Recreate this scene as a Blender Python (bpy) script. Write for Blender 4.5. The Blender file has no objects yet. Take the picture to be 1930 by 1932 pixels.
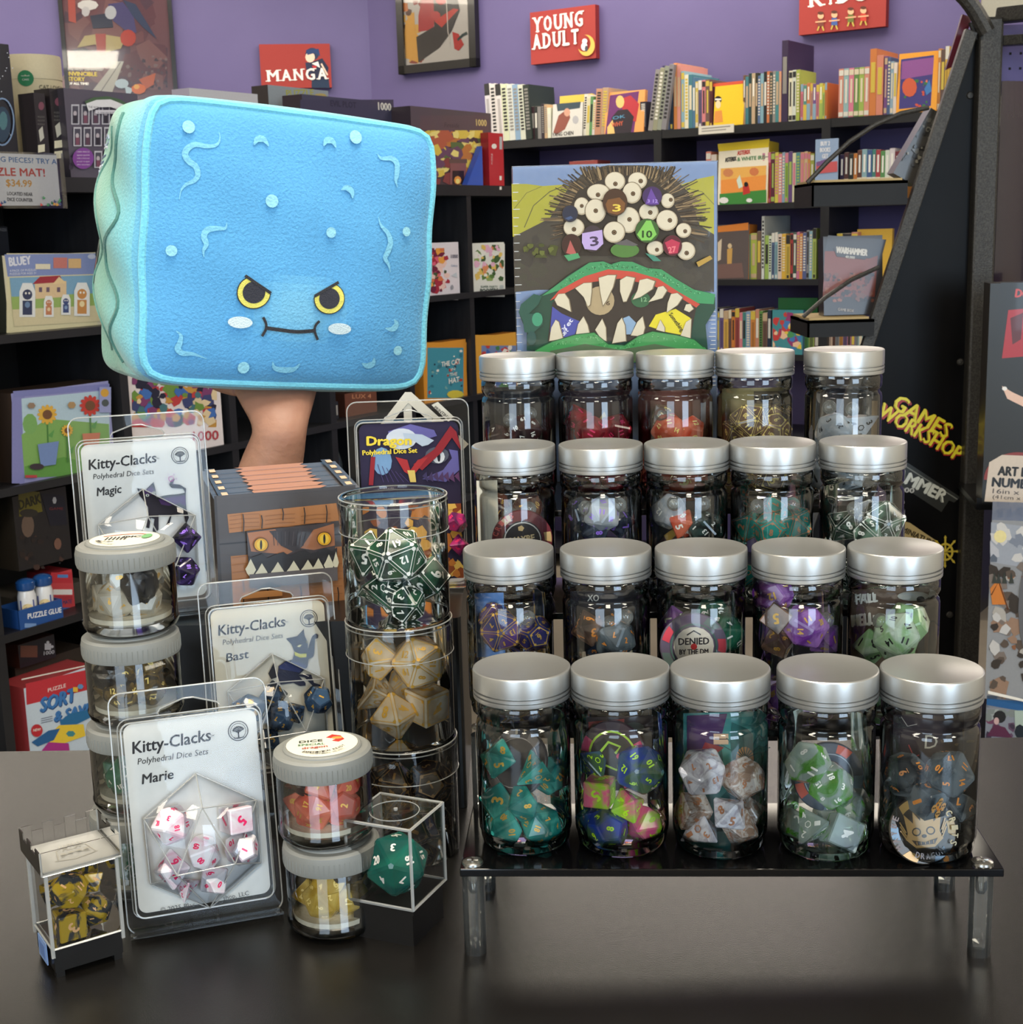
import bpy, bmesh, math, random
from mathutils import Vector, Matrix
PI = math.pi
S = bpy.context.scene
COL = S.collection
# ------------------------------------------------------------------ camera
F, PITCH, ROLL, CH = 2650.66, 0.19809, -0.02795, 0.3884     # focal length in pixels of a 1930 px wide frame; counter top is z = 0
FW = Vector((0, math.cos(PITCH), -math.sin(PITCH)))
_u0 = Vector((0, math.sin(PITCH), math.cos(PITCH)))
RT = Vector((1, 0, 0)) * math.cos(ROLL) + _u0 * math.sin(ROLL)
UP = -Vector((1, 0, 0)) * math.sin(ROLL) + _u0 * math.cos(ROLL)
EYE = Vector((0, 0, CH))
cd = bpy.data.cameras.new('camera'); cam = bpy.data.objects.new('camera', cd); COL.objects.link(cam)
cam.matrix_world = Matrix(((RT.x, UP.x, -FW.x, 0), (RT.y, UP.y, -FW.y, 0), (RT.z, UP.z, -FW.z, CH), (0, 0, 0, 1)))
cd.sensor_fit = 'HORIZONTAL'; cd.sensor_width = 36; cd.lens = 36 * F / 1930; cd.clip_start = .02; cd.clip_end = 60
cd.dof.use_dof = True; cd.dof.focus_distance = .80; cd.dof.aperture_fstop = 60
S.camera = cam
# ------------------------------------------------------------------ world, light, exposure
S.view_settings.view_transform = 'Standard'; S.view_settings.look = 'None'
S.view_settings.exposure = 0.0; S.view_settings.gamma = 1; S.view_settings.use_curve_mapping = False
S.cycles.use_denoising = True
S.cycles.max_bounces = 10; S.cycles.diffuse_bounces = 3; S.cycles.glossy_bounces = 5
S.cycles.transmission_bounces = 6; S.cycles.transparent_max_bounces = 48
S.cycles.caustics_reflective = False; S.cycles.caustics_refractive = False
S.cycles.sample_clamp_indirect = 4
W = bpy.data.worlds.new('world'); S.world = W; W.use_nodes = True
W.node_tree.nodes['Background'].inputs[0].default_value = (.75, .85, 1, 1)
W.node_tree.nodes['Background'].inputs[1].default_value = .6

def area(name, loc, rot, sx, sy, power, col):
    l = bpy.data.lights.new(name, 'AREA'); l.shape = 'RECTANGLE'; l.size = sx; l.size_y = sy
    l.energy = power; l.color = col
    o = bpy.data.objects.new(name, l); o.location = loc; o.rotation_euler = rot; COL.objects.link(o); return o
WARM = (1, .90, .74)
CEIL = 1.85
LIGHT_GRID = [(-2.4, -1.6), (.1, -1.6), (2.6, -1.6), (-1.8, .8), (.1, .8), (2.6, .8), (-2.6, 5.5), (-1.3, 5.5), (0, 5.4), (1.0, 5.0), (2.7, 3.7)]
for x, y in LIGHT_GRID:
    area('ceiling_lamp', (x, y, CEIL - .03), (0, 0, 0), .55 if y < 2 else 1.15, 1.15, 39 if y < 2 else 31, WARM)
# daylight through the shop windows behind the camera
area('window_daylight', (1.9, -2.90, .75), (PI / 2, 0, 0), 1.5, 2.0, 95, (.62, .80, 1))
area('window_daylight', (-1.4, -2.90, .75), (PI / 2, 0, 0), 1.7, 2.0, 60, (.70, .85, 1))

# ------------------------------------------------------------------ photograph measurements -> points in the room
CX, CY = 965, 966
def ray(px, py): return FW + RT * ((px - CX) / F) - UP * ((py - CY) / F)
def at_y(px, py, y): d = ray(px, py); return EYE + d * (y / d.y)
def at_z(px, py, z): d = ray(px, py); return EYE + d * ((z - CH) / d.z)
def at_pl(px, py, M):                     # local x, y of the point of the plane z = 0 of frame M
    I = M.inverted(); o = I @ EYE; d = I.to_3x3() @ ray(px, py)
    k = -o.z / d.z; return (o.x + k * d.x, o.y + k * d.y)
def frame(o, xd, yd=Vector((0, 0, 1))):
    x = Vector(xd).normalized(); y = (Vector(yd) - x * Vector(yd).dot(x)).normalized(); z = x.cross(y)
    return Matrix(((x.x, y.x, z.x, o[0]), (x.y, y.y, z.y, o[1]), (x.z, y.z, z.z, o[2]), (0, 0, 0, 1)))
def T(x=0, y=0, z=0): return Matrix.Translation((x, y, z))
def RX(a): return Matrix.Rotation(math.radians(a), 4, 'X')
def RY(a): return Matrix.Rotation(math.radians(a), 4, 'Y')
def RZ(a): return Matrix.Rotation(math.radians(a), 4, 'Z')

# ------------------------------------------------------------------ materials
def lin(c):
    r = []
    for v in c[:3]:
        v /= 255.0
        r.append(v / 12.92 if v <= .04045 else ((v + .055) / 1.055) ** 2.4)
    return tuple(r) + (1.0,)
def new_mat(name):
    m = bpy.data.materials.new(name); m.use_nodes = True; nt = m.node_tree
    return m, nt, nt.nodes['Principled BSDF'], nt.nodes['Material Output']
def mat(name, c, rough=.5, metal=0, c2=None, scale=20, bump=0, bscale=None, coat=0, sheen=0, sub=0, spec=.5, stretch=None, detail=4):
    m, nt, b, out = new_mat(name); N = nt.nodes; L = nt.links
    tc = N.new('ShaderNodeTexCoord'); nz = N.new('ShaderNodeTexNoise'); nz.inputs['Scale'].default_value = scale; nz.inputs['Detail'].default_value = detail
    src = tc.outputs['Object']
    if stretch:
        mp = N.new('ShaderNodeMapping'); mp.inputs['Scale'].default_value = stretch; L.new(src, mp.inputs[0]); src = mp.outputs[0]
    L.new(src, nz.inputs[0])
    rp = N.new('ShaderNodeValToRGB'); c2 = c2 or tuple(min(255, v * 1.06) for v in c)
    rp.color_ramp.elements[0].position = .35; rp.color_ramp.elements[1].position = .65
    rp.color_ramp.elements[0].color = lin(c); rp.color_ramp.elements[1].color = lin(c2)
    L.new(nz.outputs['Fac'], rp.inputs[0]); L.new(rp.outputs[0], b.inputs['Base Color'])
    b.inputs['Roughness'].default_value = rough; b.inputs['Metallic'].default_value = metal
    b.inputs['Coat Weight'].default_value = coat; b.inputs['Sheen Weight'].default_value = sheen
    b.inputs['Specular IOR Level'].default_value = spec
    if sub: b.inputs['Subsurface Weight'].default_value = sub; b.inputs['Subsurface Radius'].default_value = (.02, .008, .004)
    if bump:
        n2 = N.new('ShaderNodeTexNoise'); n2.inputs['Scale'].default_value = bscale or scale * 4; n2.inputs['Detail'].default_value = 6; L.new(src, n2.inputs[0])
        bp = N.new('ShaderNodeBump'); bp.inputs['Strength'].default_value = bump; bp.inputs['Distance'].default_value = .002
        L.new(n2.outputs['Fac'], bp.inputs['Height']); L.new(bp.outputs[0], b.inputs['Normal'])
    return m
def paint(name, rough=.4, coat=0, metal=0, sheen=0, bump=0, bscale=200, grain=.06, spec=.5):
    """colour comes from each face's own colour, with a fine procedural grain"""
    m, nt, b, out = new_mat(name); N = nt.nodes; L = nt.links
    at = N.new('ShaderNodeAttribute'); at.attribute_name = 'Col'
    tc = N.new('ShaderNodeTexCoord'); nz = N.new('ShaderNodeTexNoise'); nz.inputs['Scale'].default_value = bscale; L.new(tc.outputs['Object'], nz.inputs[0])
    mr = N.new('ShaderNodeMapRange'); mr.inputs['To Min'].default_value = 1 - grain; mr.inputs['To Max'].default_value = 1 + grain
    L.new(nz.outputs['Fac'], mr.inputs[0])
    mx = N.new('ShaderNodeVectorMath'); mx.operation = 'SCALE'; L.new(at.outputs['Color'], mx.inputs[0]); L.new(mr.outputs[0], mx.inputs['Scale'])
    L.new(mx.outputs[0], b.inputs['Base Color'])
    b.inputs['Roughness'].default_value = rough; b.inputs['Coat Weight'].default_value = coat; b.inputs['Metallic'].default_value = metal
    b.inputs['Sheen Weight'].default_value = sheen; b.inputs['Specular IOR Level'].default_value = spec
    if bump:
        bp = N.new('ShaderNodeBump'); bp.inputs['Strength'].default_value = bump; bp.inputs['Distance'].default_value = .002
        L.new(nz.outputs['Fac'], bp.inputs['Height']); L.new(bp.outputs[0], b.inputs['Normal'])
    return m
def clear(name, tint=(.97, .98, .97), edge=(.45, .47, .46), rough=.03, ior=1.5, haze=0, bump=0):
    """thin clear plastic: see-through, darker where the sheet is seen edge-on, with real reflections"""
    m, nt, b, out = new_mat(name); N = nt.nodes; L = nt.links; N.remove(b)
    lw = N.new('ShaderNodeLayerWeight'); lw.inputs['Blend'].default_value = .35
    pw = N.new('ShaderNodeMath'); pw.operation = 'POWER'; pw.inputs[1].default_value = 2.2; L.new(lw.outputs['Facing'], pw.inputs[0])
    mx = N.new('ShaderNodeMix'); mx.data_type = 'RGBA'; mx.inputs['A'].default_value = tint + (1,); mx.inputs['B'].default_value = edge + (1,)
    L.new(pw.outputs[0], mx.inputs['Factor'])
    tr = N.new('ShaderNodeBsdfTransparent'); L.new(mx.outputs['Result'], tr.inputs[0])
    gl = N.new('ShaderNodeBsdfGlossy'); gl.inputs['Roughness'].default_value = rough; gl.inputs['Color'].default_value = (1, 1, 1, 1)
    fr = N.new('ShaderNodeFresnel'); fr.inputs['IOR'].default_value = ior
    ms = N.new('ShaderNodeMixShader'); L.new(fr.outputs[0], ms.inputs[0]); L.new(tr.outputs[0], ms.inputs[1]); L.new(gl.outputs[0], ms.inputs[2])
    last = ms
    if haze:
        df = N.new('ShaderNodeBsdfDiffuse'); df.inputs[0].default_value = (.8, .8, .76, 1)
        m2 = N.new('ShaderNodeMixShader'); m2.inputs[0].default_value = haze; L.new(ms.outputs[0], m2.inputs[1]); L.new(df.outputs[0], m2.inputs[2]); last = m2
    if bump:
        tc = N.new('ShaderNodeTexCoord'); nz = N.new('ShaderNodeTexNoise'); nz.inputs['Scale'].default_value = 60; L.new(tc.outputs['Object'], nz.inputs[0])
        bp = N.new('ShaderNodeBump'); bp.inputs['Strength'].default_value = bump; bp.inputs['Distance'].default_value = .001
        L.new(nz.outputs['Fac'], bp.inputs['Height']); L.new(bp.outputs[0], gl.inputs['Normal']); L.new(bp.outputs[0], fr.inputs['Normal'])
    L.new(last.outputs[0], out.inputs[0]); return m
def dice_mat(name, c1, c2, alpha=1.0, scale=60, pos=(.42, .58), glit=None):
    m, nt, b, out = new_mat(name); N = nt.nodes; L = nt.links
    tc = N.new('ShaderNodeTexCoord'); nz = N.new('ShaderNodeTexNoise'); nz.inputs['Scale'].default_value = scale; nz.inputs['Detail'].default_value = 3
    nz.inputs['Distortion'].default_value = 1.2
    oi = N.new('ShaderNodeObjectInfo'); ad = N.new('ShaderNodeVectorMath'); L.new(tc.outputs['Object'], ad.inputs[0]); L.new(oi.outputs['Random'], ad.inputs[1]); L.new(ad.outputs[0], nz.inputs[0])
    rp = N.new('ShaderNodeValToRGB'); e = rp.color_ramp.elements; e[0].position, e[1].position = pos; e[0].color = lin(c1); e[1].color = lin(c2)
    L.new(nz.outputs['Fac'], rp.inputs[0]); L.new(rp.outputs[0], b.inputs['Base Color'])
    b.inputs['Roughness'].default_value = .14; b.inputs['Specular IOR Level'].default_value = .6
    if alpha < 1:
        tr = N.new('ShaderNodeBsdfTransparent'); mxc = N.new('ShaderNodeMix'); mxc.data_type = 'RGBA'; mxc.inputs['Factor'].default_value = .55
        mxc.inputs['A'].default_value = (1, 1, 1, 1); L.new(rp.outputs[0], mxc.inputs['B']); L.new(mxc.outputs['Result'], tr.inputs[0])
        lw = N.new('ShaderNodeLayerWeight'); lw.inputs[0].default_value = .4
        mr = N.new('ShaderNodeMapRange'); mr.inputs['To Min'].default_value = alpha; mr.inputs['To Max'].default_value = 1; L.new(lw.outputs['Facing'], mr.inputs[0])
        ms = N.new('ShaderNodeMixShader'); L.new(mr.outputs[0], ms.inputs[0]); L.new(tr.outputs[0], ms.inputs[1]); L.new(b.outputs[0], ms.inputs[2]); L.new(ms.outputs[0], out.inputs[0])
    return m
PRINT = paint('printed_card', .33, coat=.15)
MATTE = paint('matte_card', .75, spec=.3)
GLOSS = paint('glossy_print', .15, coat=.4)
BOOKM = paint('book_cover', .45)
CLEAR = clear('clear_plastic', (.98, .98, .98), (.6, .62, .61), .03, 1.42)
JARP = clear('jar_plastic', (.955, .97, .965), (.36, .38, .38), .04, 1.6)
TUBE = clear('tube_plastic', (.975, .975, .96), (.55, .55, .52), .04, 1.42)
GLASSP = clear('poster_sheet', (.98, .98, .98), (.6, .6, .6), .02, 1.28)
EDGE = clear('plastic_edge', (.8, .8, .78), (.5, .5, .5), .10, 1.6, haze=.30)
SJAR = clear('small_jar_plastic', (.975, .975, .96), (.5, .5, .48), .04, 1.45)
BLIST = clear('blister_plastic', (.97, .97, .955), (.55, .56, .54), .02, 1.3, haze=.01, bump=.05)
ACRYL = clear('acrylic_leg', (.90, .91, .89), (.35, .36, .35), .03, 1.55, haze=.025)
BLACKT = mat('satin_black_metal', (16, 16, 17), .5, c2=(22, 22, 23), scale=10, spec=.25)
SILVER = mat('brushed_silver_lid', (176, 176, 173), .36, .85, c2=(184, 184, 181), scale=8)
BLACKW = mat('black_shelf_board', (26, 27, 31), .42, c2=(32, 33, 37), scale=6, stretch=(1, 1, 12), bump=.05)
BLACKM = mat('black_hammered_metal', (42, 40, 38), .38, .35, c2=(64, 62, 58), scale=260, bump=.5, bscale=420)
BLACKG = mat('black_gloss_acrylic', (6, 6, 7), .09, c2=(9, 9, 10), spec=.4)
BLACKP = mat('black_plastic', (9, 9, 10), .30, c2=(14, 14, 15), scale=50)
PURPLE = mat('purple_wall_paint', (86, 77, 124), .6, c2=(90, 81, 128), scale=3, bump=.12, bscale=90)
GREYLID = mat('grey_plastic_lid', (124, 125, 120), .5, c2=(130, 131, 126), scale=30)
CHROME = mat('screw_metal', (190, 188, 182), .28, 1, scale=500, c2=(150, 148, 142))

# ------------------------------------------------------------------ mesh building
_tcache = {}
def text_geo(s, bold=.0):
    k = (s, round(bold, 3))
    if k not in _tcache:
        c = bpy.data.curves.new('t', 'FONT'); c.body = s; c.size = 1; c.resolution_u = 2; c.offset = bold; c.fill_mode = 'BOTH' if hasattr(c, 'fill_mode') and False else c.fill_mode
        o = bpy.data.objects.new('t', c); COL.objects.link(o)
        bpy.context.view_layer.update()
        me = bpy.data.meshes.new_from_object(o)
        v = [(p.co.x, p.co.y) for p in me.vertices]; f = [tuple(p.vertices) for p in me.polygons]
        bpy.data.objects.remove(o); bpy.data.curves.remove(c); bpy.data.meshes.remove(me)
        if not v: v, f = [(0, 0)], []
        x0 = min(a for a, _ in v); x1 = max(a for a, _ in v); y0 = min(b for _, b in v); y1 = max(b for _, b in v)
        _tcache[k] = (v, f, x0, max(x1 - x0, 1e-4), y0, y1)
    return _tcache[k]
class MB:
    def __init__(s, M=None, eps=.00012):
        s.v = []; s.f = []; s.c = []; s.m = []; s.sm = []; s.M = M or Matrix(); s.mi = 0; s.z = eps; s.eps = eps; s.warp = None; s.PL = None; s.smooth = False
    def add(s, vs, fs, col):
        n = len(s.v)
        for p in vs:
            p = Vector(p)
            if s.warp: p = s.warp(p)
            s.v.append(s.M @ p)
        for f in fs: s.f.append(tuple(i + n for i in f)); s.c.append(col); s.m.append(s.mi); s.sm.append(s.smooth)
        return s
    def box(s, x0, x1, y0, y1, z0, z1, col=(128, 128, 128), taper=0):
        t = taper
        vs = [(x0, y0, z0), (x1, y0, z0), (x1, y1, z0), (x0, y1, z0), (x0 + t, y0 + t, z1), (x1 - t, y0 + t, z1), (x1 - t, y1 - t, z1), (x0 + t, y1 - t, z1)]
        return s.add(vs, [(3, 2, 1, 0), (4, 5, 6, 7), (0, 1, 5, 4), (1, 2, 6, 5), (2, 3, 7, 6), (3, 0, 4, 7)], col)
    def prism(s, pts, z0, z1, col=(128, 128, 128), caps=True):
        n = len(pts); vs = [(x, y, z0) for x, y in pts] + [(x, y, z1) for x, y in pts]
        fs = [(i, (i + 1) % n, n + (i + 1) % n, n + i) for i in range(n)]
        if caps: fs += [tuple(range(n - 1, -1, -1)), tuple(range(n, 2 * n))]
        return s.add(vs, fs, col)
    def lathe(s, prof, n=40, col=(128, 128, 128), a0=0, a1=2 * PI):
        full = abs(a1 - a0 - 2 * PI) < 1e-6; k = n if full else n + 1; vs = []; fs = []
        sm = s.smooth; s.smooth = True
        for r, z in prof:
            for i in range(k):
                a = a0 + (a1 - a0) * i / n; vs.append((max(r, 1e-5) * math.cos(a), max(r, 1e-5) * math.sin(a), z))
        for j in range(len(prof) - 1):
            for i in range(n):
                i2 = (i + 1) % k; fs.append((j * k + i, j * k + i2, (j + 1) * k + i2, (j + 1) * k + i))
        s.add(vs, fs, col); s.smooth = sm; return s
    def tube(s, pts, r, n=8, col=(128, 128, 128), closed=False):
        P = [Vector(p) for p in pts]; m = len(P); vs = []; fs = []; sm = s.smooth; s.smooth = True
        prev = None
        for i in range(m):
            a = P[(i - 1) % m] if (i or closed) else P[0]; b = P[(i + 1) % m] if (i < m - 1 or closed) else P[-1]
            t = (b - a).normalized(); u = prev - t * prev.dot(t) if prev else t.orthogonal()
            u.normalize(); prev = u; w = t.cross(u); rr = r[i] if isinstance(r, (list, tuple)) else r
            for k in range(n):
                an = 2 * PI * k / n; vs.append(P[i] + (u * math.cos(an) + w * math.sin(an)) * rr)
        for i in range(m if closed else m - 1):
            for k in range(n):
                j = (i + 1) % m; fs.append((i * n + k, i * n + (k + 1) % n, j * n + (k + 1) % n, j * n + k))
        if not closed: fs += [tuple(range(n - 1, -1, -1)), tuple((m - 1) * n + k for k in range(n))]
        s.add(vs, fs, col); s.smooth = sm; return s
    # ---- flat print on the plane z = 0 of the current frame (points in local units, or in photograph pixels when PL is set)
    def P(s, p): return at_pl(p[0], p[1], s.PL) if s.PL is not None else p
    def poly(s, pts, col, raw=False):
        q = [p if raw else s.P(p) for p in pts]
        ar = sum(q[i][0] * q[(i + 1) % len(q)][1] - q[(i + 1) % len(q)][0] * q[i][1] for i in range(len(q)))
        if ar < 0: q = q[::-1]
        s.z += s.eps * .5; return s.add([(x, y, s.z) for x, y in q], [tuple(range(len(q)))], col)
    def rect(s, x, y, w, h, col): return s.poly([(x, y), (x + w, y), (x + w, y + h), (x, y + h)], col)
    def ell(s, x, y, rx, ry, col, n=18, rot=0, a0=0, a1=360):
        c, sn = math.cos(math.radians(rot)), math.sin(math.radians(rot)); p = []
        full = a1 - a0 >= 360
        for i in range(n if full else n + 1):
            a = math.radians(a0 + (a1 - a0) * i / n); ex, ey = rx * math.cos(a), ry * math.sin(a); p.append((x + c * ex - sn * ey, y + sn * ex + c * ey))
        return s.poly(p, col)
    def line(s, pts, w, col, closed=False, taper=False):
        q = [Vector(s.P(p)) for p in pts]; n = len(q)
        if s.PL is not None:
            a = Vector(s.P(pts[0])); b = Vector(s.P((pts[0][0] + w, pts[0][1]))); w = (b - a).length
        vs = []; s.z += s.eps * .5
        for i in range(n):
            a = q[i - 1] if (i or closed) else q[0]; b = q[(i + 1) % n] if (i < n - 1 or closed) else q[-1]
            t = (b - a).normalized(); nn = Vector((-t.y, t.x)); ww = w / 2
            if taper: ww *= max(.15, math.sin(PI * (i + .3) / (n - .4)))
            vs += [(q[i].x + nn.x * ww, q[i].y + nn.y * ww, s.z), (q[i].x - nn.x * ww, q[i].y - nn.y * ww, s.z)]
        fs = [(2 * i, 2 * i + 1, 2 * ((i + 1) % n) + 1, 2 * ((i + 1) % n)) for i in range(n if closed else n - 1)]
        return s.add(vs, fs, col)
    def ring(s, x, y, rx, ry, w, col, n=24): return s.line([(x + rx * math.cos(2 * PI * i / n), y + ry * math.sin(2 * PI * i / n)) for i in range(n)], w, col, closed=True)
    def text(s, t, a, b, h, col, bold=.0, shear=0, wave=0):
        """text t with its baseline from a to b and capital height h"""
        if bold > .021:
            L0 = (Vector(s.P(b)) - Vector(s.P(a))).length; hh0 = (Vector(s.P((a[0], a[1] - h))) - Vector(s.P(a))).length if s.PL is not None else h
            A0, B0 = Vector(s.P(a)), Vector(s.P(b)); e0 = (B0 - A0).normalized(); n0 = Vector((-e0.y, e0.x)); k0 = bold * hh0 * .9; pl, s.PL = s.PL, None; z0 = s.z
            for dx_, dy_ in ((-k0, 0), (k0, 0), (0, k0 * .7), (0, -k0 * .7)):
                A1 = A0 + e0 * (dx_ + k0) + n0 * dy_; B1 = B0 + e0 * (dx_ - k0) + n0 * dy_; s.z = z0 + (dx_ > 0) * s.eps * .1 + (dy_ > 0) * s.eps * .2; s.text(t, tuple(A1), tuple(B1), hh0, col, 0, shear, wave)
            s.PL = pl; s.z = z0 + s.eps * 1.2; return s
        v, f, x0, wd, y0, y1 = text_geo(t, 0)
        A = Vector(s.P(a)); B = Vector(s.P(b)); dx = B - A
        if s.PL is not None: hh = (Vector(s.P((a[0], a[1] - h))) - A).length
        else: hh = h
        e = dx.normalized(); nn = Vector((-e.y, e.x)); sx = dx.length / wd; sy = hh / .7; s.z += s.eps * .5
        vs = []
        for x, y in v:
            X = (x - x0) * sx + y * sy * shear; Y = y * sy + (math.sin(X / dx.length * 9) * wave * hh if wave else 0)
            p = A + e * X + nn * Y; vs.append((p.x, p.y, s.z))
        return s.add(vs, f, col)
    def blobs(s, x0, y0, x1, y1, pal, n, seed, lo=.05, hi=.16):
        """a patchwork of irregular colour patches filling the rectangle (printed artwork)"""
        r = random.Random(seed); w, h = x1 - x0, y1 - y0; m = min(abs(w), abs(h))
        for i in range(n):
            R = m * r.uniform(lo, hi) * (1 - .5 * i / n); cx = x0 + w * r.random(); cy = y0 + h * r.random(); p = []
            k = r.randint(5, 8); ph = r.random() * 6
            for j in range(k):
                a = ph + 2 * PI * j / k; q = R * r.uniform(.5, 1.2)
                p.append((min(max(cx + q * math.cos(a), min(x0, x1)), max(x0, x1)), min(max(cy + q * math.sin(a), min(y0, y1)), max(y0, y1))))
            z_ = s.z; s.poly(p, r.choice(pal)); s.z = z_ + s.eps * .08
        s.z += s.eps * .5
        return s
    def build(s, name, mats, parent=None, matrix=None, angle=35):
        me = bpy.data.meshes.new(name); me.from_pydata([tuple(p) for p in s.v], [], s.f)
        if s.f:
            at = me.attributes.new('Col', 'FLOAT_COLOR', 'FACE'); buf = []
            lc = {}
            for c in s.c:
                if c not in lc: g_ = sum(c) / 3 * .12; lc[c] = lin(tuple(v * .86 + g_ for v in c))
                buf += lc[c]
            at.data.foreach_set('color', buf)
            me.polygons.foreach_set('material_index', s.m)
            me.polygons.foreach_set('use_smooth', s.sm)
        for m in (mats if isinstance(mats, (list, tuple)) else [mats]): me.materials.append(m)
        me.update()
        if any(s.sm):
            try: me.set_sharp_from_angle(angle=math.radians(angle))
            except Exception: pass
        o = bpy.data.objects.new(name, me); COL.objects.link(o)
        if parent is not None: o.parent = parent
        if matrix is not None: o.matrix_local = matrix
        return o
def tag(o, label=None, cat=None, group=None, kind=None):
    if label: o['label'] = label
    if cat: o['category'] = cat
    if group: o['group'] = group
    if kind: o['kind'] = kind
    return o
def thing(name, label, cat, M, group=None):
    o = bpy.data.objects.new(name, None); COL.objects.link(o); o.empty_display_size = .02; o.matrix_world = M
    return tag(o, label, cat, group)
def dup(o, parent=None, matrix=None):
    c = o.copy(); COL.objects.link(c)
    if parent is not None: c.parent = parent
    if matrix is not None: c.matrix_world = matrix
    for ch in list(o.children): dup(ch, c)
    return c
def rrect(w, h, r, n=5, cx=0, cy=0):
    p = []
    for (sx, sy, a0) in ((1, 1, 0), (-1, 1, 90), (-1, -1, 180), (1, -1, 270)):
        for i in range(n + 1):
            a = math.radians(a0 + 90 * i / n); p.append((cx + sx * (w / 2 - r) + r * math.cos(a), cy + sy * (h / 2 - r) + r * math.sin(a)))
    return p
ORD = ['first', 'second', 'third', 'fourth', 'fifth', 'sixth', 'seventh', 'eighth', 'ninth', 'tenth', 'eleventh', 'twelfth', 'thirteenth', 'fourteenth', 'fifteenth', 'sixteenth', 'seventeenth', 'eighteenth', 'nineteenth', 'twentieth']
WH = (232, 230, 222); BK = (22, 22, 26)
# ================================================================== ROOM
P0R = at_y(1450, 383, 5.2); P0L = at_y(66, 625, 3.05)
aR, aL = math.radians(56), math.radians(33)
MR = frame((P0R.x, P0R.y, 0), (math.sin(aR), -math.cos(aR), 0)); ML = frame((P0L.x, P0L.y, 0), (math.sin(aL), math.cos(aL), 0))
FLOOR = -1.0
MWB = MR @ T(0, 0, -.30)
cxl = at_pl(700, 150, MWB)[0]; corner = MWB @ Vector((cxl, 0, 0))
MWA = frame(corner, (math.sin(math.radians(82)), math.cos(math.radians(82)), 0))
def struct(name, mb, m, M=None): return tag(mb.build(name, m, matrix=M), kind='structure')
b = MB(); b.box(cxl - .01, 3.9, FLOOR, CEIL, -.1, 0); struct('wall_back', b, PURPLE, MWB)
b = MB(); b.box(-5.2, .02, FLOOR, CEIL, -.1, 0); struct('wall_corner', b, PURPLE, MWA)
CREAM = mat('cream_wall_paint', (205, 198, 182), .6, scale=3, bump=.1, bscale=80)
FLOORM = mat('grey_floor_tile', (120, 112, 100), .35, c2=(132, 124, 112), scale=4)
CEILM = mat('white_ceiling_board', (140, 136, 128), .8, scale=30, bump=.1)
b = MB(); b.box(-4, -3.9, -3, 7, FLOOR, CEIL); struct('wall_left', b, CREAM)
b = MB(); b.box(3.9, 4, -3, 4.2, FLOOR, CEIL); struct('wall_right', b, CREAM)
b = MB()
for x0, x1, z0, z1 in ((-4, -2.4, FLOOR, CEIL), (-.4, 1.0, FLOOR, CEIL), (2.8, 4, FLOOR, CEIL), (-2.4, -.4, FLOOR, -.35), (1, 2.8, FLOOR, -.35), (-2.4, -.4, 1.8, CEIL), (1, 2.8, 1.8, CEIL)): b.box(x0, x1, -3.1, -3.0, z0, z1)
struct('wall_front', b, CREAM)
b = MB(); b.box(-4, 4, -3.1, 7.6, FLOOR - .1, FLOOR); struct('floor', b, FLOORM)
b = MB(); b.box(-4, 4, -3.1, 7.6, CEIL, CEIL + .1); struct('ceiling', b, CEILM)
WFR = mat('white_window_frame', (215, 215, 212), .4)
GLOW = bpy.data.materials.new('lit_diffuser'); GLOW.use_nodes = True
_n = GLOW.node_tree.nodes; _e = _n.new('ShaderNodeEmission'); _e.inputs[0].default_value = (1, .92, .78, 1); _e.inputs[1].default_value = 9
GLOW.node_tree.links.new(_e.outputs[0], _n['Material Output'].inputs[0])
for i, (x0, x1) in enumerate(((-2.4, -.4), (1.0, 2.8))):
    b = MB()
    for q in ((x0, x0 + .06, -.35, 1.8), (x1 - .06, x1, -.35, 1.8), (x0, x1, -.35, -.29), (x0, x1, 1.74, 1.8), ((x0 + x1) / 2 - .03, (x0 + x1) / 2 + .03, -.35, 1.8)): b.box(q[0], q[1], -3.06, -2.99, q[2], q[3])
    struct('window_%d' % (i + 1), b, WFR)
for x, y in LIGHT_GRID:
    b = MB(); b.prism(rrect(.66 if y < 2 else 1.26, 1.26, .01, 1), CEIL - .02, CEIL - .001, (220, 220, 215))
    l = tag(b.build('ceiling_light', [WFR], matrix=T(x, y, 0)), 'recessed ceiling light panel, %s from the left in the %s row' % (ORD[sorted(a for a, c_ in LIGHT_GRID if (c_ > 2) == (y > 2) and (c_ < 0) == (y < 0)).index(x)], 'window' if y < 0 else 'counter' if y < 2 else 'far'), 'light', 'ceiling light panels')
# ------------------------------------------------------------------ counter
CNT = mat('black_laminate_counter', (12, 11, 10), .26, c2=(20, 18, 16), scale=900, bump=.08, bscale=1500, detail=2, spec=.55)
cA, cB = at_z(-300, 1422, 0), at_z(2300, 1386, 0)
b = MB(); pts = [(cA.x, cA.y), (cB.x, cB.y), (cB.x, .12), (cA.x, .12)][::-1]
b.prism(pts, -.035, 0)
t = thing('counter', 'wide black laminate shop counter top that everything in front stands on', 'counter', Matrix())
b.build('counter_top', CNT, t)
b = MB(); b.prism([(x * .97, y * .97 + (.03 if y > .5 else .03)) for x, y in pts], FLOOR, -.035); b.build('counter_body', BLACKW, t)

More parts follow.
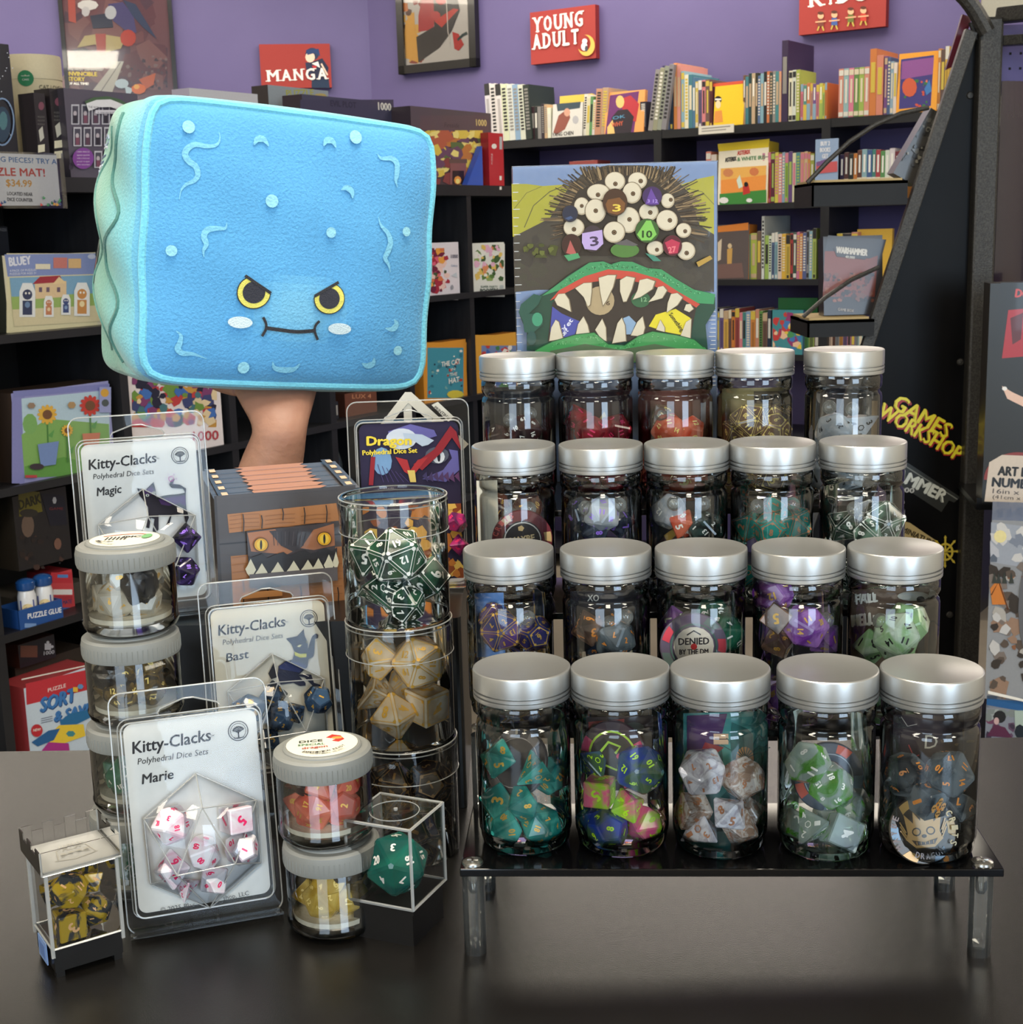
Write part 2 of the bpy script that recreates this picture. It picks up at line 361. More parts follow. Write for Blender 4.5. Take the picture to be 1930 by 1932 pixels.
# ================================================================== LEFT RUN OF CUBE SHELVES
uL = lambda px, py: at_pl(px, py, ML)[0]
zL = [at_pl(66, y, ML)[1] for y in (333, 627, 911, 1182)]; zL.append(zL[-1] - .335); zL.append(FLOOR + .08)
divs = [uL(-55, 420) , uL(212, 430), uL(440, 760), uL(632, 800), uL(770, 500), uL(889, 480), uL(1010, 500)]
divs[0] = uL(12, 1160) - .02
DL = .36
t = thing('cube_shelf', 'long black cube shelf unit along the left filled with puzzles and games', 'shelf', ML)
for k, z in enumerate(zL):
    th = .032 if k == 0 else .018
    b = MB(); b.box(divs[0] - .5, divs[-1] + .02, z - th, z, -DL, 0); b.build('shelf', BLACKW, t)
for i, u in enumerate(divs):
    b = MB(); b.box(u - .012, u + .012, FLOOR, zL[0] - .03, -DL, -.003); b.build('divider', BLACKW, t)
b = MB(); b.box(divs[0] - .5, divs[-1] + .02, FLOOR, zL[0] - .01, -DL - .01, -DL); b.build('back_panel', BLACKW, t)

def fbox(name, label, cat, M, pxL, pxR, top, zb, depth, side, front, draw=None, off=0., yaw=0, m=PRINT, group=None, pyb=None, tilt=0, topcol=None):
    """a printed box standing on a shelf: front face between pixel columns pxL and pxR, top edge at pixel row top, base at height zb of frame M"""
    Mo = M @ T(0, 0, off)
    pm = top + 20
    if zb is None: zb = at_pl(pxL, pyb, Mo)[1]
    pb = pyb if pyb else pm + 60
    x0 = at_pl(pxL, (pm + pb) / 2, Mo)[0]; x1 = at_pl(pxR, (pm + pb) / 2, Mo)[0]; y1 = at_pl((pxL + pxR) / 2, top, Mo)[1]
    w, h = x1 - x0, y1 - zb
    Mf = Mo @ T(x0, zb, 0) @ RY(yaw) @ RX(-tilt)
    t = MB(Matrix()); t.box(0, w, 0, h, -depth, 0, side)
    if topcol: t.c[-4] = topcol                                     # printed top face
    o = t.build(name, m, matrix=Mf); tag(o, label, cat, group)
    c = MB(eps=.0002); c.PL = None; c.z = .0004
    c.rect(.0, .0, w, h, front)
    c.w, c.h = w, h
    if draw:
        c.PL = Mf; draw(c); c.PL = None
    c.build('printed_front', m, o)
    return o, Mf, w, h
def frac(c, f):        # local fraction helper for prints: runs f with coordinates 0..1 over the front
    pl = c.PL; c.PL = None; f(lambda x, y: (x * c.w, y * c.h)); c.PL = pl
# --- printed art, all invented or plain stand-ins, words as they read
def d_poe(c):
    c.blobs(130, 180, 232, 320, [(58, 52, 70), (90, 78, 104), (72, 90, 80)], 14, 3)
    for j, (yy, hh) in enumerate(((197, 38), (240, 36), (285, 32))):
        for i in range(6):
            x = 134 + i * 19 + (3 if j else 0)
            if j == 2 and i < 2: continue
            if i == 4: c.rect(x, yy, 10, hh, (104, 58, 120) if j else (70, 66, 84)); continue
            c.rect(x, yy, 15, hh, (196, 196, 206)); c.rect(x + 2, yy + 3, 11, hh - 5, (74, 72, 88)); c.ell(x + 7, yy + hh * .45, 3.4, 5, (188, 178, 186), 8); c.rect(x + 4, yy + hh * .55, 7, hh * .38, [(40, 36, 48), (128, 70, 92), (96, 60, 80)][(i + j) % 3])
    c.line([(160, 201), (175, 194), (200, 192), (222, 197), (234, 205)], 15, (70, 104, 66)); c.line([(161, 203), (180, 196), (205, 195), (232, 206)], 11, (232, 232, 236))
    c.text('THE WORLD OF EDGAR ALLAN POE', (163, 204), (233, 209), 4, (50, 48, 66)); c.rect(176, 208, 50, 7, (214, 212, 222)); c.text('A 1000 PIECE PUZZLE', (180, 214), (224, 215), 3, (80, 78, 96))
    c.ell(153, 299, 20, 20, (132, 62, 158), 20)
    for k, s_ in enumerate(('1000 PIECE', 'jigsaw puzzle', 'with a fold-out', 'poster to spot', 'the stories')): c.text(s_, (141, 288 + k * 6), (165, 288 + k * 6), 2.6, (226, 214, 232))
def d_spine(c):
    c.ell(0, 0, 0.001, 0.001, BK)
def spine_box(px0, px1, top, lab):
    def d(c):
        w = px1 - px0; x = px0 + w * .5
        c.ell(x, top + 24, w * .26, 8, (126, 66, 84), 10)
        for k in range(3): c.text('PUZZLE', (px0 + w * .2, top + 46 + k * 7), (px1 - w * .2, top + 46 + k * 7), 3, (120, 118, 112))
        c.poly([(x - w * .25, top + 70), (x + w * .1, top + 62), (x + w * .25, top + 84), (x - w * .1, top + 92)], (196, 194, 180))
        for k in range(2): c.poly([(x - w * .3, top + 98 + k * 20), (x + w * .3, top + 96 + k * 20), (x + w * .3, top + 110 + k * 20), (x - w * .3, top + 112 + k * 20)], (222, 216, 186))
    return fbox('puzzle_box', lab, 'puzzle box', ML, px0, px1, top, zL[0], .05, (40, 34, 38), (38, 32, 36), d, off=-.02)
spine_box(67, 88, 176, 'thin dark puzzle box seen by its spine, beside the cream cardboard tube')
spine_box(97, 122, 168, 'dark puzzle box spine touching the grey illustrated mansion puzzle box')
fbox('puzzle_box', 'grey puzzle box with drawn mansion windows and a purple round badge', 'puzzle box', ML, 124, 262, 172, zL[0], .06, (52, 46, 56), (88, 82, 98), d_poe, off=0)
# cream tube
t = thing('puzzle_tube', 'tall cream cardboard puzzle tube with a round green sticker, top left', 'puzzle tube', ML @ T(at_pl(64, 200, ML @ T(0, 0, -.16))[0], zL[0], -.16))
rT = .066; hT = at_pl(64, 109, ML @ T(0, 0, -.16))[1] - zL[0]
b = MB(); b.M = RX(-90); b.lathe([(0, 0), (rT, 0), (rT, hT - .055), (rT * .985, hT - .053), (rT * .985, hT - .051)], 36, (205, 190, 152)); b.build('tube_body', MATTE, t)
b = MB(); b.M = RX(-90); b.lathe([(rT * 1.01, hT - .052), (rT * 1.01, hT - .004), (rT * .99, hT), (0, hT)], 36, (212, 198, 162)); b.build('tube_cap', MATTE, t)
def cyl_print(c, r): c.warp = lambda p: Vector((math.sin(p.x / r - .656) * (r + p.z), p.y, math.cos(p.x / r - .656) * (r + p.z)))
b = MB(eps=.0012); cyl_print(b, rT); b.ell(-.014, hT - .052, .017, .017, (44, 130, 84), 20); b.text('made with', (-.023, hT - .048), (-.005, hT - .048), .003, WH); b.text('CARE', (-.021, hT - .057), (-.007, hT - .057), .004, WH)
b.text('CAT LOVERS', (.012, hT - .075), (.075, hT - .075), .009, (60, 56, 50)); b.text('JIGSAW PUZZLE', (.018, hT - .084), (.07, hT - .084), .004, (90, 84, 70)); b.ell(.048, hT - .105, .012, .005, (90, 84, 70), 10)
b.build('printed_label', MATTE, t)
# navy round puzzle at the left edge
def d_space(c):
    r = random.Random(4)
    for _ in range(30): c.ell(r.uniform(-30, 22), r.uniform(92, 280), 1.2, 1.2, (200, 206, 220), 6)
    c.ring(2, 230, 22, 44, 2.5, (120, 150, 190)); c.ell(2, 235, 16, 34, (34, 62, 88), 16); c.ell(4, 228, 8, 18, (70, 120, 130), 10)
fbox('puzzle_box', 'navy night sky puzzle box with a ringed planet at the left edge', 'puzzle box', ML, -60, 20, 80, zL[0], .06, (20, 22, 30), (22, 25, 38), d_space, off=-.05)
# clear sign holder with the puzzle mat notice
def d_mat(c):
    c.text('LOSING PIECES? TRY A', (-42, 303), (107, 310), 10, (46, 108, 178), .03); c.text('PUZZLE MAT!', (-48, 330), (85, 333), 15, (208, 66, 62), .05)
    c.text('$34.99', (11, 351), (60, 353), 13, (226, 160, 60), .04); c.text('LOCATED NEAR', (13, 368), (61, 370), 6.5, (60, 60, 70), .03); c.text('DICE COUNTER', (13, 379), (61, 381), 6.5, (60, 60, 70), .03)
    r = random.Random(2)
    for i in range(26):
        x = r.choice((r.uniform(-30, 8), r.uniform(66, 110))); y = 386 - abs(r.gauss(0, 7)); q = 3
        col = r.choice([(208, 66, 62), (46, 108, 178), (60, 150, 90), (226, 160, 60), (50, 60, 120)])
        c.rect(x, y, q, q, col); c.ell(x + 3.4, y + 1, 1.4, 1.4, col, 6); c.ell(x + 1, y - 1.2, 1.3, 1.3, col, 6)
o, Mf, w, h = fbox('sign', 'white puzzle mat price sign in a clear holder hanging over the shelf edge', 'sign', ML, -60, 111, 290, None, .002, (215, 215, 220), (222, 224, 232), d_mat, off=.03, pyb=388)
b = MB(); b.prism([(-.005, -.006), (w + .016, -.006), (w + .016, h + .004), (-.005, h + .004)], -.004, .003); b.build('clear_holder', CLEAR, o)
b = MB(); b.box(0, w, h, h + .003, -.06, 0); b.build('holder_lip', CLEAR, o)
# boxes on top behind the plush
def d_v1(c):
    c.rect(566, 188, 176, 50, (62, 60, 88)); c.text('EVIL PLOT', (623, 200), (672, 204), 11, (40, 38, 62), .05); c.text('1000', (713, 207), (738, 209), 14, (226, 224, 214), .06)
fbox('puzzle_box', 'dark blue 1000 piece puzzle box standing behind the blue plush', 'puzzle box', ML, 572, 744, 186, zL[0], .07, (60, 44, 56), (66, 66, 92), d_v1, off=-.10)
def d_white(c): c.text('PUZZLE', (540, 182), (592, 180), 12, (178, 178, 60), .05); c.ell(604, 181, 12, 5, (190, 170, 90), 8)
fbox('puzzle_box', 'pale grey shrink-wrapped puzzle box under the manga sign', 'puzzle box', ML, 508, 621, 166, zL[0], .06, (70, 60, 60), (150, 162, 168), d_white, off=-.22)
fbox('game_box', 'white box top peeking over the back edge of the plush', 'game box', ML, 360, 488, 172, zL[0], .06, (200, 190, 210), (205, 205, 210), off=-.12)
def d_v2(c):
    c.rect(792, 218, 130, 150, (92, 72, 80)); c.text('Fireside', (838, 240), (866, 241), 9, (58, 44, 52), shear=.2); c.text('1000', (898, 237), (918, 238), 12, (226, 200, 120), .05)
    c.rect(800, 246, 110, 108, (74, 52, 60)); c.blobs(800, 246, 910, 354, [(200, 120, 50), (226, 196, 70), (140, 60, 60), (92, 110, 60), (110, 70, 100), (188, 90, 60), (240, 220, 120)], 90, 11, .10, .24)
    c.rect(846, 300, 34, 8, (104, 76, 70)); c.rect(848, 308, 30, 40, (140, 84, 84)); c.rect(852, 322, 22, 26, (50, 28, 28)); c.ell(862, 340, 7, 8, (240, 150, 50), 8); c.ell(862, 342, 4, 5, (250, 226, 120), 8)
fbox('puzzle_box', 'brown 1000 piece puzzle box with a fiery fireside picture', 'puzzle box', ML, 776, 927, 207, zL[0], .07, (60, 44, 52), (84, 72, 80), d_v2, off=-.03)
b = MB(); x, y = at_pl(884, 364, ML); b.prism([(0, 0), (.09, 0), (.09, .12)], -.02, 0, (48, 86, 196)); tag(b.build('card_stand', PRINT, matrix=ML @ T(x, zL[0], -.005)), 'blue triangular card wedge between the fireside puzzle and red box', 'card')
def d_red(c):
    c.ell(932, 276, 5, 5, WH, 8); c.text('PUZZLE', (929, 310), (929, 290), 5, (230, 200, 200))
    c.rect(942, 258, 5, 24, (180, 180, 186)); c.rect(942, 332, 4, 8, WH); c.rect(942, 352, 4, 6, WH)
fbox('game_box', 'narrow bright red box at the far end of the shelf top', 'game box', ML, 922, 950, 251, zL[0], .12, (166, 24, 34), (196, 30, 42), d_red, off=.0)
# row one, first bay: wooden figure puzzle pack (plain stand-in figures)
def d_dogs(c):
    c.rect(12, 478, 172, 150, (222, 214, 170))
    c.poly([(8, 480), (181, 478), (184, 517), (14, 522)], (126, 144, 200)); c.text('BLUEY', (17, 502), (59, 498), 16, (222, 226, 240), .07)
    c.text('4 PACK OF PUZZLES', (18, 513), (68, 511), 4, (214, 220, 236), .03); c.text('PUZZLES FOR AGES 3+', (18, 519), (68, 517), 4, (214, 220, 236), .03); c.rect(100, 486, 26, 20, (206, 120, 110)); c.rect(66, 498, 28, 10, (226, 218, 190)); c.rect(128, 488, 24, 18, (220, 180, 120)); c.ell(172, 484, 8, 5, (190, 200, 226), 8)
    c.poly([(17, 524), (180, 519), (186, 580), (24, 590)], (118, 168, 204)); c.poly([(20, 560), (184, 553), (187, 582), (23, 590)], (152, 184, 96)); c.poly([(22, 584), (186, 576), (189, 606), (26, 616)], (216, 204, 162))
    c.poly([(64, 534), (124, 530), (124, 560), (66, 564)], (226, 196, 150)); c.poly([(60, 536), (74, 522), (112, 520), (118, 532)], (170, 48, 58)); c.poly([(98, 536), (110, 522), (124, 534)], (236, 206, 150))
    for x in (72, 86, 106): c.rect(x, 542, 6, 9, (110, 90, 110))
    r = random.Random(5)
    for x, y, s_, a, b_ in ((50, 598, 1, (52, 62, 96), (104, 134, 176)), (90, 598, .62, (204, 128, 86), (236, 206, 160)), (122, 594, .60, (60, 78, 130), (130, 160, 200)), (152, 596, .98, (206, 140, 70), (236, 216, 160))):
        w_ = 15 * s_; h_ = 64 * s_
        c.poly([(x - w_, y), (x + w_, y), (x + w_, y - h_ * .75), (x + w_ * .6, y - h_), (x - w_ * .6, y - h_), (x - w_, y - h_ * .75)], (228, 232, 232))
        c.rect(x - w_ * .6, y - 4, w_ * 1.2, -h_ * .42, a); c.ell(x, y - h_ * .66, w_ * .62, w_ * .66, a, 12); c.ell(x, y - h_ * .36, w_ * .34, w_ * .4, b_, 10); c.ell(x - w_ * .2, y - h_ * .7, w_ * .14, w_ * .16, WH, 6); c.ell(x + w_ * .22, y - h_ * .7, w_ * .14, w_ * .16, WH, 6)
fbox('puzzle_box', 'pale blue and cream figure puzzle pack with a cartoon house', 'puzzle box', ML, 8, 191, 479, zL[1], .05, (70, 72, 60), (214, 208, 176), d_dogs, off=-.05, yaw=0)
fbox('game_box', 'dark navy box standing in the shelf behind the figure puzzle pack', 'game box', ML, -60, 18, 428, zL[1], .05, (90, 90, 86), (30, 34, 50), lambda c: c.text('PUZZLE', (0, 436), (12, 436), 5, (170, 175, 190)), off=-.22)
# row two
def d_dolls(c):
    c.rect(22, 742, 24, 170, (126, 130, 196)); c.poly([(24, 738), (206, 724), (206, 734), (26, 750)], (120, 126, 192)); c.poly([(40, 752), (205, 736), (208, 890), (46, 900)], (176, 206, 226))
    c.poly([(40, 820), (90, 790), (205, 800), (208, 890), (46, 900)], (126, 178, 92)); c.poly([(46, 880), (120, 862), (208, 884), (208, 894), (46, 902)], (96, 160, 70)); c.ell(56, 800, 14, 20, (120, 176, 96), 10)
    # plain potted sunflowers and tulips
    for x, y, q in ((88, 782, 18), (168, 765, 19), (124, 812, 11)):
        c.line([(x, y), (x + 2, y + 60)], 3, (70, 130, 60)); c.poly([(x + 1, y + 40), (x + 14, y + 28), (x + 10, y + 44)], (90, 160, 80))
        for a in range(0, 360, 30): c.ell(x + q * .72 * math.cos(math.radians(a)), y + q * .72 * math.sin(math.radians(a)), q * .34, q * .2, (206, 62, 52) if q > 18 else (230, 178, 60), 8, rot=a)
        c.ell(x, y, q * .5, q * .5, (120, 78, 50), 14)
    c.poly([(68, 838), (108, 832), (102, 876), (74, 880)], (110, 140, 200)); c.poly([(152, 818), (186, 816), (182, 850), (156, 852)], (206, 120, 90))
    c.ell(56, 765, 8, 6, (150, 126, 104), 6); c.ell(132, 764, 8, 7, (176, 142, 96), 6); c.ell(66, 880, 14, 6, (60, 50, 60), 10)
    c.rect(184, 730, 22, 48, (150, 158, 210)); c.ell(194, 741, 8, 8, (218, 164, 56), 10); c.ell(195, 760, 7, 7, (80, 90, 90), 10)
    c.text('PUZZLE', (150, 893), (198, 890), 6, (120, 60, 90), .03); c.rect(44, 896, 22, 5, (190, 60, 70))
fbox('puzzle_box', 'lilac bordered garden puzzle box, front of the stack above the glue', 'puzzle box', ML, 24, 209, 730, zL[2], .095, (66, 52, 44), (142, 146, 204), d_dolls, off=-.02, topcol=(150, 146, 150))
fbox('puzzle_box', 'thin puzzle box tucked behind the lilac bordered garden puzzle', 'puzzle box', ML, -70, 18, 742, zL[2], .12, (40, 34, 32), (60, 50, 44), off=-.13)
b = MB(); b.box(0, .032, 0, .10, -.03, 0, (176, 130, 104)); b.box(.004, .028, .004, .02, 0, .001, (120, 130, 170)); b.box(.004, .028, .05, .08, 0, .001, (84, 64, 60))
x, y = at_pl(37, 694, ML @ T(0, 0, -.14)); tag(b.build('small_box', PRINT, matrix=ML @ T(x, zL[2] + .001, -.14)), 'small tall patterned box above the garden puzzle stack', 'box')
# row three: thriller game box, glue
def d_dark(c):
    c.poly([(34, 925), (74, 928), (80, 965), (36, 975)], (104, 96, 22)); c.text('DARK', (36, 962), (78, 948), 18, (40, 38, 18), .06)
    c.ell(52, 992, 12, 22, (104, 84, 72), 12); c.ell(54, 968, 18, 8, (46, 42, 36), 10); c.blobs(36, 1010, 120, 1075, [(44, 34, 32), (70, 48, 42), (28, 26, 30)], 20, 7); c.poly([(76, 930), (120, 935), (126, 990), (94, 992)], (24, 26, 40)); c.ell(102, 944, 4, 7, (170, 172, 180), 6); c.ell(108, 1026, 7, 11, (120, 84, 70), 10); c.text('GAME', (92, 962), (118, 962), 5, (120, 40, 44))
fbox('game_box', 'dark thriller game box with a hooded face in the glue cell', 'game box', ML, 30, 132, 926, None, .16, (66, 60, 52), (34, 32, 34), d_dark, off=-.06, pyb=1080, topcol=(96, 92, 86))
b = MB(); b.box(0, .2, 0, .05, -.14, 0, (70, 66, 60)); x, y = at_pl(30, 1080, ML @ T(0, 0, -.06))
tag(b.build('box', MATTE, matrix=ML @ T(x, zL[3] + .001, -.07)), 'flat brown carton under the dark thriller game box', 'box'); bpy.context.scene.objects[-1] if False else None
def d_rb(c):
    c.rect(96, 1080, 40, 20, (196, 40, 56)); c.rect(108, 1084, 20, 6, (70, 130, 206)); c.rect(100, 1112, 36, 10, (226, 226, 230)); c.rect(100, 1124, 36, 8, (180, 46, 60)); c.text('MATE', (118, 1140), (135, 1138), 7, (40, 60, 120), .04); c.rect(116, 1146, 20, 8, (70, 100, 180))
fbox('glue_box', 'red, white and blue box beside the puzzle glue tray', 'box', ML, 98, 140, 1078, zL[3], .08, (160, 40, 50), (206, 60, 70), d_rb, off=-.06)
for i, (px, lab) in enumerate(((47, 'white puzzle glue bottle with a blue cap, left in its tray'), (80, 'white puzzle glue bottle with a blue cap, right in its tray'))):
    x, y = at_pl(px, 1150, ML @ T(0, 0, -.04)); t = thing('glue_bottle', lab, 'bottle', ML @ T(x, zL[3] + .003, -.03) @ RX(-90))
    b = MB(); b.lathe([(0, 0), (.019, 0), (.02, .004), (.02, .062), (.017, .074), (.012, .078)], 20, (222, 226, 232)); b.build('bottle_body', GLOSS, t)
    b = MB(); b.lathe([(.019, .076), (.021, .08), (.021, .093), (.016, .098), (.006, .101), (0, .101)], 20, (22, 74, 146)); b.build('cap', GLOSS, t)
    b = MB(eps=.001); b.M = RX(90); cyl_print(b, .0202); b.rect(-.015, .02, .03, .035, (50, 66, 140)); b.ell(0, .038, .011, .010, (228, 206, 150), 14); b.text('glue', (-.007, .036), (.007, .036), .005, (40, 30, 70), .03); b.build('label_print', PRINT, t)
def d_tray(c): c.text('PUZZLE GLUE', (52, 1168), (116, 1155), 10, (226, 232, 240), .05); c.rect(46, 1176, 22, 8, (110, 150, 210)); c.ell(100, 1172, 10, 4, (34, 70, 150), 7)
x0, _ = at_pl(39, 1165, ML); x1, _ = at_pl(122, 1165, ML)
o, Mf, w, h = fbox('display_tray', 'blue cardboard puzzle glue tray holding two bottles', 'tray', ML, 38, 122, 1140, zL[3], .004, (24, 68, 140), (26, 78, 156), d_tray, off=-.005)
b = MB(); b.box(0, .003, 0, h, -.06, 0, (24, 68, 140)); b.box(w - .003, w, 0, h, -.06, 0, (24, 68, 140)); b.box(0, w, 0, .0015, -.06, 0, (24, 68, 140)); b.box(0, w, 0, h * 1.1, -.062, -.06, (24, 68, 140)); b.build('tray_walls', PRINT, o)
# row four: small dark puzzle box, sort and save box
fbox('puzzle_box', 'small black puzzle box with a white jigsaw piece, above the sort tray box', 'puzzle box', ML, 36, 106, 1206, None, .12, (100, 62, 50), (26, 28, 42), lambda c: (c.rect(84, 1214, 12, 12, (200, 210, 224)), c.ell(90, 1212, 3, 3, (200, 210, 224), 8), c.ell(98, 1220, 3, 3, (200, 210, 224), 8), c.text('1000', (82, 1236), (102, 1233), 7, (200, 210, 224), .03), c.rect(38, 1218, 32, 22, (120, 74, 62))), off=-.1, pyb=1262, topcol=(150, 130, 110))
x, y = at_pl(36, 1262, ML @ T(0, 0, -.1)); zz = y - zL[3] + .335
b = MB(); b.box(0, .2, 0, y - zL[4] - .002, -.13, 0, (60, 50, 44)); tag(b.build('box', MATTE, matrix=ML @ T(x, zL[4] + .001, -.115)), 'plain brown carton behind the red sort tray box', 'box')
def d_sort(c):
    c.poly([(48, 1290), (170, 1262), (172, 1300), (50, 1330)], (204, 44, 58)); c.poly([(50, 1330), (172, 1300), (176, 1420), (58, 1420)], (196, 216, 236))
    c.text('PUZZLE', (90, 1306), (124, 1296), 7, (236, 214, 216), .04); c.line([(40, 1282), (170, 1254)], 2, WH)
    for dx, dy, cc in ((1.5, 1.5, (20, 60, 130)), (0, 0, (52, 122, 200))): c.text('SORT', (74 + dx, 1344 + dy), (142 + dx, 1322 + dy), 26, cc, .09, .15); c.text('& SAVE', (100 + dx, 1362 + dy), (170 + dx, 1344 + dy), 19, cc, .09, .15)
    for k in range(3): c.line([(76, 1356 + k * 4), (98, 1351 + k * 4)], 1, (90, 100, 130))
    c.poly([(112, 1360), (130, 1346), (168, 1338), (172, 1352), (140, 1368), (114, 1372)], (30, 110, 170)); c.poly([(90, 1388), (110, 1368), (156, 1366), (160, 1388), (120, 1402), (92, 1400)], (240, 206, 50)); c.ell(132, 1384, 9, 6, (60, 140, 150), 6)
    c.poly([(58, 1400), (90, 1378), (112, 1374), (100, 1396), (70, 1408)], (30, 96, 160)); c.poly([(74, 1420), (90, 1400), (128, 1402), (130, 1420)], (176, 40, 140)); c.ell(68, 1378, 11, 12, (200, 36, 50), 14); c.text('NEW!', (61, 1380), (75, 1378), 5, WH, .03); c.ell(150, 1295, 6, 5, (90, 150, 210), 6); c.rect(136, 1296, 9, 9, (240, 190, 60))
fbox('sort_tray_box', 'red, white and blue puzzle sorting tray box at the lower left', 'box', ML, 47, 182, 1275, zL[4], .09, (206, 70, 76), (196, 216, 236), d_sort, off=-.02, topcol=(196, 90, 90))
# bay two, row two: collage puzzle
def d_col(c):
    c.rect(240, 682, 170, 158, (232, 222, 222)); c.blobs(248, 690, 408, 806, [(60, 70, 120), (206, 150, 60), (70, 120, 130), (200, 60, 60), (110, 150, 60), (230, 206, 160), (40, 40, 60), (130, 60, 110), (60, 110, 190)], 150, 21, .07, .2); c.text('1000', (362, 832), (411, 829), 18, (190, 60, 70), .04)
fbox('puzzle_box', 'white edged collage puzzle box behind the magic cat dice pack', 'puzzle box', ML, 236, 415, 684, zL[2], .05, (210, 200, 200), (232, 222, 222), d_col, off=-.01)
# small things in the middle bays
fbox('small_box', 'small brown game box peeking out below the plush', 'game box', ML, 652, 712, 738, zL[2], .1, (70, 40, 30), (116, 66, 46), lambda c: c.text('LUX 4', (664, 752), (700, 751), 8, (200, 130, 90), .04), off=-.05)
b = MB(); b.box(0, .03, 0, .05, -.02, 0, (36, 40, 46)); b.box(.004, .026, .012, .04, 0, .001, (170, 166, 160)); x, y = at_pl(626, 786, ML @ T(0, 0, -.04))
tag(b.build('small_box', PRINT, matrix=ML @ T(x, zL[2] + .001, -.04)), 'tiny dark box with a pale square label right of the wrist', 'box')
t = thing('bottle', 'small dark bottle with a round cream label right of the forearm', 'bottle', ML @ T(at_pl(630, 860, ML @ T(0, 0, -.05))[0], zL[3] + .001, -.05) @ RX(-90))
b = MB(); b.lathe([(0, 0), (.022, 0), (.023, .01), (.023, .19), (.016, .22), (.009, .23), (.009, .26), (0, .26)], 18, (44, 54, 60)); b.build('bottle_body', GLOSS, t)
b = MB(eps=.001); b.M = RX(90); cyl_print(b, .0232); b.ell(0, .150, .018, .020, (216, 200, 150), 16); b.ell(0, .150, .012, .013, (190, 140, 90), 12); b.rect(-.016, .10, .032, .018, (190, 200, 190)); b.build('label_print', PRINT, t)
# far bays
def d_fl(c):
    c.rect(800, 460, 64, 106, (222, 214, 222)); c.blobs(796, 468, 848, 560, [(176, 40, 60), (226, 120, 70), (236, 196, 186), (120, 30, 60), (226, 90, 120), (240, 160, 60), (70, 90, 60)], 60, 5, .1, .25); c.text('1000', (850, 487), (863, 487), 7, (60, 60, 90), .03); c.text('Gallery', (850, 503), (862, 503), 4, (90, 130, 170)); c.poly([(850, 520), (860, 514), (862, 524)], (190, 200, 210)); c.ell(852, 542, 3, 5, (150, 150, 160), 6)
fbox('puzzle_box', 'white puzzle box with a red and orange flower picture, right of the plush', 'puzzle box', ML, 786, 866, 458, zL[1], .05, (200, 200, 206), (222, 216, 224), d_fl, off=-.02)
def d_po(c):
    c.rect(892, 460, 60, 100, (220, 222, 214)); c.blobs(894, 462, 950, 530, [(90, 130, 60), (60, 96, 50), (226, 190, 90), (226, 226, 216), (226, 140, 90), (226, 170, 200), (140, 170, 90)], 60, 9, .08, .2)
    c.text('SUPER PARTY', (906, 543), (938, 543), 4, (50, 90, 70), .03); c.text('POOPERS', (905, 553), (939, 552), 8, (44, 66, 56), .07); c.rect(942, 538, 7, 6, (180, 190, 190))
fbox('puzzle_box', 'white puzzle box with a crowd of animals in a garden, POOPERS below', 'puzzle box', ML, 892, 952, 458, zL[1], .05, (206, 208, 200), (224, 226, 218), d_po, off=-.02)
def d_cat(c):
    c.rect(800, 646, 80, 100, (224, 146, 40)); c.rect(806, 656, 68, 95, (60, 146, 168)); c.blobs(808, 660, 872, 744, [(50, 120, 140), (180, 60, 50), (226, 226, 216), (40, 60, 80), (120, 170, 170)], 34, 3, .04, .09)
    c.text('THE CAT', (832, 692), (868, 686), 9, WH, .05); c.text('IN', (850, 700), (858, 698), 5, WH); c.text('THE', (848, 710), (862, 708), 6, WH, .03); c.text('HAT', (846, 724), (866, 720), 10, WH, .05); c.ell(858, 744, 16, 8, (220, 200, 60), 10)
fbox('puzzle_box', 'teal puzzle box with an orange frame reading the cat in the hat', 'puzzle box', ML, 798, 880, 645, zL[2], .05, (196, 120, 30), (224, 146, 40), d_cat, off=-.02)
def d_or(c): c.rect(894, 632, 78, 112, (226, 160, 50)); c.rect(908, 652, 66, 80, (110, 130, 180)); c.blobs(908, 652, 972, 732, [(200, 60, 60), (230, 226, 220), (60, 100, 180), (230, 180, 60), (70, 130, 80)], 40, 6, .08, .2)
fbox('puzzle_box', 'orange framed puzzle box directly behind the top left jar', 'puzzle box', ML, 894, 975, 632, zL[2], .05, (196, 120, 30), (226, 160, 50), d_or, off=-.02)

# ================================================================== WALL POSTERS AND SIGNS
def wall_plaque(name, label, cat, M, c4, thick, side, front, draw, m=MATTE, part='printed_front'):
    """a flat board hung on wall frame M, its corners given in pixels"""
    Mo = M @ T(0, 0, thick); x0 = at_pl(c4[0], (c4[2] + c4[3]) / 2, Mo)[0]; x1 = at_pl(c4[1], (c4[2] + c4[3]) / 2, Mo)[0]
    y1 = at_pl((c4[0] + c4[1]) / 2, c4[2], Mo)[1]; y0 = at_pl((c4[0] + c4[1]) / 2, c4[3], Mo)[1]
    Mf = M @ T(x0, y0, thick); w, h = x1 - x0, y1 - y0
    b = MB(); b.box(0, w, 0, h, -thick + .001, 0, side); o = b.build(name, m, matrix=Mf); tag(o, label, cat)
    c = MB(eps=.0003); c.z = .001; c.rect(0, 0, w, h, front); c.w, c.h = w, h; c.PL = Mf; draw(c); c.PL = None; c.build(part, m, o)
    return o, Mf, w, h
RED = (160, 52, 48)
STEMS = {'M': ((.06, .94), (.06, .94)), 'A': ((.06, .94), ()), 'N': ((.1,), (.08, .92)), 'Y': ((.5,), (.06, .94)), 'U': ((), (.1, .9)), 'D': ((.1,), (.1,)), 'L': ((.12,), (.12,)), 'T': ((.5,), ()), 'K': ((.1, .92), (.1, .88)), 'I': ((.5,), (.5,)), 'G': ((), (.9,)), 'O': ((), ()), 'S': ((), ())}
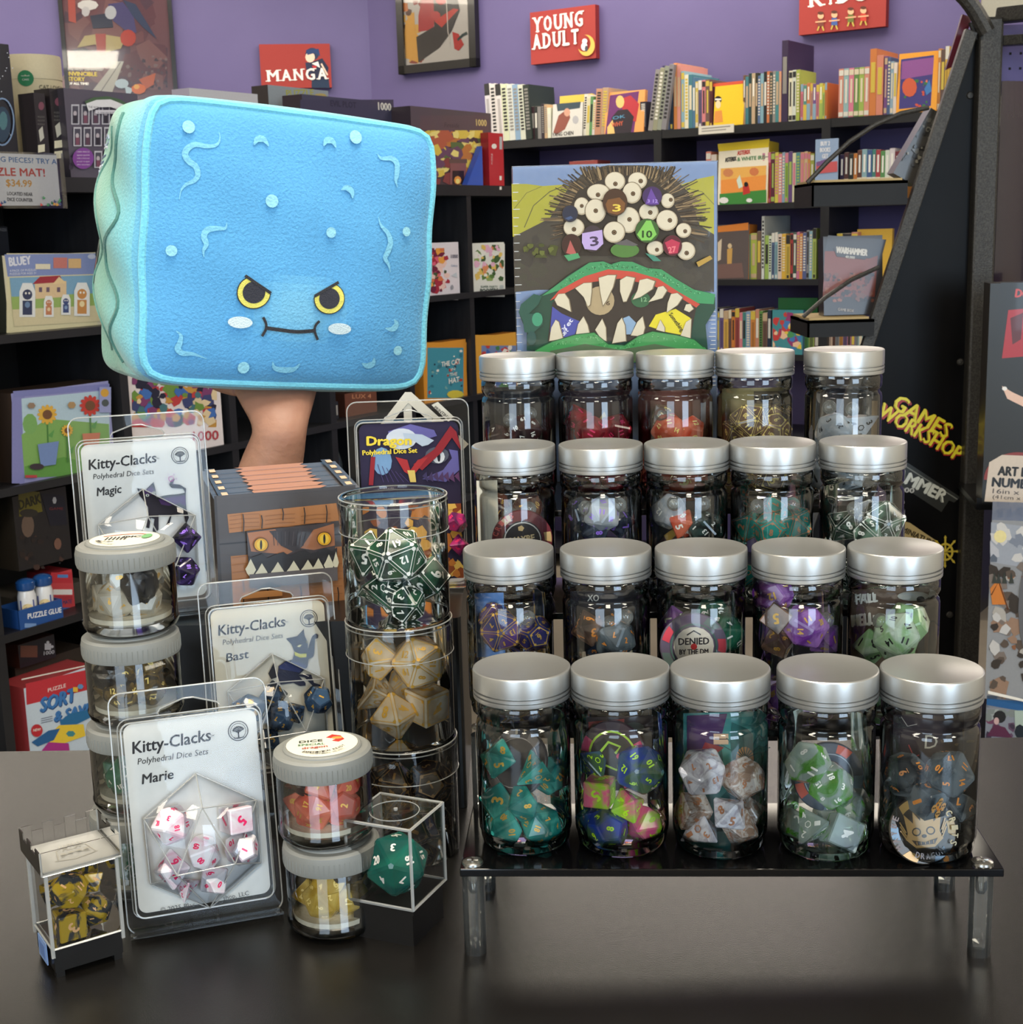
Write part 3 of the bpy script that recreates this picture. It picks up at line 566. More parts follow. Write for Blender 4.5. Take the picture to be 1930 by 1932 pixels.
WID = {'M': 1.25, 'I': .55, 'L': .85, 'T': .95}
def serif(c, t, a, b_, h, col):
    tot = sum(WID.get(q, 1) for q in t); x = 0
    L = lambda k, up: (a[0] + (b_[0] - a[0]) * k, a[1] + (b_[1] - a[1]) * k - up)
    for q in t:
        w = WID.get(q, 1) / tot; k0, k1 = x + w * .10, x + w * .88
        if q == 'I': k0, k1 = x + w * .40, x + w * .62
        c.text(q, L(k0, 0), L(k1, 0), h, col, .05)
        if q == 'I': k0, k1 = x + w * .1, x + w * .9
        for side, ups in ((0, 0), (1, h * .93)):
            for s_ in STEMS[q][side]:
                m = k0 + (k1 - k0) * s_; e = w * .17; c.poly([L(m - e, ups), L(m + e, ups), L(m + e, ups + h * .08), L(m - e, ups + h * .08)], col)
        x += w
def d_manga(c):
    c.ell(589, 102, 13, 12, (44, 56, 86), 14); c.ell(585, 108, 9, 10, (236, 200, 176), 12); c.poly([(577, 94), (601, 92), (604, 106), (594, 100), (580, 104)], (38, 60, 110)); c.poly([(580, 120), (608, 110), (620, 128), (612, 164), (590, 166), (586, 140)], (40, 44, 70)); c.poly([(576, 118), (584, 118), (590, 132), (580, 150)], (44, 50, 80)); c.poly([(588, 152), (620, 148), (622, 166), (588, 166)], (34, 52, 80)); c.poly([(588, 120), (600, 116), (604, 128)], WH); c.poly([(588, 124), (598, 124), (594, 132)], (196, 44, 50)); c.line([(606, 120), (618, 142)], 3, (236, 200, 176))
    serif(c, 'MANGA', (502, 154), (620, 149), 21, (236, 228, 222))
wall_plaque('wall_sign', 'red manga sign with a dark-haired cartoon girl, above the puzzles', 'sign', MWA, (491, 624, 83, 166), .03, (130, 32, 36), RED, d_manga)
def d_ya(c):
    serif(c, 'YOUNG', (1005, 62), (1103, 48), 28, (236, 232, 226)); serif(c, 'ADULT', (1005, 94), (1096, 82), 28, (236, 232, 226))
    n = 14; out = [(1108 + 16 * math.cos(a), 86 + 20 * math.sin(a)) for a in [math.radians(-95 + 245 * i / n) for i in range(n + 1)]]; inn = [(1103 + 13 * math.cos(a), 82 + 16 * math.sin(a)) for a in [math.radians(-85 + 225 * i / n) for i in range(n + 1)]][::-1]
    c.poly(out + inn, (226, 176, 76)); c.ell(1104, 88, 6, 8, (216, 220, 226), 12); c.ell(1105, 78, 5, 5, (228, 230, 236), 10); c.ell(1108, 92, 3, 6, (70, 72, 84), 8)
wall_plaque('wall_sign', 'red young adult sign with a small moon, over the middle bookcase', 'sign', MWB, (1001, 1124, 16, 116), .03, (130, 32, 36), RED, d_ya)
def d_kids(c):
    serif(c, 'KIDS', (1524, 14), (1644, -2), 34, (238, 234, 226))
    for x, y, a in ((1549, 38, (120, 60, 50)), (1575, 36, (60, 90, 160)), (1606, 30, (100, 110, 50)), (1630, 28, (196, 60, 46))):
        c.ell(x, y - 8, 6, 6, (226, 170, 130), 10); c.poly([(x - 5, y - 2), (x + 5, y - 2), (x + 6, y + 12), (x - 6, y + 12)], a); c.line([(x - 10, y + 4), (x + 10, y + 2)], 2.4, (220, 160, 120)); c.line([(x - 3, y + 12), (x - 6, y + 20)], 2.6, (190, 170, 70)); c.line([(x + 3, y + 12), (x + 6, y + 20)], 2.6, (190, 170, 70)); c.ell(x, y - 13, 6, 3, (90, 50, 40), 8)
wall_plaque('wall_sign', 'red kids sign with four small cartoon children, at the top right', 'sign', MWB, (1508, 1672, -40, 58), .03, (130, 32, 36), RED, d_kids)
FRAMEM = mat('black_picture_frame', (18, 17, 18), .25, coat=.3)
def poster(name, label, M, c4, base, draw, fw):
    o, Mf, w, h = wall_plaque(name, label, 'poster', M, c4, .02, BK, base, draw, m=GLOSS, part='printed_poster')
    b = MB(); f = fw
    for q in ((-f, 0, -f, h + f), (w, w + f, -f, h + f), (-f, w + f, -f, 0), (-f, w + f, h, h + f)): b.box(q[0], q[1], q[2], q[3], -.018, .014)
    b.build('frame', FRAMEM, o)
    b = MB(); b.box(0, w, 0, h, .006, .008); b.build('glass', GLASSP, o)
def d_inv(c):
    c.blobs(118, -160, 316, 170, [(112, 70, 76), (98, 62, 72), (124, 84, 86), (84, 60, 74)], 60, 31, .1, .3); c.blobs(220, 105, 316, 170, [(90, 70, 80), (126, 104, 104), (70, 58, 70)], 50, 32, .05, .1)
    c.poly([(128, -10), (142, 0), (144, 44), (130, 40)], (180, 80, 70)); c.poly([(170, 30), (210, 24), (214, 52), (176, 54)], (54, 58, 78)); c.poly([(204, 8), (232, 4), (252, 30), (258, 62), (240, 60), (214, 40)], (74, 68, 116)); c.poly([(232, 0), (256, 8), (272, 34), (296, 74), (270, 52), (250, 30)], (56, 66, 96)); c.ell(209, 24, 11, 13, (176, 178, 186), 12)
    c.ell(166, 10, 20, 10, (210, 206, 204), 9); c.ell(162, 22, 8, 10, (190, 186, 190), 7); c.poly([(146, 90), (160, 68), (188, 64), (238, 72), (228, 92), (196, 100), (180, 84)], (176, 158, 104)); c.poly([(180, 64), (200, 64), (200, 104), (184, 106)], (168, 66, 60)); c.ell(242, 72, 15, 16, (182, 62, 52), 12); c.poly([(136, 94), (160, 90), (190, 104), (180, 126), (150, 120)], (60, 50, 62)); c.poly([(262, 150), (294, 138), (290, 160), (276, 168)], (196, 96, 64))
    c.poly([(218, 116), (234, 116), (212, 175), (172, 175)], (176, 172, 160)); c.line([(228, 117), (190, 174)], 1.4, (90, 86, 84)); c.ell(230, 158, 13, 9, (176, 196, 208), 12); c.poly([(236, 162), (252, 168), (246, 178), (238, 176)], (176, 196, 208)); c.ell(262, 168, 14, 10, (222, 104, 44), 9); c.ell(258, 164, 6, 5, (240, 170, 70), 6)
    c.text('THE MOST DEMANDED', (127.5, 133), (195, 133.5), 4.6, (226, 222, 214), .07); c.text('INVINCIBLE', (128, 143), (184, 144), 7.6, (240, 206, 40), .08); c.text('STORY', (128.5, 153), (161, 153.5), 7.6, (240, 206, 40), .08); c.text('OF ALL TIME!', (129, 160), (168, 160.5), 4.4, (226, 222, 214), .07)
poster('poster', 'framed comic poster with yellow and white lettering at the top left', MWA, (118, 316, -190, 200), (108, 72, 80), d_inv, .018)
def d_bat(c):
    c.rect(757, -150, 125, 275, (178, 172, 166)); c.blobs(757, -120, 800, 120, [(190, 110, 60), (206, 156, 70), (140, 60, 50), (90, 60, 50)], 40, 17, .1, .3)
    c.poly([(766, 40), (782, 22), (784, 60), (800, 80), (790, 118), (766, 110), (764, 60)], (208, 150, 62)); c.poly([(800, -20), (830, -10), (818, 56), (790, 60), (790, 30)], (168, 56, 58)); c.poly([(818, -40), (860, -20), (868, 20), (852, 60), (830, 90), (790, 118), (786, 70), (820, 50)], (58, 54, 54)); c.poly([(820, 40), (856, 16), (866, 18), (834, 52)], (186, 58, 50)); c.ell(833, 0, 11, 9, (190, 40, 42), 12); c.poly([(854, 60), (866, 64), (876, 84), (866, 96), (858, 92)], (178, 48, 46)); c.line([(864, 76), (874, 66), (882, 62)], 4, (44, 60, 60)); c.ell(823, 30, 9, 9, (176, 60, 60), 10)
    c.line([(842, -20), (846, 60), (850, 80)], 1.6, (190, 180, 170))
poster('poster', 'black framed superhero poster in red and grey, beside the manga sign', MWB, (760, 884, -190, 118), (178, 172, 166), d_bat, .035)
# ================================================================== RIGHT BOOKCASES (three units) AND THEIR BOOKS
uR = lambda px, py: at_pl(px, py, MR)[0]
zR = [at_pl(1450, y, MR)[1] for y in (231.5, 383, 527)]; zR.append(zR[-1] - .272); zR += [zR[-1] - .3, FLOOR + .08]
dvR = [uR(938, 300), uR(1241, 300), uR(1559, 230), uR(1870, 230)]
DR = .295
for i in range(3):
    a, b_ = dvR[i] , dvR[i + 1]
    t = thing('bookcase', ('black bookcase under the young adult sign, behind the monster box', 'black bookcase in the middle holding the yellow and orange picture books', 'black bookcase at the right, partly behind the slanted rack')[i], 'bookcase', MR @ T(a, 0, 0), 'black bookcases on the purple wall')
    w = b_ - a
    for k, z in enumerate(zR):
        b = MB(); b.box(.014, w - .014, z - (.03 if k == 0 else .022), z, -DR, 0); b.build('shelf', BLACKW, t)
    for x in (0, w - .016):
        b = MB(); b.box(x, x + .016, FLOOR, zR[0] - .001, -DR, .002); b.build('side_panel', BLACKW, t)
CN = {'white': (226, 222, 208), 'black': (40, 38, 42), 'grey': (142, 138, 132), 'blue': (62, 104, 160), 'navy': (38, 46, 84), 'light blue': (128, 172, 200), 'teal': (60, 140, 140), 'green': (84, 150, 74), 'lime': (166, 196, 70), 'yellow': (232, 196, 48), 'orange': (228, 128, 44), 'red': (196, 56, 50), 'pink': (222, 110, 140), 'purple': (108, 72, 140), 'brown': (120, 78, 60), 'tan': (206, 170, 128), 'cream': (230, 214, 178), 'dark green': (36, 74, 60), 'salmon': (226, 134, 112), 'maroon': (112, 40, 48)}
CN = {k: tuple(int(v * .80 + sum(c_) / 3 * .14 + 4) for v in c_) for k, c_ in CN.items()}
seen_labels = set()
def book_mesh(w, h, d, c, c2, style, rnd):
    b = MB(); b.box(0, w, 0, h, -d, 0, c)
    b.box(w * .12, w * .88, h - .002, h + .0006, -d + .003, -.004, (222, 214, 196))             # page block on top
    e = .0006
    if style == 0: b.box(w * .18, w * .82, h * .35, h * .8, 0, e, c2)
    elif style == 1:
        b.box(.001, w - .001, h * .86, h * .97, 0, e, c2); b.box(.001, w - .001, h * .03, h * .12, 0, e, c2); b.box(w * .3, w * .7, h * .3, h * .78, 0, e, c2)
    elif style == 2:
        y = h * .93
        while y > h * .2: b.box(w * .2, w * .8, y - h * .035, y, 0, e, c2); y -= h * .06
    elif style == 3: b.box(0, w, 0, h * .45, 0, e, c2); b.box(w * .3, w * .7, h * .55, h * .9, 0, e, WH)
    elif style == 4:
        b.box(.0005, w - .0005, h * .8, h, 0, e, c2); b.box(w * .25, w * .75, h * .12, h * .74, 0, e, tuple(int(v * .8) for v in c)); b.box(w * .25, w * .75, h * .02, h * .09, 0, e, c2)
    return b
def books(x0, x1, n, tops, zb, names, seg, group, d=.15, lean=0, off=-.02, c2=None, styles=(0, 1, 2, 4), seed=1, wj=.25, pyb=None):
    r = random.Random(seed); Mo = MR @ T(0, 0, off); pm = tops[0] + 50
    a = at_pl(x0, pm, Mo)[0]; e = at_pl(x1, pm, Mo)[0]
    ws = [r.uniform(1 - wj, 1 + wj) for _ in range(n)]; k = (e - a) / sum(ws); x = a
    for i in range(n):
        w = ws[i] * k; top = tops[0] + (tops[1] - tops[0]) * i / max(n - 1, 1) + r.uniform(-4, 4) * (wj > .1); px = x0 + (x1 - x0) * (i + .5) / n
        h = at_pl(px, top, Mo)[1] - zb; nm = names[i % len(names)]; c = tuple(max(0, min(255, v + r.randint(-12, 12))) for v in CN[nm])
        cc = CN[r.choice(c2 or ['white', 'cream', 'black', 'yellow', 'tan'])]
        ln = lean if not callable(lean) else lean(i)
        w2 = max(w * .96, .004)
        M = Mo @ T(x, zb, 0)
        if ln: M = Mo @ T(x + (0 if ln < 0 else 0), zb + (w2 * math.sin(math.radians(ln)) if ln > 0 else 0) * 0 + abs(math.sin(math.radians(ln))) * w2 * (1 if ln < 0 else 0), 0) @ RZ(-ln)
        if ln > 0: M = Mo @ T(x, zb + w2 * math.sin(math.radians(ln)), 0) @ RZ(-ln)
        o = book_mesh(w2, h, min(d, .24), c, cc, r.choice(styles), r).build('book', BOOKM, matrix=M)
        where = 'alone' if n == 1 else '%s spine' % ORD[i]
        lab = '%s book, %s %s' % (nm, where, seg)
        assert lab not in seen_labels, lab; seen_labels.add(lab)
        tag(o, lab, 'book', group); x += w
GT = 'books along the top of the bookcases'
books(919, 1003, 8, (158, 160), zR[0], ['white', 'white', 'white', 'cream', 'white', 'light blue', 'white', 'black'], 'in the leaning white manga run', GT, d=.19, lean=-3, c2=['black', 'black', 'grey'], styles=(2, 2, 4), seed=3, wj=.1, off=-.01)
books(1003, 1040, 6, (198, 200), zR[0], ['black', 'black', 'grey', 'black', 'tan', 'white'], 'among small dark paperbacks beside the manga', GT, seed=4, c2=['white', 'grey'], styles=(2, 0))
def cover(name, label, px0, px1, top, zb, side, front, draw, off=-.012, depth=.02, tilt=6, group=None):
    return fbox(name, label, 'book', MR, px0, px1, top, zb, depth, side, front, draw, off=off, tilt=tilt, group=group)
cover('book', 'yellow cover showing above the white cover with a reclining woman', 1053, 1114, 178, zR[0], (200, 170, 40), CN['yellow'], None, off=-.06)
cover('book', 'pale cover with a red-brown woman, facing out on the top shelf', 1041, 1098, 194, zR[0], CN['grey'], (206, 204, 198), lambda c: (c.poly([(1050, 196), (1096, 192), (1094, 204), (1052, 210)], (50, 70, 84)), c.poly([(1044, 250), (1054, 218), (1072, 204), (1076, 222), (1066, 244), (1050, 254)], (142, 74, 62)), c.ell(1070, 212, 6, 8, (206, 150, 126), 10), c.ell(1086, 226, 6, 8, (170, 170, 176), 8), c.text('YANG CHEN', (1042, 258), (1082, 254), 7, (50, 44, 44), .04)))
books(1099, 1121, 4, (182, 186), zR[0], ['white', 'cream', 'green', 'white'], 'just right of the pale woman cover', GT, seed=6, lean=4)
books(1121, 1144, 2, (168, 166), zR[0], ['salmon', 'tan'], 'thick pair before the orange framed cover', GT, seed=7, lean=4, styles=(2,), wj=.05)
cover('book', 'orange framed cover with a red-haired girl on purple, facing out', 1140, 1214, 171, zR[0], (230, 150, 80), (240, 160, 84), lambda c: (c.poly([(1151, 180), (1206, 172), (1196, 250), (1142, 254)], (108, 46, 110)), c.poly([(1172, 186), (1190, 180), (1206, 196), (1200, 230), (1176, 222)], (190, 50, 60)), c.ell(1170, 192, 8, 12, (240, 190, 110), 12), c.poly([(1154, 222), (1166, 208), (1184, 206), (1196, 220), (1190, 252), (1152, 254)], (48, 40, 50)), c.poly([(1146, 240), (1156, 226), (1160, 252), (1146, 256)], (240, 190, 110)), c.text('WHY', (1154, 240), (1176, 236), 8, (206, 90, 60), .05), c.text('OK', (1156, 226), (1180, 222), 6, (80, 150, 190), .04)))
books(1208, 1220, 1, (188, 188), zR[0], ['black'], 'with white stripes right of the orange framed cover', GT, seed=8, c2=['white'], styles=(2,))
books(1222, 1256, 4, (132, 122), zR[0], ['grey', 'grey', 'grey', 'grey'], 'in the tall leaning grey set', GT, seed=9, lean=9, d=.2, c2=['black', 'white'], wj=.06, styles=(2,), off=-.0)
books(1250, 1270, 3, (126, 128), zR[0], ['navy', 'blue', 'navy'], 'right of the leaning grey set', GT, seed=10, d=.2)
books(1271, 1284, 2, (119, 121), zR[0], ['orange', 'salmon'], 'tall pair left of the light blue books', GT, seed=11, d=.23, styles=(0, 2), wj=.05)
books(1285, 1312, 4, (138, 146), zR[0], ['light blue', 'white', 'teal', 'blue'], 'in the blue cluster of the middle unit', GT, seed=12, d=.23)
books(1312, 1344, 5, (156, 152), zR[0], ['yellow', 'purple', 'pink', 'brown', 'maroon'], 'left of the bright yellow cover', GT, seed=13)
cover('book', 'bright yellow cover with a small black-haired figure, facing out', 1346, 1402, 158, zR[0], CN['orange'], (236, 194, 32), lambda c: (c.poly([(1344, 158), (1402, 152), (1402, 158), (1344, 164)], (214, 80, 50)), c.ell(1355, 188, 7, 7, (36, 32, 34), 10), c.ell(1355, 197, 5, 8, (236, 206, 160), 10), c.poly([(1349, 210), (1362, 208), (1364, 230), (1347, 232)], (222, 140, 60)), c.rect(1349, 186, 12, 3, WH)))
books(1402, 1474, 13, (144, 134), zR[0], ['brown', 'teal', 'dark green', 'tan', 'black', 'blue', 'light blue', 'black', 'orange', 'dark green', 'grey', 'teal', 'salmon'], 'in the dark thin run right of the yellow cover', GT, seed=14, c2=['white', 'tan'], styles=(0, 2, 3))
books(1475, 1487, 1, (80, 80), zR[0], ['navy'], 'tallest, standing above all its neighbours', GT, seed=15, d=.24, c2=['grey'], styles=(0,))
books(1488, 1509, 3, (134, 128), zR[0], ['cream', 'white', 'lime'], 'just right of the tallest navy book', GT, seed=16)
books(1510, 1560, 9, (160, 158), zR[0], ['pink', 'teal', 'orange', 'salmon', 'purple', 'pink', 'yellow', 'lime', 'orange'], 'in the short colourful run before the gap', GT, seed=17, c2=['yellow', 'lime', 'light blue'], styles=(3, 4), d=.12)
books(1582, 1640, 6, (130, 126), zR[0], ['salmon', 'light blue', 'pink', 'green', 'lime', 'salmon'], 'in the even white banded series', GT, seed=18, c2=['white', 'white', 'cream'], styles=(1,), wj=.03)
books(1641, 1667, 2, (92, 104), zR[0], ['orange', 'salmon'], 'tall thick pair after the white banded series', GT, seed=19, d=.22, c2=['cream', 'yellow'], styles=(0,), wj=.1)
books(1668, 1692, 4, (108, 120), zR[0], ['purple', 'blue', 'light blue', 'white'], 'left of the orange undersea cover', GT, seed=20, d=.2)
cover('book', 'orange framed cover with a plain undersea scene, top right', 1692, 1768, 97, zR[0], (228, 150, 50), (240, 160, 50), lambda c: (c.poly([(1700, 112), (1762, 104), (1756, 200), (1696, 206)], (66, 60, 130)), c.poly([(1702, 116), (1762, 108), (1760, 140), (1700, 150)], (140, 80, 150)), c.blobs(1704, 150, 1750, 204, [(206, 80, 60), (60, 70, 140), (226, 120, 90), (60, 120, 70)], 16, 8), c.ell(1716, 165, 14, 18, (210, 90, 60), 12), c.poly([(1744, 168), (1754, 150), (1758, 172), (1748, 180)], (60, 120, 190))))
books(1769, 1790, 3, (92, 90), zR[0], ['orange', 'brown', 'yellow'], 'at the far right end of the top shelf', GT, seed=21, d=.2)
# second shelf
G2 = 'books on the second shelf of the bookcases'
books(1075, 1130, 1, (305, 305), zR[1], ['red'], 'lying behind the top edge of the monster box', G2, seed=30, d=.1, styles=(0,))
books(1332, 1352, 2, (287, 290), zR[1], ['salmon', 'cream'], 'left of the big yellow topped cover', G2, seed=31)
cover('book', 'large yellow topped comic album with an orange scene, facing out', 1354, 1448, 268, zR[1], (236, 200, 50), (236, 228, 206), lambda c: (c.poly([(1354, 272), (1452, 262), (1450, 278), (1356, 286)], (226, 198, 30)), c.text('ASTERIX', (1391, 293), (1416, 290), 8, (206, 46, 40), .08), c.text('ASTERIX', (1368, 306), (1390, 303), 8, (40, 40, 44), .08), c.text('& WHITE IRIS', (1391, 304), (1444, 300), 7, (80, 140, 90), .06), c.poly([(1360, 318), (1446, 312), (1444, 366), (1360, 372)], (238, 176, 80)), c.poly([(1360, 340), (1446, 330), (1444, 372), (1360, 376)], (240, 146, 60)), c.poly([(1358, 366), (1446, 358), (1446, 382), (1358, 388)], (60, 140, 60)), c.ell(1374, 326, 10, 8, (210, 130, 80), 9), c.ell(1423, 324, 9, 8, (214, 120, 70), 9), c.poly([(1390, 340), (1396, 330), (1402, 352), (1394, 356)], (206, 226, 210)), c.poly([(1402, 352), (1412, 346), (1416, 364), (1402, 368)], (200, 50, 44)), c.ell(1408, 348, 4, 5, (30, 30, 30), 8), c.ell(1366, 378, 9, 6, (226, 226, 226), 9), c.ell(1414, 378, 6, 4, (226, 226, 226), 8)), depth=.09, tilt=3)
books(1438, 1536, 15, (292, 286), zR[1], ['pink', 'navy', 'red', 'maroon', 'yellow', 'salmon', 'light blue', 'lime', 'purple', 'cream', 'teal', 'salmon', 'tan', 'orange', 'lime'], 'in the pastel run right of the yellow album', G2, seed=32, c2=['white', 'pink', 'lime', 'cream'], d=.14)
books(1584, 1704, 14, (288, 282), zR[1], ['navy', 'maroon', 'black', 'orange', 'maroon', 'light blue', 'blue', 'teal', 'red', 'green', 'white', 'white', 'maroon', 'orange'], 'in the two tone run behind the rack rod', G2, seed=33, c2=['white', 'cream'], styles=(3,), d=.13)
def d_buy(c):
    for k, (s_, w_) in enumerate((('BUY 2', 18), ('BOOKS', 20), ('GET', 12), ('1 FREE', 22))): c.text(s_, (1557 - w_ / 2, 275 + k * 12), (1557 + w_ / 2, 274 + k * 12), 8, (222, 226, 236), .07)
    c.poly([(1540, 308), (1580, 304), (1580, 324), (1540, 328)], (206, 84, 90)); c.poly([(1540, 306), (1560, 300), (1566, 308), (1542, 314)], (120, 80, 140))
fbox('sign', 'pale blue buy two books card on the second shelf', 'sign', MR, 1538, 1581, 262, zR[1] + .07, .004, (150, 170, 196), (142, 168, 206), d_buy, off=.01)
fbox('shelf_label', 'long white notice card stuck on the top shelf edge', 'sign', MR, 1318, 1384, 236, None, .004, WH, (222, 218, 206), lambda c: (c.line([(1324, 243), (1378, 238)], 2, (150, 146, 140)), c.line([(1324, 248), (1370, 244)], 2, (160, 156, 150))), off=.025, pyb=254)
# third shelf
G3 = 'books on the third shelf of the bookcases'
cover('book', 'brown cover with an orange top and a small golden figure', 1330, 1412, 424, zR[2], (206, 120, 40), (94, 84, 84), lambda c: (c.poly([(1330, 430), (1412, 420), (1412, 434), (1330, 440)], (226, 130, 50)), c.ell(1377, 464, 4, 5, (214, 190, 150), 9), c.poly([(1372, 470), (1382, 468), (1380, 508), (1372, 508)], (206, 160, 84)), c.poly([(1352, 460), (1362, 450), (1360, 490), (1352, 494)], (214, 196, 170)), c.poly([(1340, 500), (1400, 496), (1404, 524), (1340, 526)], (120, 92, 88))), depth=.07, tilt=2)
books(1406, 1436, 3, (444, 440), zR[2], ['teal', 'lime', 'brown'], 'left of the tall white picture book', G3, seed=40)
books(1437, 1442, 1, (408, 408), zR[2], ['white'], 'tall and thin above its neighbours', G3, seed=41, d=.24, wj=.02)
books(1443, 1540, 15, (444, 434), zR[2], ['lime', 'white', 'blue', 'light blue', 'cream', 'yellow', 'yellow', 'red', 'dark green', 'pink', 'orange', 'blue', 'grey', 'light blue', 'lime'], 'right of the tall white picture book', G3, seed=42, d=.16)
books(1578, 1618, 3, (441, 439), zR[2], ['green', 'pink', 'salmon'], 'behind the rack box in the right unit', G3, seed=43, d=.14)
cover('book', 'wide yellow book cover behind the grey war game box', 1616, 1682, 432, zR[2], (220, 170, 50), (236, 186, 60), None, tilt=1, off=-.05)
# fourth shelf
G4 = 'books on the fourth shelf of the bookcases'
books(1330, 1455, 17, (584, 588), zR[3], ['salmon', 'black', 'black', 'grey', 'purple', 'yellow', 'brown', 'orange', 'red', 'pink', 'teal', 'light blue', 'orange', 'salmon', 'green', 'brown', 'navy'], 'in the lowest visible run of the middle unit', G4, seed=50, d=.14)
cover('book', 'green book cover standing behind the patchwork cover', 1468, 1542, 562, zR[3], (30, 90, 50), (44, 122, 66), None, off=-.08, tilt=0)
cover('book', 'patchwork comic cover of bright squares, facing out low on the shelf', 1456, 1514, 585, zR[3], CN['blue'], (60, 140, 150), lambda c: c.blobs(1458, 588, 1512, 660, [(230, 200, 60), (150, 50, 110), (60, 120, 190), (200, 60, 60), (70, 150, 90), (236, 190, 150)], 30, 5, .12, .28), off=.0, tilt=2)
books(1516, 1545, 3, (624, 622), zR[3], ['green', 'lime', 'maroon'], 'right of the patchwork cover', G4, seed=51, d=.13)
books(1562, 1640, 11, (616, 612), zR[3], ['cream', 'brown', 'grey', 'orange', 'purple', 'pink', 'purple', 'grey', 'light blue', 'maroon', 'salmon'], 'under the lower rack tray', G4, seed=52, d=.13)

# ================================================================== SLANTED DISPLAY RACK ON THE RIGHT
YK = 3.0
MK = frame((0, YK, 0), (1, 0, 0))                                    # its plane, local x across, y up, z to the viewer
def K(px, py, z=0): x, y = at_pl(px, py, MK @ T(0, 0, z)); return (x, y, z)
t = thing('display_rack', 'tall black metal display rack with a slanted side and steel posts', 'rack', MK)
def bar(name, a, b_, w, d, m=BLACKM, par=None):
    A, B = Vector(a), Vector(b_); dx = (B - A); L_ = dx.length; M = frame(A, dx, Vector((0, 0, 1)) if abs(dx.normalized().z) < .9 else Vector((0, 1, 0)))
    b = MB(); b.box(0, L_, -w / 2, w / 2, -d / 2, d / 2); o = b.build(name, m, par if par is not None else t, M); 
    md = o.modifiers.new('bevel', 'BEVEL'); md.width = min(w, d) * .12; md.segments = 2; return o
pt = K(1866, 34); pb_ = (K(1866, 34)[0], FLOOR, 0)
bar('post', pt, (pt[0] - .0, FLOOR, 0), .048, .048)
st = K(1832, 58, .02); s2 = K(1640, 640, .02); k_ = (FLOOR - st[1]) / (s2[1] - st[1]); se = tuple(st[i] + (s2[i] - st[i]) * k_ for i in range(3))
bar('slanted_rail', st, se, .017, .026)
b = MB(); q = [st[:2], (pt[0], st[1] + .01), (pt[0], FLOOR), se[:2]]; b.prism(q[::-1], -.012, -.004); b.build('side_panel', mat('black_panel', (9, 9, 10), .35, c2=(15, 15, 16), scale=6, spec=.1), t)
b = MB(); q = [K(1822, 24), K(1840, 30), K(1812, 120), K(1790, 130)]; b.prism([p[:2] for p in q][::-1], -.03, -.02, (96, 24, 40)); b.build('red_board', PRINT, t)
cv = [K(1812 + 10 * i, -14 + 9 * i + i * i * 1.2, .03) for i in range(6)]; b = MB(); b.tube(cv, .017, 10); b.build('curved_handle', BLACKM, t)
bar('top_rail', K(1885, 30), (K(1885, 30)[0] + .32, K(1885, 30)[1] - .035, .55), .026, .03)
bar('lower_rail', (K(1884, 78)[0], K(1884, 78)[1], 0), (K(1884, 78)[0] + .34, K(1884, 78)[1] - .03, .4), .02, .02)
_e = (K(1885, 30)[0] + .32, K(1885, 30)[1] - .01, .55); bar('post', _e, (_e[0], FLOOR, .55), .04, .04)
b = MB(); b.box(.0, .5, -.02, .24, -.01, 0, (214, 204, 178)); b.build('beige_backdrop', MATTE, t, T(*K(1852, 18, -.3)) @ RY(-8))  # added board standing in for the beige background above the rail
b = MB(); b.tube([K(1832, 42), K(1838, 60), K(1846, 76), K(1858, 86)], .006, 8); b.build('hook', BLACKM, t)
for a in ((1622, 180), (1829, 683), (1795, 1160)):
    x, y, _ = K(*a)
for (px, py) in ((1830, 180), (1812, 683), (1792, 1160)):
    b = MB(); b.lathe([(0, .004), (.006, .003), (.008, 0)], 12); b.build('bolt', BLACKM, t, T(*K(px, py, -.004)))
# pegboard side
PEG = mat('purple_pegboard', (66, 56, 112), .5, scale=5)
b = MB(); x0, y0, _ = K(1884, 176); b.box(x0, x0 + .5, y0, y0 + .14, -.05, -.045); o = b.build('pegboard', PEG, t)
b = MB()
for i in range(9):
    for j in range(4): b.lathe([(0, .0), (.0035, 0), (.0035, .001)], 6, (14, 12, 20)); 
b = MB()
for i in range(12):
    for j in range(4): b.box(x0 + .012 + i * .022, x0 + .017 + i * .022, y0 + .02 + j * .03, y0 + .025 + j * .03, -.045, -.0445, (12, 10, 18))
tag(b.build('peg_holes', MATTE, o), kind='stuff')
DARKP = mat('glossy_black_pack', (30, 22, 30), .12, coat=.6, c2=(58, 40, 54), scale=9, stretch=(1, .2, 1))
for i in range(5):
    b = MB(); xx, yy, _ = K(1884 + i * 11, 540); b.box(0, .016, 0, .42, -.12, .0); tag(b.build('hanging_pack', DARKP, matrix=MK @ T(xx, yy, -.03 - i * .002)), '%s glossy black pack from the post, hanging in the rack side' % ORD[i], 'pack', 'black packs hanging in the rack')
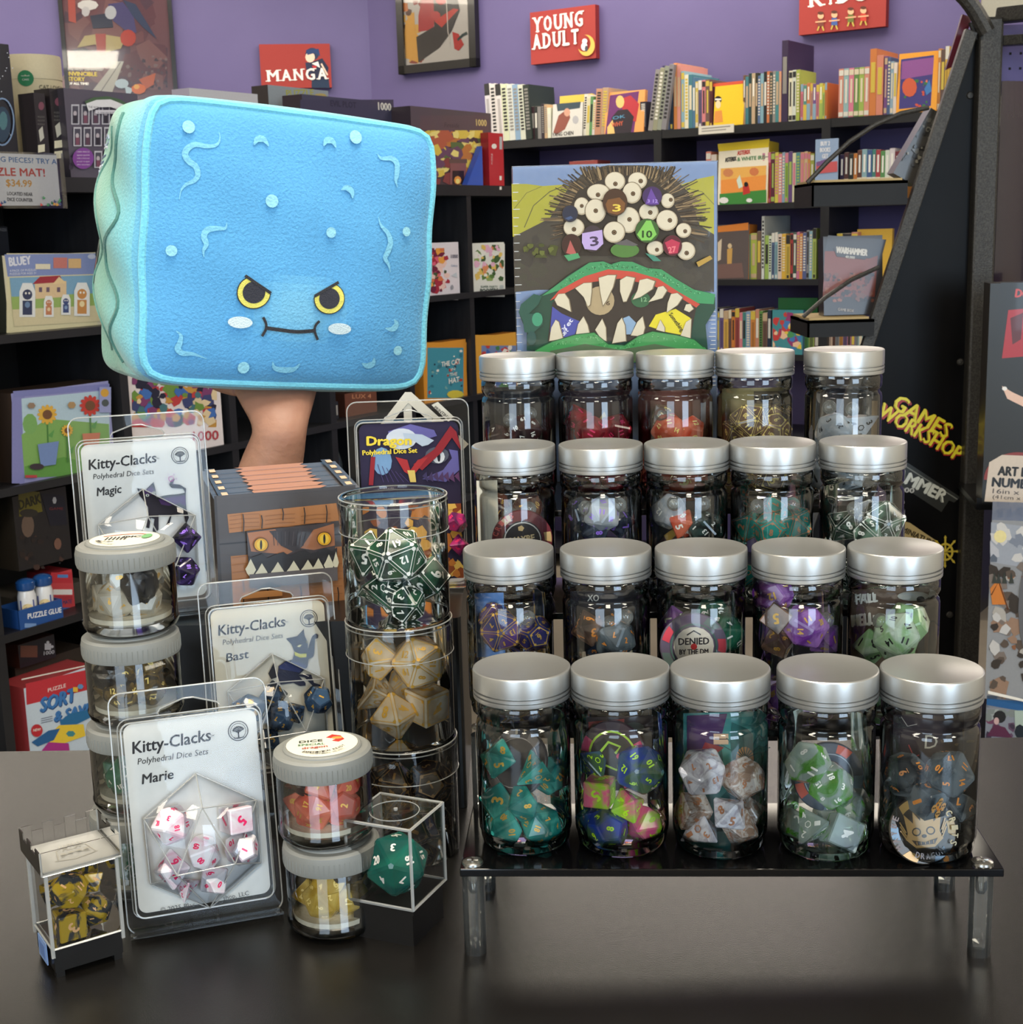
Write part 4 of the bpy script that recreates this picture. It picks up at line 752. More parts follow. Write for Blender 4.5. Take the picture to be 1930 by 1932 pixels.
# trays, rods and what lies on them
def tray(px0, px1, py, n, hpx):
    a = K(px0, py); e = K(px1, py); dz = .14
    b = MB(); b.box(0, e[0] - a[0], -.006, 0, -dz, dz * .3); b.box(0, e[0] - a[0], -hpx, 0, dz * .3 - .004, dz * .3); b.box(0, .004, -hpx, 0, -dz, dz * .3); b.build('tray', BLACKT, t, T(a[0], a[1], 0))
    b = MB(); b.box(.004, e[0] - a[0] - .01, 0, .0045, -dz + .01, dz * .3 - .006, (186, 160, 108)); tag(b.build('card_liner', MATTE, matrix=MK @ T(a[0], a[1] + .0005, 0)), 'worn tan card lying on the %s rack tray' % n, 'card'); return a, e
tray(1524, 1702, 346, 'upper', .048); tray(1516, 1640, 603, 'lower', .035)
b = MB(); b.tube([K(x, y, .045) for x, y in ((1523, 345), (1560, 306), (1602, 268), (1650, 236), (1700, 214), (1752, 203))], .005, 8); b.build('rod', BLACKM, t)
b = MB(); b.tube([K(x, y, .045) for x, y in ((1515, 598), (1556, 562), (1606, 528), (1658, 504))], .0045, 8); b.build('rod', BLACKM, t)
def d_wh(c):
    c.poly([(1562, 444), (1672, 452), (1662, 490), (1556, 476)], (58, 60, 68)); c.poly([(1556, 474), (1574, 474), (1580, 484), (1640, 488), (1656, 482), (1650, 560), (1552, 560)], (126, 56, 40)); c.blobs(1554, 515, 1650, 570, [(84, 44, 38), (44, 32, 32), (116, 66, 50), (140, 80, 56), (66, 44, 42)], 60, 14, .06, .16); c.poly([(1572, 468), (1640, 474), (1632, 490), (1578, 484)], (60, 60, 66))
    c.text('WARHAMMER', (1576, 477), (1636, 483), 12, (196, 190, 178), .08); c.text('40,000', (1594, 487), (1612, 489), 5, (190, 186, 176), .06); c.text('GAME BOX', (1580, 586), (1610, 589), 5, (170, 160, 150), .04)
fbox('game_box', 'grey and rust war game box with a battle scene on the lower tray', 'game box', MK, 1556, 1668, 444, K(1560, 601)[1] + .006, .05, (44, 42, 46), (48, 45, 48), d_wh, off=-.01, tilt=7)
b = MB(); b.box(0, .055, 0, .15, -.05, 0, (66, 62, 56)); o = b.build('clear_pack', PRINT, matrix=MK @ T(*K(1685, 334, -.02)) @ T(.0, .008, 0) @ RZ(-30))
tag(o, 'clear bagged patterned pack leaning on the rail over the upper tray', 'pack')
c = MB(eps=.001); c.blobs(.002, .03, .053, .148, [(90, 86, 76), (60, 56, 50), (126, 120, 104), (44, 40, 36)], 70, 3, .08, .2); c.build('printed_front', PRINT, o)
# stickers on the black side panel
def sticker(name, label, draw):
    Ms = MK @ T(0, 0, -.0035); c = MB(Ms.copy(), eps=.0006); c.M = Matrix(); c.PL = Ms; draw(c); o = c.build(name, PRINT, matrix=Ms); return tag(o, label, 'sticker')
def rot(cx, cy, a):
    ca, sa = math.cos(math.radians(a)), math.sin(math.radians(a)); return lambda x, y: (cx + ca * x - sa * y, cy + sa * x + ca * y)
def d_gw(c):
    R1 = rot(1676, 760, 38)
    for (dx, dy, cc, bo) in ((1.5, 2.5, (176, 34, 40), .11), (0, 0, (240, 224, 40), .055)):
        for s_, (ax, ay), (bx, by), h in (('GAMES', (1680, 768), (1784, 828), 29), ('WORKSHOP', (1652, 782), (1806, 870), 27)): c.text(s_, (ax + dx, ay + dy), (bx + dx, by + dy), h, cc, bo)
sticker('sticker', 'yellow and red slanted shop name sticker on the black rack side', d_gw)
def d_mm(c):
    c.poly([(1660, 862), (1680, 852), (1812, 938), (1800, 948), (1790, 944), (1776, 966), (1660, 890)], (46, 48, 46)); c.line([(1690, 868), (1806, 942)], 2, (120, 124, 118)); c.text('WARHAMMER', (1598, 858), (1780, 948), 22, (206, 210, 200), .09); c.text('40,000', (1672, 925), (1724, 930), 9, (190, 190, 184), .08)
sticker('sticker', 'black and white slanted war game sticker below the yellow one', d_mm)
def d_aos(c):
    c.poly([(1690, 980), (1716, 986), (1766, 1020), (1760, 1034), (1696, 1010)], (188, 166, 110)); c.text('MINIATURE', (1700, 1002), (1760, 1030), 10, (60, 50, 30), .06)
    for a in range(0, 360, 45): x, y = 1782 + 24 * math.cos(math.radians(a)), 1040 + 28 * math.sin(math.radians(a)); c.line([(1782, 1040), (x, y)], 3.4, (212, 186, 56)); c.ell(x, y, 3.4, 3.4, (212, 186, 56), 3, rot=a)
    c.ring(1782, 1040, 13, 15, 4, (212, 186, 56))
sticker('sticker', 'gold star of arrows sticker lowest on the black rack side', d_aos)
# boxes standing right of the post
def d_do(c):
    c.rect(1888, 533, 90, 330, (34, 36, 36)); c.text('DOODLE', (1914, 560), (1990, 566), 15, (206, 60, 56), .08); c.poly([(1902, 585), (1960, 580), (1960, 670), (1890, 676)], (176, 34, 44)); c.poly([(1906, 600), (1930, 590), (1926, 640), (1910, 650)], (92, 30, 34)); c.poly([(1890, 728), (1910, 740), (1945, 756), (1940, 772), (1900, 752)], (224, 182, 160)); c.ell(1895, 733, 5, 4, (230, 226, 220), 8)
    c.ell(1920, 905, 64, 52, (140, 50, 48), 24, a0=180); c.poly([(1857, 946), (1866, 872), (1890, 858), (1990, 862), (1990, 950)], (206, 190, 172)); c.text('ART BY', (1881, 896), (1950, 900), 17, (24, 24, 24), .08); c.text('NUMBERS', (1870, 917), (1974, 924), 17, (24, 24, 24), .08); c.text('16in x 20in', (1872, 930), (1965, 936), 9, (80, 70, 66), .02); c.text('(41cm x 51cm)', (1872, 940), (1970, 946), 7, (90, 80, 76), .02)
MK2 = frame((0, 2.9, 0), (1, -.16, 0))
RZB = at_pl(1900, 952, MK2)[1]
fbox('craft_box', 'black and red painting kit box with a cream lower panel, far right', 'box', MK2, 1860, 2060, 533, None, .07, (60, 56, 54), (34, 36, 36), d_do, pyb=948)
b = MB(); x, y = at_pl(1862, 951, MK2); b.box(0, .3, -.012, 0, -.25, .0); b.box(0, .3, -.012, .012, -.003, .0); b.box(.25, .30, FLOOR - y, -.012, -.25, .0); tag(b.build('wire_shelf', BLACKP, matrix=MK2 @ T(x - .02, y, .0)), 'black shelf carrying the painting kit box on the far right', 'shelf')
MK3 = frame((0, 2.85, 0), (1, -.35, 0))
def d_land(c):
    c.poly([(1870, 985), (1990, 1000), (1990, 1080), (1868, 1060)], (150, 158, 172)); c.blobs(1868, 985, 1990, 1060, [(176, 180, 190), (120, 130, 148), (196, 196, 196), (90, 100, 116)], 20, 4, .15, .35); c.ell(1887, 1012, 12, 12, (226, 214, 150), 12)
    c.blobs(1866, 1060, 1990, 1320, [(120, 110, 104), (90, 78, 70), (170, 166, 160), (140, 90, 60), (60, 54, 50), (190, 190, 190), (150, 120, 100)], 90, 12, .06, .18); c.poly([(1868, 1110), (1884, 1090), (1900, 1140), (1872, 1140)], (206, 120, 50)); c.line([(1870, 1122), (1884, 1096), (1902, 1150)], 2.5, (90, 50, 30))
    for x in (1876, 1884, 1895, 1908): c.poly([(x - 5, 1100), (x, 1078), (x + 5, 1100)], (58, 64, 60))
    c.ell(1945, 1150, 24, 90, (96, 98, 104), 14); c.poly([(1864, 1302), (1990, 1332), (1990, 1336), (1864, 1308)], WH)
zb3 = at_pl(1870, 1391, MK3)[1]
o, Mf, w, h = fbox('puzzle_box', 'tall misty mountain scene puzzle box stacked at the right edge', 'puzzle box', MK3, 1864, 2050, 984, None, .18, (70, 96, 140), (140, 144, 150), d_land, pyb=1318, topcol=(120, 140, 176))
fbox('puzzle_box', 'flat blue box edge under the misty mountain box', 'puzzle box', MK3, 1861, 2050, 1319, None, .18, (24, 70, 120), (30, 84, 140), lambda c: c.poly([(1862, 1318), (2040, 1350), (2040, 1362), (1862, 1330)], (34, 90, 150)), pyb=1334)
fbox('game_box', 'fantasy art box with a dark-haired figure, lowest at the right edge', 'game box', MK3, 1859, 2050, 1336, None, .18, (90, 84, 110), (126, 132, 146), lambda c: (c.blobs(1860, 1338, 1990, 1392, [(96, 70, 96), (60, 50, 70), (150, 160, 160), (120, 130, 130), (110, 60, 90)], 30, 9, .1, .3), c.ell(1886, 1352, 12, 12, (34, 36, 40), 10), c.ell(1880, 1360, 5, 7, (196, 160, 160), 10), c.poly([(1862, 1388), (1876, 1366), (1896, 1372), (1910, 1392)], (90, 40, 70)), c.poly([(1914, 1340), (1990, 1340), (1990, 1392), (1916, 1392)], (160, 180, 170)), c.ell(1924, 1380, 10, 14, (30, 40, 50), 8)), pyb=1393)
b = MB(); x, y = at_pl(1859, 1393, MK3); b.box(0, .5, FLOOR + .001, y - .001, -.3, -.0); tag(b.build('display_table', BLACKW, matrix=MK3 @ T(x - .25, 0, .06)), 'black table behind the counter carrying the boxes at the far right', 'table')
# ================================================================== STAIRCASE STAND OF BLACK ACRYLIC
SA = at_z(867, 1640, .0519); SB = at_z(1895, 1640, .0519)
XD = (SB - SA); SW = XD.length; XD.normalize(); YD = Vector((-XD.y, XD.x, 0))
MS = Matrix(((XD.x, YD.x, 0, SA.x), (XD.y, YD.y, 0, SA.y), (0, 0, 1, 0), (0, 0, 0, 1)))
TZ = [.0519, .1014, .1509, .2008]
stand = thing('display_stand', 'black glossy four-step acrylic stand with clear legs, under the rows of jars', 'stand', MS)
TY = [0, .077, .156, .236]; TDEP = [.088, .090, .092, .175]; TX = [(0, SW), (.004, SW - .004), (.006, SW - .006), (.008, SW - .008)]
for i in range(4):
    b = MB(); b.box(TX[i][0], TX[i][1], TY[i], TY[i] + TDEP[i], TZ[i] - .0045, TZ[i]); o = b.build('step_plate', BLACKG, stand)
    md = o.modifiers.new('bevel', 'BEVEL'); md.width = .0006; md.segments = 2
def leg(x, y, z0, z1, screw=True):
    b = MB(); r = .0062
    b.lathe([(0, z0), (r, z0), (r, z1)], 24); b.lathe([(r * .98, z0 + .005), (.0, z0 + .0052)], 24); b.lathe([(.0032, z1), (.0032, z1 - .010), (.002, z1 - .0125), (0, z1 - .013)], 12)
    l = b.build('leg', ACRYL, stand, T(x, y, 0))
    if screw:
        b = MB(); zt = z1 + .0045; b.lathe([(.0058, zt), (.0056, zt + .0012), (.0040, zt + .0019), (0, zt + .0021)], 20); b.box(-.0030, .0030, -.0006, .0006, zt + .0018, zt + .0024); b.box(-.0006, .0006, -.003, .003, zt + .0018, zt + .0024)
        b.build('screw', CHROME, l)
for x in (.0065, SW - .0095):
    leg(x, .0075, 0, TZ[0] - .0045); leg(x, .0835, 0, TZ[0] - .0045, False)
    for i in (1, 2, 3): leg(x, TY[i] + .0075, TZ[i - 1], TZ[i] - .0045)
    leg(x, TY[3] + .086, 0, TZ[3] - .0045, False)
    for i in (1, 2): leg(x, TY[i] + TDEP[i] - .008, 0, TZ[i] - .0045, False)

# ================================================================== JARS
JP = [[(.0031, .7390), (.0567, .7331), (.1103, .7272), (.1671, .7210), (.2212, .7151)], [(-.0026, .8144), (.0548, .8081), (.1103, .8020), (.1662, .7959), (.2208, .7899)],
      [(.0023, .8954), (.0581, .8893), (.1124, .8833), (.1658, .8775), (.2215, .8714)], [(.0072, .9842), (.0608, .9784), (.1159, .9723), (.1700, .9664), (.2298, .9599)]]
JC = [['teal dice and a dark poker chip', 'blue and lime dice', 'marbled white dice', 'clear dice with green cores', 'smoky dice and a gold monster chip'],
      ['blue and gold lace dice', 'black skull and clear blue dice', 'green dice and a denied chip', 'purple dice with gold cores', 'pale green dice and a wood card'],
      ['a red crits chip and a white strip', 'dark navy dice', 'black dice with an orange streak', 'teal and copper dice', 'sage green and black dice'],
      ['dark red dice with white numbers', 'crimson dice', 'orange red dice', 'gold numbered dark dice', 'clear dice with black and white numbers']]
ROWN = ['front row', 'second row', 'third row', 'back row']; POS = ['leftmost', 'second', 'middle', 'fourth', 'rightmost']
jar0 = thing('jar', 'clear jar', 'jar', Matrix())
b = MB(); R = .026
b.lathe([(0, .0012), (.016, .0010), (.0195, .0001), (.0222, .0004), (.0242, .0024), (.0250, .0058), (.0249, .0084), (.0258, .0098), (R, .0120), (R, .0700), (.0255, .0722), (.0244, .0735), (.0243, .0748), (.0253, .0762), (.0259, .0776), (.0259, .0832), (.0252, .0856), (.0236, .0872), (.0233, .0885), (.0233, .0985)], 64)
b.lathe([(0, .0030), (.018, .0034), (.0225, .0052), (.0243, .0092)], 48)
for z in (.0895, .0915): b.lathe([(.0234, z - .0004), (.0240, z), (.0234, z + .0004)], 48)
b.build('jar_body', JARP, jar0, angle=60)
b = MB(); r = .027
b.lathe([(.0245, .0858), (.0265, .0856), (.0269, .0861), (r, .0872), (r, .0882), (.0256, .0884), (.0256, .0891), (r, .0893), (r, .0906), (.0256, .0908), (.0256, .0915), (r, .0917), (r, .1008), (.0268, .1016), (.0262, .1020), (.0255, .1020), (.0250, .1018), (0, .1018)], 72)
b.build('lid', SILVER, jar0, angle=25)
JW = {}
for i in range(4):
    for j in range(5):
        M = T(JP[i][j][0], JP[i][j][1], TZ[i]) @ RZ(17 * (i + j * 3))
        if (i, j) == (0, 0): o = jar0; o.matrix_world = M
        else: o = dup(jar0, matrix=M)
        a = '' if JC[i][j].split()[0] in ('a',) else ''
        tag(o, 'silver-lidded jar of %s, %s in the %s' % (JC[i][j], POS[j], ROWN[i]), 'jar', 'silver lidded dice jars on the stand')
        JW[i, j] = Vector((JP[i][j][0], JP[i][j][1], TZ[i]))

# ================================================================== DICE
def hull_faces(vs):
    bm = bmesh.new(); [bm.verts.new(v) for v in vs]; bmesh.ops.convex_hull(bm, input=bm.verts); bmesh.ops.dissolve_limit(bm, angle_limit=math.radians(2), verts=bm.verts, edges=bm.edges)
    fs = [(f.calc_center_median().copy(), f.normal.copy(), [v.co.copy() for v in f.verts]) for f in bm.faces]; return bm, fs
PH = (1 + 5 ** .5) / 2
def cyc(l): return [Vector(p) for x, y, z in l for p in ((x, y, z), (y, z, x), (z, x, y))]
def poly_verts(k):
    if k == 'd4': v = [Vector(p) for p in ((1, 1, 1), (1, -1, -1), (-1, 1, -1), (-1, -1, 1))]; R = .0128
    elif k == 'd6': v = [Vector((x, y, z)) for x in (-1, 1) for y in (-1, 1) for z in (-1, 1)]; R = .0136
    elif k == 'd8': v = cyc([(1, 0, 0), (-1, 0, 0)]); R = .0118
    elif k in ('d10', 'd00'):
        h = .105; v = [Vector((math.cos(i * PI / 5), math.sin(i * PI / 5), h * (1 if i % 2 else -1))) for i in range(10)] + [Vector((0, 0, 1.05)), Vector((0, 0, -1.05))]; R = .0122
    elif k == 'd12': v = [Vector((x, y, z)) for x in (-1, 1) for y in (-1, 1) for z in (-1, 1)] + cyc([(0, a / PH, b * PH) for a in (-1, 1) for b in (-1, 1)]); R = .0118
    else: v = cyc([(0, a, b * PH) for a in (-1, 1) for b in (-1, 1)]); R = .0126
    m = max(p.length for p in v); return [p * (R / m) for p in v]
NUMS = {'d4': [str(i) for i in range(1, 5)], 'd6': list('123456'), 'd8': list('12345678'), 'd10': list('0123456789'), 'd00': ['00', '10', '20', '30', '40', '50', '60', '70', '80', '90'], 'd12': [str(i) for i in range(1, 13)], 'd20': [str(i) for i in range(1, 21)]}
NH = {'d4': .0038, 'd6': .0066, 'd8': .0050, 'd10': .0042, 'd00': .0037, 'd12': .0038, 'd20': .0030}
DM = {}
for k in NUMS:
    bm, fs = hull_faces(poly_verts(k)); random.Random(7).shuffle(fs)
    bmesh.ops.bevel(bm, geom=list(bm.edges) + list(bm.verts), offset=.0007, segments=1, affect='EDGES', profile=.6)
    me = bpy.data.meshes.new('die'); bm.to_mesh(me); bm.free(); me.materials.append(BLACKP)
    c = MB(eps=.00006); lace = MB(eps=.00006)
    for (ce, n, vs), s_ in zip(fs, NUMS[k]):
        far = max(vs, key=lambda p: (p - ce).length); y = (far - ce) - n * (far - ce).dot(n); x = y.cross(n)
        for tgt in (c, lace): tgt.M = frame(ce, x, y); tgt.z = .0001
        if k == 'd4':
            for q in vs:
                yy = (q - ce) - n * (q - ce).dot(n); c.M = lace.M = frame(ce, yy.cross(n), yy); L_ = yy.length; d_ = random.Random(str(q)).choice('1234'); c.text(d_, (-.0011, L_ * .30), (.0011, L_ * .30), .0032, WH, .06)
            c.ring(0, 0, .0016, .0016, .0005, WH, 6)
        else:
            h = NH[k]; wd = h * .62 * (1 if len(s_) == 1 else 1.7) * (.5 if s_ == '1' else 1); c.text(s_, (-wd / 2, -h / 2), (wd / 2, -h / 2), h, WH, .07)
            if s_ in '69': c.rect(-wd / 2, -h * .72, wd, h * .1, WH)
        q = [(lace.M.inverted() @ (ce + (p - ce) * .84)) for p in vs]
        lace.line([(p.x, p.y) for p in q], .0006, WH, closed=True)
        for p in q: lace.ell(p.x * .9, p.y * .9, .0009, .0009, WH, 6)
    def tomesh(cc, nm):
        m2 = bpy.data.meshes.new(nm); m2.from_pydata([tuple(p) for p in cc.v], [], cc.f); m2.materials.append(BLACKP); return m2
    DM[k] = (me, tomesh(c, 'numerals'), tomesh(lace, 'face_lines'))
SH = {'d4': 'four-sided', 'd6': 'cube shaped', 'd8': 'eight-sided', 'd10': 'ten-sided', 'd00': 'ten-sided percentile', 'd12': 'twelve-sided', 'd20': 'twenty-sided'}
INK = {}
def ink(name, c, metal=.0): 
    if name not in INK: INK[name] = mat(name + '_ink', c, .35, metal, scale=300)
    return INK[name]
def link_mesh(name, me, m, parent=None, M=None):
    o = bpy.data.objects.new(name, me); COL.objects.link(o)
    if parent is not None: o.parent = parent
    if M is not None: o.matrix_local = M
    o.material_slots[0].link = 'OBJECT'; o.material_slots[0].material = m; return o
def die(k, pos, rotv, body, inkm, label, group, scale=1, lace=False):
    M = Matrix.Translation(pos) @ RZ(rotv[2]) @ RX(rotv[0]) @ RY(rotv[1]) @ Matrix.Scale(scale, 4)
    o = link_mesh('die', DM[k][0], body, None, M); tag(o, label, 'die', group)
    link_mesh('numerals', DM[k][1], inkm, o)
    if lace: link_mesh('face_lines', DM[k][2], inkm, o)
    return o
used_die = {}
def jar_dice(i, j, items, look, body, inkm, lace=False, scale=1.):
    """items: (kind, px, py, depth offset from the jar axis, size) measured in the photograph"""
    c = JW[i, j]; g = 'dice in the %s jar, %s' % (POS[j], ROWN[i]); used = set()
    rnd = random.Random(i * 10 + j)
    for it in items:
        k, px, py, dy = it[:4]; s_ = it[4] if len(it) > 4 else 1
        bd = it[5] if len(it) > 5 else body
        p = at_y(px, py, c.y + dy); off = Vector((p.x - c.x, p.y - c.y)); lim = .0252 - .0098 * s_ * scale
        if off.length > lim: off *= lim / off.length
        z = max(p.z, TZ[i] + .0125)
        die(k, (c.x + off.x, c.y + off.y, z), (rnd.uniform(0, 360), rnd.uniform(0, 360), rnd.uniform(0, 360)), bd, inkm, '%s %s die in the %s %s jar' % (look, SH[k] + ('' if k not in used else ' upper'), ROWN[i], POS[j]), g, s_ * scale, lace); used.add(k)
    # the dice that carry them, lower in the jar
    if i > 0:
        rest = [k for k in ('d12', 'd6', 'd8', 'd00', 'd10', 'd20', 'd4') if k not in used][:max(0, 7 - len(items))]
        for q, k in enumerate(rest):
            a = q * 2 * PI / 3 + i + j; z = TZ[i] + .0145 + (q // 3) * .019; r_ = .0125 if len(rest) > 1 else 0
            die(k, (c.x + r_ * math.cos(a), c.y + r_ * math.sin(a), z), (rnd.uniform(0, 360), rnd.uniform(0, 360), 0), body, inkm, '%s %s die low in the %s %s jar' % (look, SH[k], ROWN[i], POS[j]), g, scale, lace)
gold = ink('gold', (214, 166, 70), .3); white = ink('white', (238, 236, 226)); lime = ink('lime', (176, 220, 30)); copper = ink('copper', (178, 120, 84), .2); orangei = ink('orange', (222, 140, 60)); black = ink('black', (24, 24, 24)); pink = ink('pink', (224, 40, 96)); yel = ink('yellow', (232, 206, 120)); purpi = ink('purple', (150, 110, 220))
D_teal = dice_mat('teal_resin', (22, 118, 108), (70, 168, 150), .82)
D_lime = dice_mat('blue_lime_pink_resin', (34, 62, 150), (60, 90, 60), .88, 45); D_lime2 = dice_mat('lime_pink_resin', (150, 196, 30), (224, 92, 130), .95, 60)
D_marb = dice_mat('white_marbled_stone', (206, 202, 204), (160, 152, 158), 1, 170, (.45, .62)); D_marb2 = dice_mat('speckled_stone', (196, 184, 172), (150, 120, 98), 1, 220)
D_clr = dice_mat('clear_green_resin', (196, 210, 200), (96, 180, 40), .30, 50, (.55, .62)); D_smoke = dice_mat('smoky_resin', (40, 50, 56), (120, 130, 134), .55, 60)
D_bg = dice_mat('blue_purple_resin', (40, 54, 110), (92, 60, 120), .95); D_blk = dice_mat('black_resin', (24, 24, 28), (50, 66, 90), .8); D_grn = dice_mat('deep_green_resin', (14, 60, 44), (34, 110, 80), .95, 60)
D_pur = dice_mat('purple_resin', (120, 50, 150), (190, 130, 210), .7); D_pale = dice_mat('pale_green_resin', (150, 190, 130), (206, 222, 196), .8)
D_brn = dice_mat('dark_red_brown_resin', (60, 30, 30), (110, 60, 40), .9); D_navy = dice_mat('navy_resin', (30, 38, 56), (70, 80, 96), .8); D_bw = dice_mat('black_green_resin', (20, 24, 24), (60, 80, 74), .9)
D_tc = dice_mat('turquoise_resin', (20, 110, 100), (50, 150, 136), .92); D_sage = dice_mat('sage_resin', (34, 52, 42), (120, 150, 126), .92)
D_dred = dice_mat('dark_red_resin', (70, 26, 30), (40, 30, 34), .9); D_crim = dice_mat('crimson_resin', (150, 30, 44), (110, 20, 34), .9); D_oran = dice_mat('orange_red_resin', (206, 70, 40), (226, 120, 90), .8)
D_gy = dice_mat('dark_gold_resin', (90, 70, 60), (130, 100, 80), .9); D_ice = dice_mat('ice_clear_resin', (190, 200, 206), (226, 226, 226), .45)
# front row
jar_dice(0, 0, [('d8', 932, 1432, -.004, 1.05), ('d4', 1012, 1452, -.012, 1.15), ('d12', 1042, 1462, .004, 1.0), ('d6', 922, 1515, -.004, .95), ('d10', 986, 1516, -.012, .95), ('d00', 945, 1575, -.012, 1.0), ('d20', 1020, 1568, -.009, 1.05)], 'teal translucent gold numbered', D_teal, gold)
jar_dice(0, 1, [('d20', 1208, 1450, -.006, 1.25), ('d6', 1118, 1498, -.013, .92, D_lime2), ('d8', 1184, 1520, -.008, .95, D_lime2), ('d12', 1146, 1568, -.011, 1.05), ('d10', 1213, 1568, -.006, 1.0, D_lime2), ('d4', 1100, 1440, .004, 1.0), ('d00', 1102, 1575, .002, .95)], 'blue and lime', D_lime, lime)
jar_dice(0, 2, [('d20', 1320, 1458, -.010, 1.18), ('d12', 1402, 1468, -.006, 1.08, D_marb2), ('d6', 1306, 1530, -.004, .95, D_marb2), ('d8', 1376, 1535, -.013, 1.05), ('d4', 1312, 1600, -.012, 1.2), ('d10', 1395, 1590, -.008, 1.0, D_marb2), ('d00', 1430, 1530, .004, .95, D_marb2)], 'white marbled', D_marb, copper)
jar_dice(0, 3, [('d12', 1518, 1442, -.010, 1.1), ('d20', 1568, 1482, -.010, 1.1), ('d10', 1612, 1518, .002, .95), ('d4', 1535, 1560, -.010, 1.15), ('d8', 1500, 1580, -.002, 1.0), ('d6', 1588, 1590, -.012, 1.05), ('d00', 1565, 1540, .008, .9)], 'clear and green', D_clr, white)
jar_dice(0, 4, [('d20', 1788, 1460, -.010, 1.18), ('d12', 1700, 1462, -.004, 1.1), ('d10', 1810, 1525, .0, .95), ('d8', 1700, 1530, .008, 1.0), ('d00', 1790, 1560, .01, .95)], 'smoky clear gold numbered', D_smoke, orangei)
# second row
jar_dice(1, 0, [('d20', 945, 1190, -.012, 1.12), ('d12', 1010, 1195, -.006, 1.0), ('d8', 930, 1160, .004, 1.0)], 'blue gold laced', D_bg, gold, True)
jar_dice(1, 1, [('d8', 1110, 1185, -.008, 1.05, D_gy), ('d20', 1160, 1205, -.012, 1.1, D_smoke), ('d12', 1136, 1175, .006, 1.0)], 'black and clear blue', D_blk, orangei)
jar_dice(1, 2, [('d20', 1382, 1195, -.004, 1.15), ('d12', 1345, 1160, .006, 1.0), ('d8', 1262, 1175, .004, 1.0, D_pur)], 'deep green', D_grn, white)
jar_dice(1, 3, [('d20', 1520, 1182, -.012, 1.15), ('d12', 1458, 1120, .002, 1.1), ('d6', 1458, 1165, -.010, .9, D_gy), ('d8', 1570, 1205, -.006, 1.0), ('d10', 1468, 1212, -.008, .95, D_gy)], 'purple gold numbered', D_pur, gold)
jar_dice(1, 4, [('d20', 1690, 1200, -.012, 1.25), ('d12', 1712, 1175, .002, 1.15), ('d8', 1635, 1222, -.006, 1.05)], 'pale green black numbered', D_pale, black)
# third row
jar_dice(2, 0, [('d20', 935, 960, .006, 1.0), ('d12', 995, 960, .004, 1.0)], 'dark brown', D_brn, gold)
jar_dice(2, 1, [('d20', 1136, 970, -.010, 1.05, D_ice), ('d12', 1095, 972, .002, 1.05), ('d8', 1168, 985, -.002, 1.0), ('d10', 1120, 1000, -.008, 1.0)], 'dark navy', D_navy, purpi)
jar_dice(2, 2, [('d20', 1330, 998, -.008, 1.05), ('d12', 1262, 965, .004, 1.05, D_ice), ('d8', 1290, 990, -.004, 1.0, D_oran)], 'black white numbered', D_bw, white)
jar_dice(2, 3, [('d20', 1500, 990, -.008, 1.15), ('d12', 1455, 1000, -.010, 1.05), ('d8', 1412, 992, -.002, 1.1), ('d10', 1458, 962, .006, 1.0)], 'turquoise copper laced', D_tc, copper, True)
jar_dice(2, 4, [('d20', 1678, 985, -.006, 1.25), ('d12', 1640, 975, .004, 1.0, D_ice), ('d8', 1590, 992, -.002, 1.1), ('d10', 1640, 1008, -.012, 1.0)], 'sage green', D_sage, white, True)
# back row
jar_dice(3, 0, [('d20', 990, 812, -.010, 1.1), ('d12', 940, 828, -.002, 1.0)], 'dark red white numbered', D_dred, white)
jar_dice(3, 1, [('d20', 1165, 812, -.006, 1.05), ('d8', 1090, 790, .002, 1.0), ('d12', 1115, 815, -.008, 1.05)], 'crimson', D_crim, pink)
jar_dice(3, 2, [('d20', 1262, 812, -.008, 1.1), ('d12', 1300, 815, -.004, 1.05), ('d8', 1250, 785, .006, 1.0, D_gy)], 'orange red', D_oran, yel)
jar_dice(3, 3, [('d20', 1412, 795, -.008, 1.1), ('d12', 1460, 812, -.006, 1.1), ('d8', 1388, 815, -.006, 1.05), ('d10', 1460, 785, .006, 1.0)], 'dark gold numbered', D_gy, yel, True)
jar_dice(3, 4, [('d20', 1575, 812, -.008, 1.15), ('d4', 1618, 800, -.004, 1.3)], 'ice clear black numbered', D_ice, black)

# ------------------------------------------------------------------ chips, cards and strips inside the jars
def chip(i, j, px, py, dy, tilt, spin, yaw, label, base, edge, draw, r=.0195):
    p = at_y(px, py, JW[i, j].y + dy); c = JW[i, j]
    M = Matrix.Translation(p) @ RZ(yaw) @ RX(90 - tilt) @ RZ(spin)
    b = MB(); b.lathe([(0, -.0015), (r - .0005, -.0015), (r, -.001), (r, .001), (r - .0005, .0015), (0, .0015)], 40, base); 
    o = b.build('poker_chip', PRINT, matrix=M); tag(o, label, 'poker chip')
    c = MB(eps=.00012); c.z = .0016; draw(c, r); c.build('printed_face', PRINT, o); return o
def edge_spots(c, r, cols, w=14, r0=.72):
    for q, cc in enumerate(cols):
        a = 360 / len(cols) * q; pts = [(r * .97 * math.cos(math.radians(a + t_)), r * .97 * math.sin(math.radians(a + t_))) for t_ in range(-w, w + 1, 7)]; pts += [(r * r0 * math.cos(math.radians(a + t_)), r * r0 * math.sin(math.radians(a + t_))) for t_ in range(w, -w - 1, -7)]
        c.poly(pts, cc)
